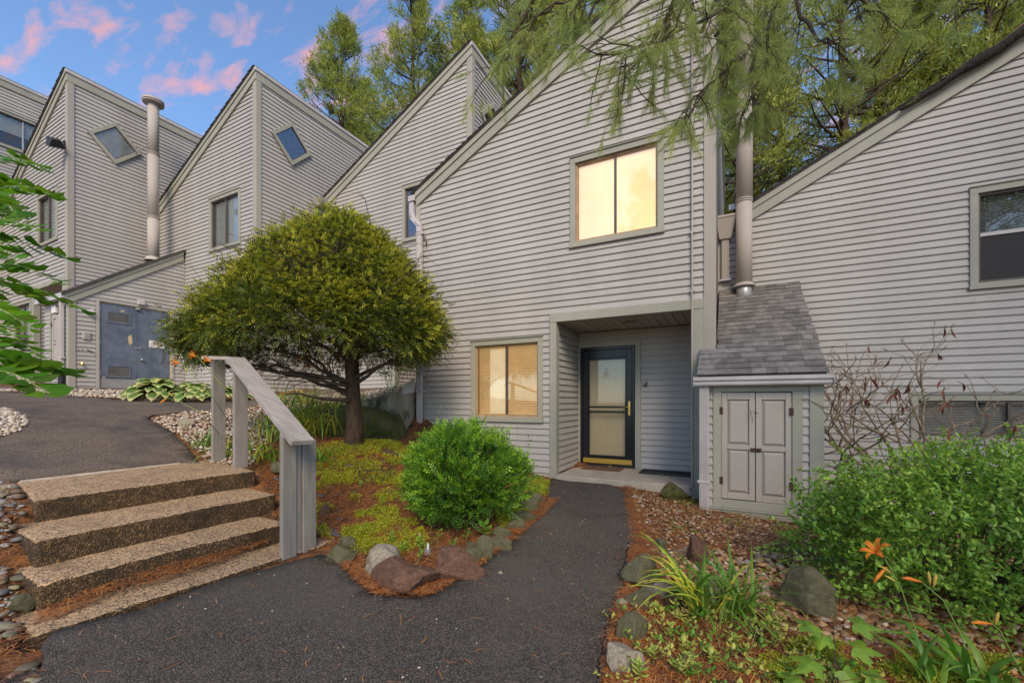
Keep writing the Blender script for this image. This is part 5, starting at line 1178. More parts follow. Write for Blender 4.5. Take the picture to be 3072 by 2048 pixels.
# ---- dome shaped clipped tree
CR = np.array([CA, SA, 0.0]); CF = np.array([-SA, CA, 0.0])
tr = root('dome_tree', 'mushroom shaped clipped evergreen tree on a bare trunk in the raised bed', 'tree', (-4.98, 4.52, .55))
prof_z = np.array([1.70, 1.88, 2.08, 2.46, 2.88, 3.32, 3.60, 3.80]); prof_r = np.array([1.30, 1.66, 1.74, 1.58, 1.26, .86, .52, .12]); prof_c = np.array([-2.95, -2.90, -2.87, -2.80, -2.72, -2.62, -2.60, -2.58]) / 1.0
# sideways centre of the crown (camera-right metres at depth 6.3)
prof_c = (np.array([950, 955, 962, 978, 998, 1012, 1018, 1022]) - 1536) / F * 6.3
def dome(n, rg, k0=.86, k1=1.05, zlo=1.80, zhi=3.78):
    z = zlo + (zhi - zlo) * rg.random(n) ** .92; th = rg.uniform(0, 2 * np.pi, n)
    keep = rg.random(n) < np.interp(z, prof_z, prof_r) / 1.74 * .75 + .25; z, th = z[keep], th[keep]; n = len(z)
    r = np.interp(z, prof_z, prof_r); c = np.interp(z, prof_z, prof_c); k = rg.uniform(k0, k1, n)
    P0 = np.stack([np.cos(th), np.sin(th), z], 1); bump = 1 + .08 * nz3(P0, 2.6) + .10 * nz3(P0, 6.5, 3)
    a = r * np.cos(th) * k * bump; b = r * .74 * np.sin(th) * k * bump
    P = CR[None] * (c + a)[:, None] + CF[None] * (6.2 + b)[:, None]; P[:, 2] = z + .05 * nz3(P0, 5, 8)
    O = CR[None] * (np.cos(th))[:, None] + CF[None] * (np.sin(th))[:, None]
    sl = np.interp(z, prof_z, np.gradient(prof_r, prof_z)); O[:, 2] = -sl * .9
    return P, nrm(O)
rg = np.random.default_rng(21)
def thin_front(P, O):
    """the side towards the camera is open low down, where the bare limbs show"""
    f = -(O @ CF); u = (P @ CR) - (1015 - 1536) / F * 6.2; lowf = np.clip((2.25 - .25 * u * u - P[:, 2]) / .35, 0, 1) * np.clip(f * 1.6 + .2, 0, 1) * (np.abs(u + .1) < 1.15)
    return rg.random(len(P)) > lowf * .93
C0, CO = dome(2300, rg, .93, 1.05); kp = thin_front(C0, CO); C0, CO = C0[kp], CO[kp]
rep = 13; P = np.repeat(C0, rep, 0); O = np.repeat(CO, rep, 0); off = rg.normal(0, .075, P.shape); size = np.repeat(rg.uniform(.6, 1.5, len(C0)), rep)[:, None]
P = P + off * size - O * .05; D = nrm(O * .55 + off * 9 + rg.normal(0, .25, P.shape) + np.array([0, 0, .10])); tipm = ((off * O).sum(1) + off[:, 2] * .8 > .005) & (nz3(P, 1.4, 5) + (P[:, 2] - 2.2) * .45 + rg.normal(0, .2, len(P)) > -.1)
v, f = sprays(P, D, .13, 8, .050, .018, rg, droop=.25)
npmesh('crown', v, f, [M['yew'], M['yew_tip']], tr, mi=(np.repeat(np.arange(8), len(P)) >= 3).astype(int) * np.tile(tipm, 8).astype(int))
P, O = dome(12000, rg, .72, .90, 1.84); kp = thin_front(P, O); P, O = P[kp], O[kp]; D = nrm(O * .4 + rg.normal(0, .6, O.shape)); v, f = sprays(P, D, .13, 6, .045, .016, rg, droop=.3)
npmesh('inner_foliage', v, f, M['yew'], tr)
rr = random.Random(5); mb = MB()
tp = [Vector((-4.95, 4.50, .45)), Vector((-4.97, 4.53, .8)), Vector((-4.99, 4.52, 1.3)), Vector((-5.02, 4.52, 1.8)), Vector((-5.06, 4.50, 2.4)), Vector((-5.1, 4.48, 3.1)), Vector((-5.15, 4.45, 3.7))]
mb.tube(tp, [.155, .115, .10, .10, .085, .055, .02], 12); mb.build('trunk', M['bark'], tr, smooth=True)
mb = MB(); lc = 0
def crown_pt(th, z, k):
    r = np.interp(z, prof_z, prof_r) * k; c = np.interp(z, prof_z, prof_c); q = CR * (c + r * math.cos(th)) + CF * (6.2 + r * .74 * math.sin(th)); return Vector((q[0], q[1], z))
for i in range(46):
    t = rr.random(); z0 = 1.05 + 1.9 * t; th = rr.uniform(0, 6.283); zz_ = min(3.5, max(1.72, z0 * .9 + .5 + rr.uniform(-.1, .5)))
    st_ = Vector((-4.98 - .03 * z0, 4.52, z0)); en = crown_pt(th, zz_, rr.uniform(.6, .84)); pp = wander(st_, en, 8, .10, rr, sag=-.04 if t > .3 else .06)
    mb.tube(pp, [.030 * (1 - .8 * j / 8) + .004 for j in range(9)], 5)
    for j in range(3, 9):
        for q in range(3):
            d = Vector((rr.gauss(0, 1), rr.gauss(0, 1), rr.gauss(-.1, .6))).normalized(); ln = rr.uniform(.18, .55)
            p2 = wander(pp[j], pp[j] + (d + (en - st_).normalized() * .7) * ln, 4, .16, rr); mb.tube(p2, [.009, .007, .005, .004, .002], 4, cap=False)
            for s_ in range(2): a_ = p2[rr.randint(1, 3)]; d2 = Vector((rr.gauss(0, 1), rr.gauss(0, 1), rr.gauss(-.2, .6))).normalized(); mb.tube([a_, a_ + (d + d2) * ln * .25, a_ + (d + d2 * 1.3) * ln * .45], [.004, .003, .002], 3, cap=False)
mb.build('limbs', M['twig'], tr, recalc=False)
for (a, b, sg_) in (((-4.98, 4.45, 1.45), atz(620, 1060, 5.9), .0), ((-4.97, 4.45, 1.38), atz(760, 1118, 5.4), .02), ((-4.96, 4.47, 1.15), atz(850, 1150, 5.6), .08), ((-4.96, 4.5, 1.4), atz(1190, 1075, 6.1), -.02), ((-4.96, 4.5, 1.5), atz(1240, 1050, 6.0), -.05)):
    rr2 = random.Random(int(b.x * 100)); pp = wander(a, b, 9, .045, rr2, sag=sg_); MB().tube(pp, [.03 * (1 - .75 * j / 9) + .003 for j in range(10)], 6).build('limb', M['twig'], tr, smooth=True)

# ---- bright green cedar bush
bu = root('cedar_bush', 'bright green rounded cedar bush at the front of the planted bed', 'bush', (-2.28, 3.5, .0))
BC = np.array([-2.32, 3.50, .39])
def ell(n, rg, R3, k0, k1, C_, zmin=-9, amp=.12, s=3.0, rot=True):
    D = nrm(rg.normal(0, 1, (n, 3))); k = rg.uniform(k0, k1, n) * (1 + amp * nz3(D, s) + amp * .6 * nz3(D, s * 2.6, 5))
    q = D * np.array(R3) * k[:, None]
    P = C_ + (CR[None] * q[:, :1] + CF[None] * q[:, 1:2] + np.array([0, 0, 1.0])[None] * q[:, 2:3])
    O = nrm(CR[None] * (D[:, :1] / R3[0]) + CF[None] * (D[:, 1:2] / R3[1]) + np.array([0, 0, 1.0])[None] * (D[:, 2:3] / R3[2]))
    m = P[:, 2] > zmin; return P[m], O[m]
R3 = (.52, .46, .43)
P, O = ell(5600, rg, R3, .76, 1.10, BC, zmin=.06, amp=.30, s=2.6); kp = (nz3(P, 5.5, 2) > -.30) & ~(((P - BC) @ CR > .12) & (P[:, 2] < .38) & (rg.random(len(P)) < .6)); P, O = P[kp], O[kp]; D = nrm(O * .6 + rg.normal(0, .38, O.shape) + np.array([0, 0, .5]))
v, f = sprays(P, D, .12, 9, .042, .015, rg, flat=(.6, .6, .3), roll=1.0)
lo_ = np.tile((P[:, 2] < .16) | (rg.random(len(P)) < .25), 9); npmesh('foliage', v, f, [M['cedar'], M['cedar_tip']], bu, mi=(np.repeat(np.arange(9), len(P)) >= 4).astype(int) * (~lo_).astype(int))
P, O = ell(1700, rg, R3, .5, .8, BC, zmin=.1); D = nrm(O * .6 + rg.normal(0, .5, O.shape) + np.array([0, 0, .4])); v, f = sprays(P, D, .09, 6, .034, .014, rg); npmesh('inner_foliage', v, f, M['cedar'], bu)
mb = MB(); rr = random.Random(9)
for i in range(34):
    d = Vector((rr.gauss(0, .6), rr.gauss(0, .6), rr.uniform(.25, 1))).normalized(); pp = wander((-2.28 + rr.uniform(-.07, .07), 3.5 + rr.uniform(-.07, .07), -.02), Vector(BC) + d * .5 + Vector((0, 0, -.2)), 6, .07, rr)
    mb.tube(pp, [.016, .013, .011, .009, .007, .005, .003], 5)
    for j in range(2, 7):
        for q in range(2): d2 = Vector((rr.gauss(0, 1), rr.gauss(0, 1), rr.gauss(0, .7))).normalized(); mb.tube([pp[j], pp[j] + d2 * .07, pp[j] + d2 * .13 + Vector((0, 0, .02))], [.004, .003, .0015], 3, cap=False)
mb.build('stems', M['twig'], bu, recalc=False)

# ---- big leafy shrub on the right
sh = root('leafy_shrub', 'large rounded shrub with small oval green leaves at the right edge', 'shrub', (1.30, 4.0, -.2))
SCn = np.array([1.48, 4.02, .14]); R3 = (1.04, .76, .64)
P, O = ell(4200, rg, R3, .74, 1.08, SCn, zmin=-.10, amp=.26, s=2.1); lo2 = P[:, 2] < .0; keep = ~(lo2 & (rg.random(len(P)) < .45)); P, O = P[keep], O[keep]
k = len(P); D = nrm(O * .6 + rg.normal(0, .5, O.shape) + np.array([0, 0, .18]))
Pa, Da, Ta, La, Wa = [], [], [], [], []
for j in range(9):
    t = j / 9; c = P + D * .13 * t; d = nrm(D * .45 + rg.normal(0, .75, (k, 3)) + np.array([0, 0, .15])); Pa.append(c); Da.append(d); Ta.append(perp(d, rg, (0, 0, 1.8), .6)); La.append(rg.uniform(.024, .044, k)); Wa.append(rg.uniform(.015, .026, k))
v, f = ovals(np.concatenate(Pa), np.concatenate(Da), np.concatenate(Ta), np.concatenate(La), np.concatenate(Wa))
mi = np.repeat((np.tile(P[:, 2] > .62, 9) & (rg.random(9 * k) < .45)).astype(int), 2); npmesh('foliage', v, f, [M['privet'], M['privet_new']], sh, mi=mi)
P, O = ell(2600, rg, R3, .5, .82, SCn, zmin=-.1, amp=.1); k = len(P); Pa, Da, Ta = [], [], []
for j in range(6): d = nrm(rg.normal(0, 1, (k, 3))); Pa.append(P + rg.normal(0, .035, (k, 3))); Da.append(d); Ta.append(perp(d, rg, (0, 0, 1.5), .6))
v, f = ovals(np.concatenate(Pa), np.concatenate(Da), np.concatenate(Ta), rg.uniform(.02, .034, 6 * k), rg.uniform(.012, .02, 6 * k)); npmesh('inner_foliage', v, f, M['privet'], sh)
mb = MB(); rr = random.Random(31); Pl, Dl = [], []
for i in range(60):
    th = rr.uniform(0, 6.283); up = rr.uniform(.15, 1.0); e = Vector(SCn) + Vector(CR) * math.cos(th) * R3[0] * rr.uniform(.7, 1.12) * (1.1 - up * .45) + Vector(CF) * math.sin(th) * R3[1] * (1.1 - up * .45) + Vector((0, 0, (up - .35) * 1.05))
    pp = wander((1.36 + rr.uniform(-.2, .2), 4.0 + rr.uniform(-.15, .15), -.27), e, 7, .06, rr, sag=.03); mb.tube(pp, [.012, .010, .009, .007, .006, .004, .003, .0015], 4, cap=False)
    for a_, b_ in zip(pp[5:-1], pp[6:]):
        for q in range(7): Pl.append(a_.lerp(b_, rr.random())); Dl.append((b_ - a_).normalized() * .4 + Vector((rr.gauss(0, .6), rr.gauss(0, .6), rr.gauss(.2, .4))))
# arching shoots standing above the top
for i in range(54):
    x = rr.uniform(-1.05, 1.0); b0 = Vector(SCn) + Vector(CR) * x * .8 + Vector(CF) * rr.uniform(-.5, .3) + Vector((0, 0, .55)); e = b0 + Vector(CR) * (x * .25 + rr.uniform(-.12, .12)) + Vector((0, 0, rr.uniform(.03, .22)))
    if i % 3 == 0: b0 = Vector(SCn) - Vector(CR) * .85 + Vector(CF) * rr.uniform(-.4, .1) + Vector((0, 0, rr.uniform(-.25, .5))); e = b0 - Vector(CR) * rr.uniform(.12, .38) + Vector((0, 0, rr.uniform(-.02, .1)))
    pp = wander(b0, e, 5, .06, rr, sag=.08); mb.tube(pp, [.004, .0035, .003, .0025, .002, .001], 4, cap=False)
    for a_, b_ in zip(pp[:-1], pp[1:]):
        for q in range(7): Pl.append(a_.lerp(b_, rr.random())); Dl.append((b_ - a_).normalized() * .5 + Vector((rr.gauss(0, .6), rr.gauss(0, .6), rr.gauss(.1, .4))))
mb.build('stems', M['twig'], sh, recalc=False)
Pl = np.array([p[:] for p in Pl]); Dl = nrm(np.array([p[:] for p in Dl])); v, f = ovals(Pl, Dl, perp(Dl, rg, (0, 0, 1.8), .6), rg.uniform(.02, .034, len(Pl)), rg.uniform(.012, .02, len(Pl))); npmesh('shoot_leaves', v, f, M['privet_new'], sh)

# ---- bare shrub with dark red leaves behind it
br = root('bare_shrub', 'nearly bare grey branched shrub with a few dead red leaves against the siding', 'shrub', (1.62, 6.3, -.4))
mb = MB(); rr = random.Random(77); tips = []
def grow(p, d, ln, r, lv):
    n = 4; pts = [p]; q = p; dd = d.copy()
    for i in range(n):
        dd = (dd + Vector((rr.gauss(0, .22), rr.gauss(0, .16), rr.gauss(.03, .18)))).normalized(); q = q + dd * ln / n; pts.append(q)
    if q.y > 7.85: return
    mb.tube(pts, [r * (1 - .35 * i / n) for i in range(n + 1)], 6 if r > .008 else 4, cap=True)
    if lv == 0:
        tips.append((q, dd)); 
        for s_ in range(3): e = (dd + Vector((rr.gauss(0, .7), rr.gauss(0, .5), rr.gauss(.3, .5)))).normalized() * rr.uniform(.03, .07); mb.tube([q, q + e], [.0035, .002], 4)
        return
    for c in range(rr.choice((2, 2, 3))):
        nd = (dd + Vector((rr.gauss(0, .75), rr.gauss(0, .35), rr.gauss(.12, .5)))).normalized(); grow(pts[rr.choice((3, 4, 4))], nd, ln * rr.uniform(.6, .85), r * .64, lv - 1)
for i in range(14):
    a = (i + .5) / 14 * math.pi; d = Vector((math.cos(a) * 1.15, rr.uniform(-.5, .2), .42 + math.sin(a) * .5)).normalized()
    grow(Vector((1.62 + rr.uniform(-.12, .12), 6.25 + rr.uniform(-.1, .1), .1)), d, rr.uniform(.62, .85), .019, 3)
for i in range(4): mb.tube(wander((1.62, 6.25, -.5), (1.62 + rr.uniform(-.15, .15), 6.25, .15), 4, .05, rr), [.03, .027, .024, .02, .016], 7)
mb.build('branches', M['greytwig'], br, recalc=False, smooth=True)
k = 60; tips = [t_ for t_ in tips if t_[0].x > 1.15]; idx = [rr.randrange(len(tips)) for _ in range(k)]; P = np.array([tips[i][0][:] for i in idx]); D = nrm(np.array([[rr.gauss(0, .35), rr.gauss(0, .3), -1] for _ in range(k)]))
v, f = ovals(P, D, perp(D, rg), rg.uniform(.08, .14, k), rg.uniform(.016, .03, k), fold=.5, curl=.15); npmesh('dead_leaves', v, f, M['redleaf'], br)

# ---- pines behind the houses
def pine_tree(h, seed, spread, start=.28, dens=1.0):
    """local coordinates, foot at the origin"""
    rr = random.Random(seed); rg = np.random.default_rng(seed); mb = MB(); n = 12; tpts = []; x = y = 0
    for i in range(n + 1): tpts.append(Vector((x, y, h * i / n))); x += rr.gauss(0, .05); y += rr.gauss(0, .05)
    r0 = h * .013
    def tp(z): t = z / h * n; i = min(n - 1, int(t)); return tpts[i].lerp(tpts[i + 1], t - i)
    trunk = MB().tube(tpts, [r0 * (1 - .93 * i / n) for i in range(n + 1)], 8); TP, TD = [], []
    z = h * start
    while z < h * .985:
        rel = (z / h - start) / (1 - start); ml = spread * (1 - rel) ** .75 * (.55 + .45 * min(1, rel * 4)) + .35
        for c in range(rr.choice((3, 4, 4, 5))):
            a = rr.uniform(0, 6.283); L_ = ml * rr.uniform(.45, 1.15); el = .12 + .55 * rel + rr.gauss(0, .12)
            p = tp(z); pts = [p]; e = el
            for s in range(6): e2 = e + .10 * s; a += rr.gauss(0, .07); p = p + Vector((math.cos(a) * math.cos(e2), math.sin(a) * math.cos(e2), math.sin(e2) * .8)) * L_ / 6; pts.append(p)
            mb.tube(pts, [max(.012, r0 * .22 * (1 - rel * .6) * (1 - .8 * s / 6)) for s in range(7)], 4, cap=False)
            for s in range(int(26 * dens * (L_ / spread + .25))):
                t = rr.uniform(.25, 1.0) ** .7 * 6; i = min(5, int(t)); q = pts[i].lerp(pts[i + 1], t - i); wd = L_ * .26 * (1.15 - t / 6)
                o = Vector((rr.gauss(0, wd), rr.gauss(0, wd), abs(rr.gauss(0, wd * .35)) + .02))
                q2 = q + o; mb2 = (q2 - q)
                if rr.random() < .35: mb.tube([q, q2], [.012, .006], 3, cap=False)
                dd = (Vector((math.cos(a), math.sin(a), .5)) * .7 + o.normalized() * .8 + Vector((0, 0, .45))).normalized()
                TP.append(q2[:]); TD.append(dd[:])
        z += rr.uniform(.30, .52) * (h / 20)
    P = np.array(TP); D = np.array(TD); k = len(P); Ps, Ds, Ls = [], [], []
    for j in range(17):
        c = P + D * .26 * (j / 17) + rg.normal(0, .08, (k, 3)); d = nrm(D * 1.0 + rg.normal(0, .55, (k, 3))); Ps.append(c); Ds.append(d); Ls.append(rg.uniform(.13, .27, k))
    Ps, Ds, Ls = np.concatenate(Ps), np.concatenate(Ds), np.concatenate(Ls); v, f = diamonds(Ps, Ds, perp(Ds, rg), Ls, np.full(len(Ls), .036))
    r_ = root('pine_tree', 'x', 'pine tree', (0, 0, 0), 'pines behind the townhouses'); r_['local'] = True
    trunk.build('trunk', M['bark'], r_, smooth=True, local=True, recalc=False); mb.build('limbs', M['twig'], r_, local=True, recalc=False); npmesh('crown', v, f, M['pine'], r_, local=True)
    return r_
protos = [pine_tree(21, 101, 4.6, .22, 1.2), pine_tree(23, 102, 4.6, .25), pine_tree(20, 103, 5.0, .18, 1.3), pine_tree(22, 104, 4.2, .36, .9), pine_tree(23, 105, 3.4, .45, .5)]
PT = [(1005, 22.5, 45, 0, 'broad dark pine rising left of the small peaked roof, leftmost of the pines'),
      (1235, 24, -110, 1, 'tall thin pine with open branches directly left of the small peak'),
      (1400, 27, -40, 2, 'pine standing right behind the small roof peak'),
      (1560, 24, -330, 3, 'tall dense pine just right of the small roof peak'),
      (1690, 29, -260, 2, 'pine showing between the small peak and the big front roof'),
      (1090, 31, 250, 2, 'low distant pine between the two leftmost pines'),
      (920, 30, 330, 0, 'small distant pine whose top just clears the second roof'),
      (1850, 22, -500, 0, 'pine crown above the slope of the large front roof'),
      (2215, 17, -420, 3, 'dark trunked pine in the gap between the vent pipe and the front unit'),
      (2345, 25, -200, 1, 'slim pine right of the vent pipe'),
      (2540, 18.5, -480, 3, 'thick trunked pine above the middle of the right roof slope'),
      (2640, 20, -430, 1, 'second thick trunked pine over the right roof slope'),
      (2790, 24, -330, 2, 'full green pine over the upper right roof slope'),
      (2930, 19, -420, 0, 'light green pine beside the fallen limb on the roof'),
      (3080, 22, -300, 2, 'pine at the extreme right edge of the frame'),
      (2060, 28, -300, 2, 'pine hidden mostly by the overhanging boughs near the front roof top'),
      (2270, 32, 100, 0, 'far small pine seen low between vent pipe and front unit'),
      (2720, 31, 60, 4, 'far thin pine filling the gap over the right roof')]
BK = [(11.5, -3.5, 2, 1.05, 'broad pine across the path to the right of the viewer'), (-4.3, -13, 0, .72, 'short pine across the path mirrored in the upper glowing window'), (11, -13, 3, .8, 'slim pine far across the path behind the viewer')]
for i, (px, dep, ty, k, lab) in enumerate(PT):
    P = atz(px, HZ, dep); zt = H + (HZ - ty) * dep / F; base = 1.0 if px < 2000 else -.6
    k = 4 if lab[:4] in ('dark', 'slim', 'thic', 'seco', 'dist') else k; hh = {0: 21, 1: 23, 2: 20, 3: 22, 4: 23}[k]; s = (zt - base) / hh
    used = protos[k].get('used', 0)
    o = protos[k] if not used else copy_tree(protos[k])
    protos[k]['used'] = 1; o.location = (P.x, P.y, base); w_ = s * (1.0 if s < 1.3 else .95); o.scale = (w_, w_, s); o.rotation_euler[2] = i * 1.37; o['label'] = lab
for i, (x, y, k, s_, lb_) in enumerate(BK):      # pines added out of view to shade the right-hand unit and mirror in panes
    o = copy_tree(protos[k]); o.location = (x, y, -.4); o.scale = (s_, s_, s_); o.rotation_euler[2] = i * 2.1; o['group'] = 'pines across the path'
    o['label'] = lb_
for o in bpy.data.objects:
    if 'used' in o: del o['used']
    if 'local' in o: del o['local']

# ---- pine boughs hanging into the picture from above
pb2 = root('overhanging_pine', 'long needled pine boughs with raindrops hanging in from above over the big roof', 'pine tree', (3.4, -.4, -.2))
mb = MB(); rr = random.Random(12); NP_, ND_, NN_ = [], [], []
MB().tube([(3.4, -.4, -.3), (3.38, -.42, 2), (3.42, -.38, 4.5), (3.4, -.4, 8)], [.24, .21, .18, .14], 14).build('trunk', M['bark'], pb2, smooth=True)
def shoot(p, d, L_=.14):
    k = 10
    for i in range(k): NP_.append((p + d * L_ * i / k)[:]); ND_.append(d[:]); NN_.append(i)
def twig(p, d, L_, r, lv):
    n = 5; pts = [p]; q = p; dd = d.copy()
    for i in range(n): dd = (dd + Vector((rr.gauss(0, .16), rr.gauss(0, .16), rr.gauss(-.07, .14)))).normalized(); q = q + dd * L_ / n; pts.append(q)
    mb.tube(pts, [r * (1 - .5 * i / n) for i in range(n + 1)], 5, cap=False)
    shoot(q, dd, rr.uniform(.07, .13))
    if lv > 0:
        for i in range(1, n):
            for c in range(rr.choice((0, 1, 1, 2))):
                nd = (dd * .8 + Vector((rr.gauss(0, .7), rr.gauss(0, .6), rr.gauss(-.15, .45)))).normalized(); twig(pts[i], nd, L_ * rr.uniform(.4, .65), r * .6, lv - 1)
    elif rr.random() < .7: shoot(pts[3], (dd + Vector((rr.gauss(0, .4), rr.gauss(0, .4), rr.gauss(0, .3)))).normalized(), .08)
BG = [[(2330, -420, 3.1), (2310, -100, 2.9), (2210, 60, 2.7), (2080, 150, 2.5), (1930, 205, 2.4), (1790, 240, 2.3)],
      [(2310, -200, 2.9), (2150, -70, 2.7), (1980, 0, 2.5), (1800, 30, 2.4), (1650, 90, 2.5), (1560, 190, 2.6)],
      [(2340, -60, 2.9), (2290, 150, 2.7), (2200, 250, 2.6), (2120, 320, 2.5), (2060, 375, 2.45)],
      [(2350, -40, 3.0), (2390, 120, 2.9), (2430, 190, 2.8), (2500, 205, 2.8)],
      [(2310, -100, 3.0), (2270, 180, 3.1), (2240, 310, 3.1), (2230, 380, 3.1)],
      [(2700, -300, 3.2), (2640, -20, 3.2), (2610, 90, 3.1), (2650, 150, 3.1)],
      [(1740, -300, 2.8), (1650, -40, 2.8), (1590, 70, 2.8), (1510, 210, 2.9), (1480, 260, 2.9)],
      [(2900, -260, 2.8), (2880, 0, 2.7), (2850, 130, 2.7)],
      [(2080, -300, 2.7), (2040, -30, 2.6), (1985, 120, 2.6), (1920, 240, 2.6), (1860, 300, 2.6)],
      [(2450, -300, 3.0), (2480, -50, 3.0), (2540, 60, 3.0), (2620, 110, 3.0)],
      [(2200, -300, 2.8), (2160, 0, 2.8), (2170, 160, 2.8), (2150, 280, 2.8)],
      [(1900, -300, 2.6), (1870, -60, 2.6), (1800, 80, 2.6), (1700, 170, 2.6)]]
for bi, b in enumerate(BG):
    pts = [atz(q[0] + 15, q[1] - 75, q[2]) for q in b]; fine = []
    for a_, b_ in zip(pts[:-1], pts[1:]):
        for q in range(4): fine.append(a_.lerp(b_, q / 4) + Vector((rr.gauss(0, .012), rr.gauss(0, .012), rr.gauss(0, .012))))
    fine.append(pts[-1]); n = len(fine); mb.tube(fine, [.013 * (1 - .75 * i / n) + .002 for i in range(n)], 6, cap=False)
    st_ = Vector((3.4, -.4, 5.2)); mb.tube(wander(st_, fine[0], 6, .05, rr), [.05, .045, .04, .035, .028, .02, .014], 7, cap=False)
    for i in range(3, n):
        if rr.random() < .3: continue
        d = (fine[min(i + 1, n - 1)] - fine[i - 1]).normalized()
        for c in range(2 if bi in (0, 2, 4, 8) else 1):
            nd = (d * .9 + Vector((rr.gauss(0, .55), rr.gauss(0, .5), rr.gauss(-.35, .3)))).normalized(); twig(fine[i], nd, rr.uniform(.16, .34), .0045, 1 if rr.random() < .75 else 0)
    shoot(fine[-1], (fine[-1] - fine[-2]).normalized(), .16)
mb.build('boughs', M['twig'], pb2, recalc=False)
P = np.array(NP_); D = np.array(ND_); k = len(P); Ps, Ds = [], []
for j in range(6): Ps.append(P + rg.normal(0, .004, P.shape)); Ds.append(nrm(D * 1.0 + rg.normal(0, .42, P.shape) + np.array([0, 0, -.18])))
Ps, Ds = np.concatenate(Ps), np.concatenate(Ds); Ls = rg.uniform(.06, .105, len(Ps)); T = perp(Ds, rg)
V = np.stack([Ps - T * .0009, Ps + T * .0009, Ps + Ds * Ls[:, None] + np.array([0, 0, -.006])], 1).reshape(-1, 3)
npmesh('needles', V, np.arange(len(V)).reshape(-1, 3), M['pine_near'], pb2)
nd_ = rg.choice(len(Ps), 500); P = Ps[nd_] + Ds[nd_] * Ls[nd_][:, None]; V = (I1v[None] * .0022 + P[:, None, :]).reshape(-1, 3); Fc = (I1f[None] + (np.arange(500) * len(I1v))[:, None, None]).reshape(-1, 3)
npmesh('raindrop_beads', V, Fc, pmat('raindrop', (.75, .8, .85), rough=.05, spec=1.0), pb2, smooth=True)['kind'] = 'stuff'
print('boughs', len(Ps))

# ---- sapling leaves at the left edge
lo = root('sapling', 'leafy young tree with rows of oval bright green leaflets reaching in at the left edge', 'sapling', (-2.85, .42, -.1))
mb = MB(); rr = random.Random(44); base = Vector((-2.95, .36, -.15)); topp = Vector((-2.75, .45, 2.2)); MB().tube([base, base.lerp(topp, .4) + Vector((.03, 0, 0)), base.lerp(topp, .7), topp], [.022, .018, .012, .004], 8).build('trunk', M['greytwig'], lo, smooth=True)
LV = [(-330, 520, -60, 470, 120, 500, 1.5), (-330, 640, -60, 590, 150, 585, 1.5), (-330, 720, -90, 660, 120, 690, 1.45), (-330, 820, -60, 740, 200, 775, 1.5), (-330, 900, -60, 820, 252, 930, 1.5), (-330, 850, -60, 800, 175, 850, 1.55), (-330, 950, -80, 900, 90, 985, 1.5),
      (-330, 1000, -80, 985, 60, 960, 1.6), (-330, 1150, -100, 1080, 190, 1110, 1.2), (-330, 1200, -100, 1130, 140, 1180, 1.1), (-330, 620, -80, 560, 50, 640, 1.6), (-330, 780, -80, 700, 60, 800, 1.6), (-330, 980, -100, 940, 110, 1060, 1.4), (-330, 1020, -90, 1040, 60, 1120, 1.3), (-330, 700, -60, 640, 30, 560, 1.7), (-330, 860, -70, 860, 110, 900, 1.6), (-330, 1060, -100, 1010, 40, 1040, 1.5)]
for li, (ax_, ay_, bx_, by_, cx_, cy_, dp_) in enumerate(LV):
    a, b, c = atz(ax_, ay_, dp_ + .05), atz(bx_, by_, dp_), atz(cx_, cy_, dp_); mb.tube(wander(base.lerp(topp, .3 + .04 * li), a, 3, .03, rr) + [b], [.006, .005, .004, .003, .002], 5, cap=False)
    pts = [b.lerp(c, t) + Vector((0, 0, .035 * math.sin(t * 3.1) * (1 if li % 2 else .5))) for t in np.linspace(0, 1, 11)]; mb.tube(pts, [.0016] * 11, 4, cap=False)
    Pa, Da, Ta, La, Wa = [], [], [], [], []; up = Vector((rr.gauss(0, .3), -.35 + rr.gauss(0, .3), 1)).normalized(); dv = (c - b).normalized(); sd_ = dv.cross(up).normalized()
    nl = 9; sz = .062 * dp_ / 1.5 * rr.uniform(.85, 1.1) * (1.5 if li in (8, 9) else 1)
    for j in range(nl):
        t = (j + .6) / nl * 10; i = min(9, int(t)); p = pts[i].lerp(pts[i + 1], t - i)
        for s in (-1, 1):
            d = (sd_ * s + dv * .55 + Vector((rr.gauss(0, .15), rr.gauss(0, .15), rr.gauss(-.12, .2)))).normalized(); nn = (up + Vector((rr.gauss(0, .25), rr.gauss(0, .25), 0))).normalized(); Pa.append((p + d * .004)[:]); Da.append(d[:]); Ta.append(d.cross(nn).normalized()[:]); La.append(sz * (1.1 - .04 * j)); Wa.append(sz * .60)
    Pa.append(pts[-1][:]); Da.append(dv[:]); Ta.append(sd_[:]); La.append(sz * .8); Wa.append(sz * .4)
    v, f = ovals(np.array(Pa), np.array(Da), np.array(Ta), np.array(La), np.array(Wa), fold=.08, curl=.12)
    npmesh('compound_leaf', v, f, M['locust'], lo, smooth=False)
mb.build('twigs', M['stem'], lo, recalc=False)

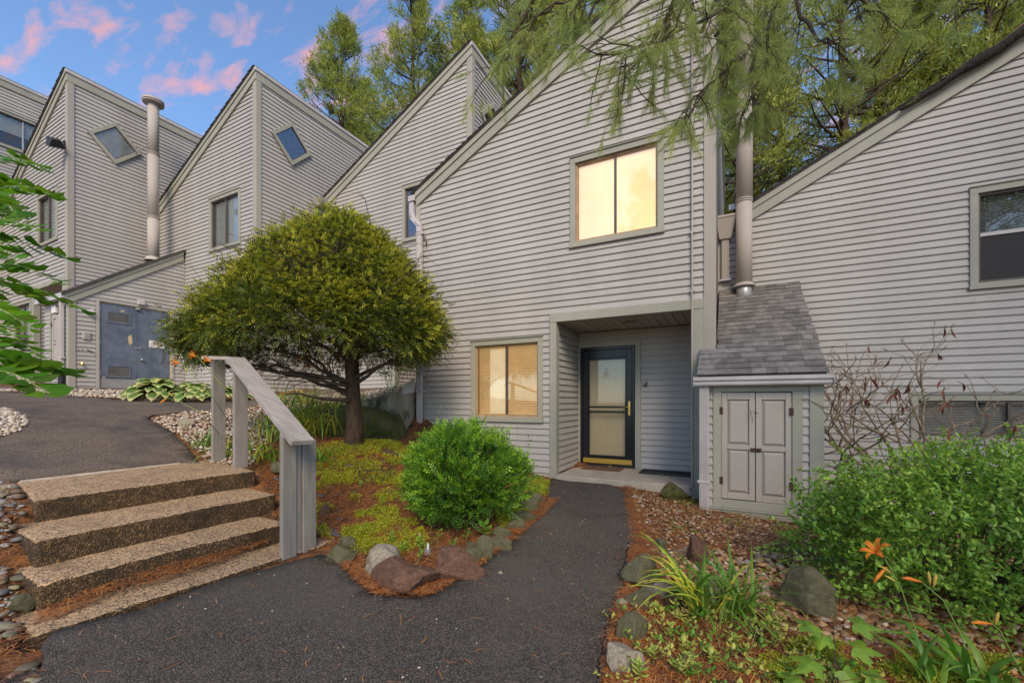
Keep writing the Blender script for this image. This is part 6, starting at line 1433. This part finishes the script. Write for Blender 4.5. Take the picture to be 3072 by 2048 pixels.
# ---- hostas
def hosta(px, py, n, s, label, seed):
    rg = np.random.default_rng(seed); b = ong(px, py); r_ = root('hosta', label, 'hosta', b, 'variegated hostas by the upper path')
    V, Fq, mi = [], [], []; c0 = 0
    for i in range(n):
        az = rg.uniform(0, 2 * np.pi); e0 = rg.uniform(.35, 1.35); L_ = s * rg.uniform(.8, 1.15); W_ = L_ * rg.uniform(.5, .62); hz = rg.uniform(.03, .22) * s * 2
        o = np.array([math.cos(az), math.sin(az), 0]) * (1.35 - e0) * s * 1.05 + np.array([0, 0, .04 + .62 * s * e0]); sd_ = np.array([-math.sin(az), math.cos(az), 0])
        p = o.copy(); e = e0 * .7
        for j in range(6):
            t = j / 5; w = W_ * (math.sin(math.pi * min(1, t * .92 + .10)) ** .8) * .5
            d = np.array([math.cos(az) * math.cos(e), math.sin(az) * math.cos(e), math.sin(e)]); up = np.cross(d, sd_) * -1
            for q in (-1, -.72, 0, .72, 1): V.append(p + sd_ * w * q + up * abs(q) * w * .32)
            p = p + d * L_ / 5; e -= .42
        for j in range(5):
            for q in range(4): a = c0 + j * 5 + q; Fq.append([a, a + 1, a + 6, a + 5]); mi.append(1 if q in (0, 3) or j == 4 else 0)
        c0 += 30
    npmesh('leaves', np.array(V) + np.array(b[:]), np.array(Fq), [M['hosta'], M['cream']], r_, mi=mi, smooth=True); return r_
hosta(470, 1199, 110, .40, 'large variegated hosta with cream edged leaves in front of the blue doors', 1)
hosta(585, 1203, 70, .36, 'second variegated hosta just left of the handrail top post', 2)
hosta(690, 1206, 45, .32, 'third hosta partly hidden behind the handrail posts', 3)
# ---- daylily and grass-like clumps
def clump(px, py, n, ln, w0, label, seed, mat='lily', mat2=None, base=None, cat='daylily', spread=.05, el0=1.25, bend=1.9, group='daylily clumps'):
    rg = np.random.default_rng(seed); b = ong(px, py) if base is None else base; r_ = root('daylily', label, cat, b, group)
    P = np.array(b[:]) + np.stack([rg.normal(0, spread, n), rg.normal(0, spread, n), np.zeros(n)], 1); az = rg.uniform(0, 2 * np.pi, n)
    v, f = ribbons(P, az, ln * rg.uniform(.6, 1.15, n), w0, rg, el0=el0, bend=bend)
    mi = np.repeat((rg.random(n) < .45).astype(int), 14) if mat2 else None
    npmesh('leaves', v, f, [M[mat]] + ([M[mat2]] if mat2 else []), r_, mi=mi, smooth=True); return r_
CL = [(700, 1375, 34, .50, .018, 'green daylily clump directly behind the middle handrail post', 'lily', 'lilyyellow', .07),
      (610, 1345, 26, .46, .016, 'daylily clump arching over the upper asphalt left of the handrail', 'lily', None, .06),
      (790, 1385, 34, .52, .020, 'daylily clump between the middle and lower handrail posts', 'lily', 'lilyyellow', .08),
      (860, 1390, 26, .48, .018, 'daylily clump just left of the lower handrail posts', 'lily', None, .08),
      (965, 1392, 16, .42, .022, 'broad leaved clump peeping out right of the lower handrail posts', 'lily', None, .03),
      (1010, 1300, 50, .62, .020, 'yellow daylily tuft right before the low ledge rock', 'lilyyellow', 'lily', .14),
      (870, 1318, 90, .78, .020, 'yellowing daylily mass left of the low ledge rock', 'lilyyellow', 'lily', .18),
      (950, 1305, 100, .82, .020, 'yellowing daylily clump above the low ledge rock', 'lilyyellow', 'lily', .20),
      (900, 1265, 70, .80, .022, 'yellowing daylily mass under the dome tree, left part', 'lily', 'lilyyellow', .20),
      (985, 1255, 80, .80, .022, 'yellowing daylily mass under the dome tree, middle part', 'lilyyellow', 'lily', .20),
      (1070, 1240, 60, .75, .022, 'yellowing daylily mass behind the dome tree trunk', 'lilyyellow', 'lily', .18),
      (900, 1215, 60, .7, .022, 'green lily mass behind the yellowing ones under the tree', 'lily', 'lilyyellow', .25),
      (2105, 1850, 50, .60, .020, 'arching green strap leaved clump in the right gravel beside the tan stone', 'lily', 'lilyyellow', .045),
      (2215, 1855, 38, .55, .019, 'second arching clump right beside it, under the leafy shrub', 'lily', None, .04),
      (2000, 1462, 14, .30, .012, 'small green tuft in front of the porch slab', 'lily', None, .02),
      (2960, 2075, 22, .42, .034, 'broad leaved clump at the bottom right corner', 'lily', None, .06),
      (2760, 2060, 12, .34, .026, 'few broad blades below the orange lilies', 'lily', None, .05)]
for i, (px, py, n, ln, w0, lab, m1, m2, sp) in enumerate(CL): clump(px, py, n, ln, w0, lab, 200 + i, m1, m2, spread=sp)
def petal_flower(mbs, p, d, s, openf=1.0):
    """six recurved petals round the axis d"""
    t = d.orthogonal().normalized(); b = d.cross(t)
    for i in range(6):
        a = i * math.pi / 3; o = t * math.cos(a) + b * math.sin(a); sd_ = d.cross(o).normalized(); w = .15 * s
        c = [p, p + d * s * .45 + o * s * .14 * openf, p + d * s * .8 + o * s * .38 * openf, p + d * s * .86 + o * s * .66 * openf, p + d * s * .72 + o * s * .82 * openf]; ww = [.03 * s, w * .7, w, w * .75, .01 * s]
        L0 = [q - sd_ * k_ for q, k_ in zip(c, ww)]; R0 = [q + sd_ * k_ for q, k_ in zip(c, ww)]
        mbs.add(L0 + R0, [(j, j + 1, j + 6, j + 5) for j in range(4)])
def lily_stalk(pts, flowers, label, s=.085, group='orange daylily stalks'):
    pts = [Vector(p) for p in pts]; r_ = root('lily_stalk', label, 'daylily flower', pts[0], group)
    fine = []
    for i in range(len(pts) - 1):
        for q in range(5): fine.append(pts[i].lerp(pts[i + 1], q / 5))
    fine.append(pts[-1]); MB().tube(fine, [.0042 - .0018 * i / len(fine) for i in range(len(fine))], 6).build('stalk', M['stem'], r_, smooth=True)
    for (p, d, kind) in flowers:
        p, d = Vector(p), Vector(d).normalized()
        if kind == 'open': mb = MB(); petal_flower(mb, p, d, s); mb.build('flower', M['orange'], r_, recalc=False, smooth=True)
        elif kind == 'bud': MB().tube([p, p + d * .02, p + d * .045, p + d * .065], [.002, .006, .007, .002], 7).build('bud', M['bud'], r_, smooth=True)
        else: MB().tube([p, p + d * .03, p + d * .065, p + d * .095 + Vector((0, 0, -.006))], [.003, .007, .009, .002], 7).build('closed_flower', M['orange'], r_, smooth=True)
def A_(px, py, z): return atz(px, py, z)
z_ = 2.05; lily_stalk([ong(2810, 2130), A_(2750, 1900, z_), A_(2700, 1755, z_), A_(2655, 1675, z_)], [(A_(2650, 1672, z_), (A_(2615, 1640, z_) - A_(2655, 1680, z_)), 'open'), (A_(2660, 1700, z_), A_(2630, 1735, z_) - A_(2662, 1700, z_), 'closed'), (A_(2675, 1720, z_), A_(2640, 1700, z_) - A_(2675, 1725, z_), 'bud'), (A_(2690, 1745, z_), A_(2655, 1730, z_) - A_(2690, 1750, z_), 'bud')], 'lily stalk with a wide open orange flower in front of the leafy shrub')
z_ = 1.95; lily_stalk([ong(2930, 2130), A_(2890, 1920, z_), A_(2830, 1800, z_), A_(2770, 1748, z_)], [(A_(2765, 1745, z_), A_(2690, 1728, z_) - A_(2770, 1750, z_), 'closed'), (A_(2800, 1762, z_), A_(2810, 1720, z_) - A_(2800, 1770, z_), 'bud'), (A_(2790, 1755, z_), A_(2790, 1715, z_) - A_(2795, 1760, z_), 'bud')], 'lily stalk with closed tapering orange flower and upright buds')
z_ = 1.95; lily_stalk([ong(3130, 2130), A_(3040, 1970, z_), A_(3000, 1890, z_), A_(2975, 1870, z_)], [(A_(2975, 1870, z_), A_(2905, 1872, z_) - A_(2975, 1880, z_), 'closed'), (A_(2985, 1875, z_), A_(2995, 1850, z_) - A_(2985, 1890, z_), 'bud')], 'short lily stalk with one wilted orange flower at the right edge')
z_ = 4.7; lily_stalk([ong(730, 1330), A_(640, 1195, z_), A_(570, 1115, z_), A_(530, 1080, z_)], [(A_(540, 1090, z_), A_(500, 1080, z_) - A_(540, 1090, z_), 'open'), (A_(560, 1120, z_), A_(560, 1080, z_) - A_(565, 1120, z_), 'bud')], 'lily stalk with open orange flower before the blue doors', s=.075)
lily_stalk([ong(760, 1330), A_(680, 1170, z_), A_(610, 1090, z_), A_(590, 1065, z_)], [(A_(590, 1070, z_), A_(560, 1055, z_) - A_(595, 1070, z_), 'open'), (A_(610, 1088, z_), A_(640, 1060, z_) - A_(610, 1090, z_), 'open')], 'lily stalk with paired orange flowers left of the handrail cap', s=.075)
lily_stalk([ong(700, 1350), A_(600, 1235, z_), A_(520, 1195, z_), A_(490, 1195, z_)], [(A_(500, 1195, z_), A_(470, 1215, z_) - A_(500, 1195, z_), 'closed'), (A_(520, 1190, z_), A_(500, 1170, z_) - A_(520, 1190, z_), 'bud')], 'low leaning lily stalk with drooping orange bud over the path', s=.07)
rr = random.Random(6)
for i, (px, py) in enumerate(((905, 1080), (935, 1098), (1020, 1075), (1060, 1108), (985, 1120), (930, 1060), (880, 1130))):
    z_ = 7.2; b = ong(px + 20, 1215); d = Vector((rr.gauss(0, .6), -1, .5)); lily_stalk([b, A_(px + 5, py + 40, z_), A_(px, py, z_)], [(A_(px, py, z_), d, 'open')], 'orange lily bloom in the shade beneath the dome tree, %s' % ('far left,higher centre left,upper middle,right of the middle,low centre,topmost left,lowest left'.split(',')[i]), s=.10)

# ---- ground cover and seedlings
def cover(name, poly, n, seed, mat, lf, label, sp=(3.0, -.05), hgt=.03, cat='ground cover', per=7):
    rg = np.random.default_rng(seed); xs = np.array([p[0] for p in poly]); ys = np.array([p[1] for p in poly]); x = rg.uniform(xs.min(), xs.max(), n * 5); y = rg.uniform(ys.min(), ys.max(), n * 5); m = inpoly(x, y, poly)
    nz = np.array([noise.noise(Vector((a * sp[0], b * sp[0], seed))) + .4 * noise.noise(Vector((a * sp[0] * 4, b * sp[0] * 4, seed))) for a, b in zip(x, y)]); m &= nz > sp[1]; x, y, nz = x[m][:n], y[m][:n], nz[m][:n]; k = len(x)
    z = gz(x, y); h_ = hgt * rg.uniform(.3, 1.2, k) * (1 + nz); Pa, Da, Ta = [], [], []
    for j in range(per):
        d = nrm(rg.normal(0, 1, (k, 3)) * np.array([1, 1, .35]) + np.array([0, 0, .55])); Pa.append(np.stack([x, y, z + h_ * (j + 1) / per], 1) + rg.normal(0, lf * .25, (k, 3))); Da.append(d); Ta.append(perp(d, rg, (0, 0, 1.5), .5))
    Pa, Da, Ta = np.concatenate(Pa), np.concatenate(Da), np.concatenate(Ta); v, f = diamonds(Pa, Da, Ta, rg.uniform(.6, 1.3, len(Pa)) * lf, np.full(len(Pa), lf * .5)); tag(npmesh(name, v, f, M[mat]), label, cat, kind='stuff')
cover('sedum', outline([(930, 1345), (1240, 1325), (1300, 1400), (1200, 1440), (960, 1440)]), 4200, 3, 'sedum', .020, 'yellow-green sedum carpet at the foot of the dome tree', (2.2, -.18), .045)
cover('sedum', outline([(840, 1420), (1200, 1440), (1200, 1560), (1100, 1640), (960, 1610), (840, 1580)]), 3200, 4, 'sedum', .018, 'patches of sedum in the needle mulch between handrail and bush', (3.2, .10), .04)
cover('sedum', outline([(1020, 1590), (1250, 1560), (1300, 1640), (1180, 1680), (1040, 1660)]), 2200, 5, 'sedum', .018, 'sedum patch behind the pale flat stone', (2.5, -.15), .04)
cover('sedum', outline([(1545, 1435), (1650, 1430), (1645, 1490), (1600, 1530), (1560, 1570), (1500, 1600), (1480, 1540)]), 4200, 6, 'sedum', .020, 'yellow-green ground cover between the bush and the path', (2.5, -.35), .05)
cover('sedum', outline([(2400, 1930), (3072, 1990), (3072, 2100), (2350, 2100), (2250, 2000)]), 3200, 7, 'sedum', .016, 'low yellow-green ground cover at the bottom right', (4, -.05), .035)
cover('weeds', outline([(1960, 1420), (2110, 1520), (2300, 1560), (2400, 1580), (2500, 1700), (2000, 1600)]), 220, 8, 'weed', .025, 'tiny weeds sprouting in the right gravel', (3, .1), .05, per=5)
def plantlet(px, py, h, nleaf, lf, mats, label, seed, name='seedling', cat='seedling', group=None, wid=.55, lean=.2, base=None):
    rg = np.random.default_rng(seed); rr = random.Random(seed); b = ong(px, py) if base is None else base; r_ = root(name, label, cat, b, group); top = b + Vector((rr.gauss(0, lean), rr.gauss(0, lean), 1)) * h; pp = wander(b, top, 5, .05, rr); MB().tube(pp, [.0028, .0025, .002, .0018, .0014, .001], 5).build('stem', M['stem'], r_)
    Pa, Da = [], []
    for j in range(nleaf):
        t = .3 + .7 * (j // 2 + 1) / (nleaf / 2 + .5); p = b.lerp(top, min(t, 1)); a = (j // 2) * 1.57 + (j % 2) * math.pi + rr.gauss(0, .3); Pa.append(p[:]); Da.append((math.cos(a), math.sin(a), rr.uniform(.05, .6)))
    P, D = np.array(Pa), nrm(np.array(Da)); L_ = lf * rg.uniform(.7, 1.15, len(P)); T = perp(D, rg, (0, 0, 4), .4); v, f = ovals(P, D, T, L_, L_ * wid, .1, .15); npmesh('leaves', v, f, M[mats[0]], r_)
    if len(mats) > 1:
        N_ = nrm(np.cross(T, D)); N_ = N_ * np.sign(N_[:, 2:3]); v, f = ovals(P + D * (L_ * .12)[:, None] + N_ * .0012, D, T, L_ * .72, L_ * wid * .58, .1, .14); npmesh('leaf_centres', v, f, M[mats[1]], r_)
    return r_
sd_pos = [(1215, 1665, 'by the pale flat stone'), (1262, 1660, 'behind the two red rocks'), (1310, 1640, 'between red rock and bush foot'), (1345, 1655, 'above the cracked red rock'), (1395, 1630, 'left of the little green stone'), (1290, 1600, 'under the front of the bush'), (1345, 1598, 'under the middle of the bush'), (1180, 1640, 'left of the metal stake'), (1245, 1700, 'low behind the wedge rock'), (1080, 1470, 'near the wire ring'), (1150, 1530, 'in open mulch'), (1225, 1540, 'close to the left of the bush')]
for i, (px, py, w_) in enumerate(sd_pos): plantlet(px, py, .10 + .03 * (i % 3), 8, .045, ['weed'], 'bright green seedling %s' % w_, 300 + i, group='seedlings in the mulch bed')
plantlet(1448, 1618, .16, 8, .085, ['weed'], 'broad leaved green seedling at the right foot of the bush', 330, wid=.7)
rr = random.Random(90); vp_ = [(1925, 1890), (1985, 1850), (2010, 1930), (1960, 1990), (2060, 1960), (2110, 1920), (2040, 2030), (2150, 2000), (2200, 1950), (2240, 2030), (2300, 1960), (2330, 1890), (2360, 2040), (2420, 1960), (2100, 2050), (1920, 2050), (2180, 1890), (2280, 1900), (2450, 2030), (2050, 1870)]
wh = ['over the greenish slab', 'left of the strap leaves', 'in front of the greenish slab', 'right of the speckled round stone', 'below the strap leaves', 'touching the strap leaves', 'at the bottom edge, third from the path', 'low in the mulch centre', 'between both strap clumps', 'in the bottom mulch, middle', 'under the right strap clump', 'beyond the right strap clump', 'bottom, left of the maple seedling', 'left of the maple seedling', 'bottom centre, smallest', 'bottom corner beside the asphalt', 'behind the strap leaves', 'far back by the gravel', 'at the maple seedling foot', 'just behind the tan stone']
for i, (px, py) in enumerate(vp_):
    r_ = plantlet(px, py, rr.uniform(.06, .13), 10, rr.uniform(.028, .048), ['varieg', 'weed'], 'yellow edged spindle plant %s' % wh[i], 400 + i, name='variegated_plant', cat='spindle plant', group='yellow edged plants in the corner bed', lean=.35)
    bb = ong(px, py)
    for q in range(6):
        e_ = bb + Vector((rr.gauss(0, .11), rr.gauss(0, .11), rr.uniform(.03, .13))); P = []; D = []
        MB().tube([bb, bb.lerp(e_, .5) + Vector((0, 0, .02)), e_], [.002, .0016, .001], 4).build('twig', M['twig'], r_)
        for j in range(8): t = .35 + .65 * j / 8; a = j * 1.9; P.append(bb.lerp(e_, t)[:]); D.append((math.cos(a), math.sin(a), rr.uniform(.1, .9)))
        P, D = np.array(P), nrm(np.array(D)); L_ = rg.uniform(.022, .042, 8); T = perp(D, rg, (0, 0, 4), .4); v, f = ovals(P, D, T, L_, L_ * .55, .1, .15); npmesh('side_leaves', v, f, M['varieg' if q % 3 else 'weed'], r_)
mb = MB()
for i in range(26):
    b = ong(rr.uniform(1930, 2450), rr.uniform(1870, 2050)); e_ = b + Vector((rr.gauss(0, .15), rr.gauss(0, .15), rr.uniform(.02, .12))); mb.tube(wander(b, e_, 5, .12, rr), [.0032, .003, .0026, .002, .0016, .001], 4)
tag(mb.build('dead_twigs', M['greytwig'], None, recalc=False), 'thin bare twigs tangled in the needle mulch bottom right', 'twigs', kind='stuff')
# maple seedling
mp_ = root('maple_seedling', 'young maple seedling with large lobed light green leaves at the bottom', 'maple seedling', ong(2510, 2150))
b = ong(2510, 2150); st_ = [b, atz(2505, 1990, 1.95), atz(2500, 1880, 1.98)]; MB().tube(st_, [.004, .003, .002], 6).build('stem', M['twig'], mp_)
def mleaf(p, d, up, s):
    d = Vector(d).normalized(); up = Vector(up).normalized(); sdv = d.cross(up).normalized(); out_ = [(0, 0), (.12, -.08), (.30, -.14), (.44, -.06), (.34, .06), (.40, .14), (.52, .20), (.56, .34), (.66, .46), (.50, .45), (.44, .56), (.32, .46), (.20, .44), (.22, .60), (.15, .66), (.12, .82), (.0, 1.0)]
    out_ = out_ + [(-x, y) for x, y in out_[-2:0:-1]]; q = [p + sdv * x * s + d * y * s - up * (abs(x) * .28 + y * y * .20) * s for x, y in out_]; c = p + d * .3 * s
    MB().add([c] + q, [(0, i + 1, (i + 1) % len(q) + 1) for i in range(len(q))]).build('leaf', M['maple'], mp_, recalc=False)
for (px, py, z, dx, dz_, s) in ((2440, 1872, 1.98, -1, .05, .10), (2560, 1868, 1.98, 1, .05, .11), (2500, 1835, 2.0, -.1, .6, .05), (2470, 1905, 1.96, -.4, -.5, .085), (2560, 1940, 1.92, .7, .1, .11), (2440, 1980, 1.9, -.8, -.2, .12), (2530, 2010, 1.9, .2, -.8, .11), (2400, 2035, 1.86, -1, -.1, .12), (2600, 2030, 1.86, .9, -.3, .12), (2480, 2050, 1.84, -.2, -.7, .11)):
    p = atz(px, py, z); d = Vector((CA, SA, 0)) * dx + Vector((SA, -CA, 0)) * .35 + Vector((0, 0, dz_ * .4)); MB().tube([atz(2505, py + 15, z + .01), p], [.0014, .001], 4).build('leaf_stalk', M['redleaf'], mp_); mleaf(p, d, (-.1, -.45, 1), s)
# loose rhododendron sprig by the retaining wall
r_ = root('laurel_sprig', 'broad leaved green laurel growing between the trunk and the upper path', 'laurel', (-6.2, 6.6, 1.2))
rr = random.Random(3); P, D = [], []
for i in range(9):
    e_ = Vector((-6.2 + rr.uniform(-.5, .4), 6.7 + rr.uniform(-.1, .1), 1.75 + rr.uniform(-.3, .5))); MB().tube(wander((-6.25, 6.7, 1.15), e_, 4, .05, rr), [.008, .007, .005, .004, .003], 5).build('stem', M['stem'], r_)
    for j in range(9): a = j * .7; P.append(e_[:]); D.append((math.cos(a), math.sin(a), rr.uniform(-.5, .3)))
P, D = np.array(P), nrm(np.array(D)); v, f = ovals(P, D, perp(D, rg, (0, 0, 4), .4), rg.uniform(.10, .16, len(P)), np.full(len(P), .045), .1, .2); npmesh('leaves', v, f, M['lily'], r_)
# tall weeds by the wall
for i, (px, py, ex, ey) in enumerate(((1280, 1330, 1322, 1212), (1550, 1400, 1553, 1265), (1582, 1460, 1586, 1300))):
    b = ong(px, py + 60); z = -b.x * SA + b.y * CA; t = atz(ex, ey, z); r_ = root('tall_weed', ['thin seeding grass stem leaning against the siding behind the bush', 'dry grass stalk standing before the lower window', 'upright leafy weed right of the bush by the siding'][i], 'weed', b)
    MB().tube([b, b.lerp(t, .5) + Vector((-.01, 0, 0)), t], [.003, .0025, .0015], 5).build('stem', M['stem'], r_); n = 14 if i == 2 else 8
    P = np.array([b.lerp(t, (.3 if i == 2 else .8) + (.7 if i == 2 else .2) * j / n)[:] for j in range(n)]); D = nrm(rg.normal(0, 1, (n, 3)) * np.array([1, 1, .3]) + np.array([0, 0, .5])); v, f = ovals(P, D, perp(D, rg), np.full(n, .05 if i == 2 else .03), np.full(n, .015 if i == 2 else .005)); npmesh('leaves', v, f, M['weed'] if i == 2 else M['bud'], r_)
# ---- wire ring, spotlight stake, tin, gnarled root
b = ong(1125, 1440); wr = root('wire_plant_ring', 'round black wire plant support standing in the mulch left of the bush', 'plant support', b)
rr_, hh_ = .20, .15; mb = MB(); ring = [b + Vector((rr_ * math.cos(a), rr_ * math.sin(a), hh_)) for a in np.linspace(0, 2 * math.pi, 33)]; mb.tube(ring, .0042, 6); mb.build('ring', M['darkmetal'], wr, smooth=True)
for i in range(10):
    a0, a1 = i * .628, i * .628 + .628; am = (a0 + a1) / 2; pts = [b + Vector((rr_ * math.cos(a0), rr_ * math.sin(a0), hh_)), b + Vector((rr_ * .92 * math.cos(a0 + .12), rr_ * .92 * math.sin(a0 + .12), hh_ * .45)), b + Vector((rr_ * .85 * math.cos(am), rr_ * .85 * math.sin(am), -.02))]
    pts2 = [b + Vector((rr_ * math.cos(a1), rr_ * math.sin(a1), hh_)), b + Vector((rr_ * .92 * math.cos(a1 - .12), rr_ * .92 * math.sin(a1 - .12), hh_ * .45)), pts[2]]
    MB().tube(pts, .0026, 5).tube(pts2, .0026, 5).build('wire_loop', M['darkmetal'], wr)
b = ong(1272, 1625); z = -b.x * SA + b.y * CA; tp_ = atz(1256, 1600, z + .05); st_ = root('garden_stake', 'short silver and black garden light stake stuck in the mulch', 'garden stake', b)
MB().tube([b, b.lerp(tp_, .6)], [.006, .008], 8).build('stake', M['darkmetal'], st_); MB().tube([b.lerp(tp_, .6), tp_], [.009, .010], 10).build('tube', M['steel'], st_)
b = ong(1283, 1662); tn = root('tin', 'small grey tin with a plant label among the seedlings', 'tin', b); MB().tube([b, b + Vector((0, 0, .045))], .030, 16).build('tin_body', M['steel'], tn, smooth=False)
MB().hexa([b + Vector(q) for q in ((-.01, 0, .03), (.012, 0, .03), (.012, .002, .03), (-.01, .002, .03), (-.004, 0, .10), (.012, 0, .09), (.012, .002, .09), (-.004, .002, .10))]).build('plant_label', M['white'], tn)
for i, (px, py, qx, qy, r) in enumerate(((2180, 1592, 2250, 1600, .022), (2405, 1650, 2440, 1620, .02), (1150, 1360, 1210, 1375, .05))):
    a, b = ong(px, py), ong(qx, qy); rr2 = random.Random(i); lg2 = MB().tube([p + Vector((0, 0, r * .7)) for p in wander(a, b, 6, .06, rr2)], [r * rr2.uniform(.7, 1.1) for _ in range(7)], 8).build('wood_piece', M['bark'], None, smooth=True)
    tag(lg2, ['short piece of red-brown wood on the gravel before the closet', 'dark broken stub of wood at the left foot of the leafy shrub', 'old dark stump at the foot of the concrete buttress'][i], 'wood')
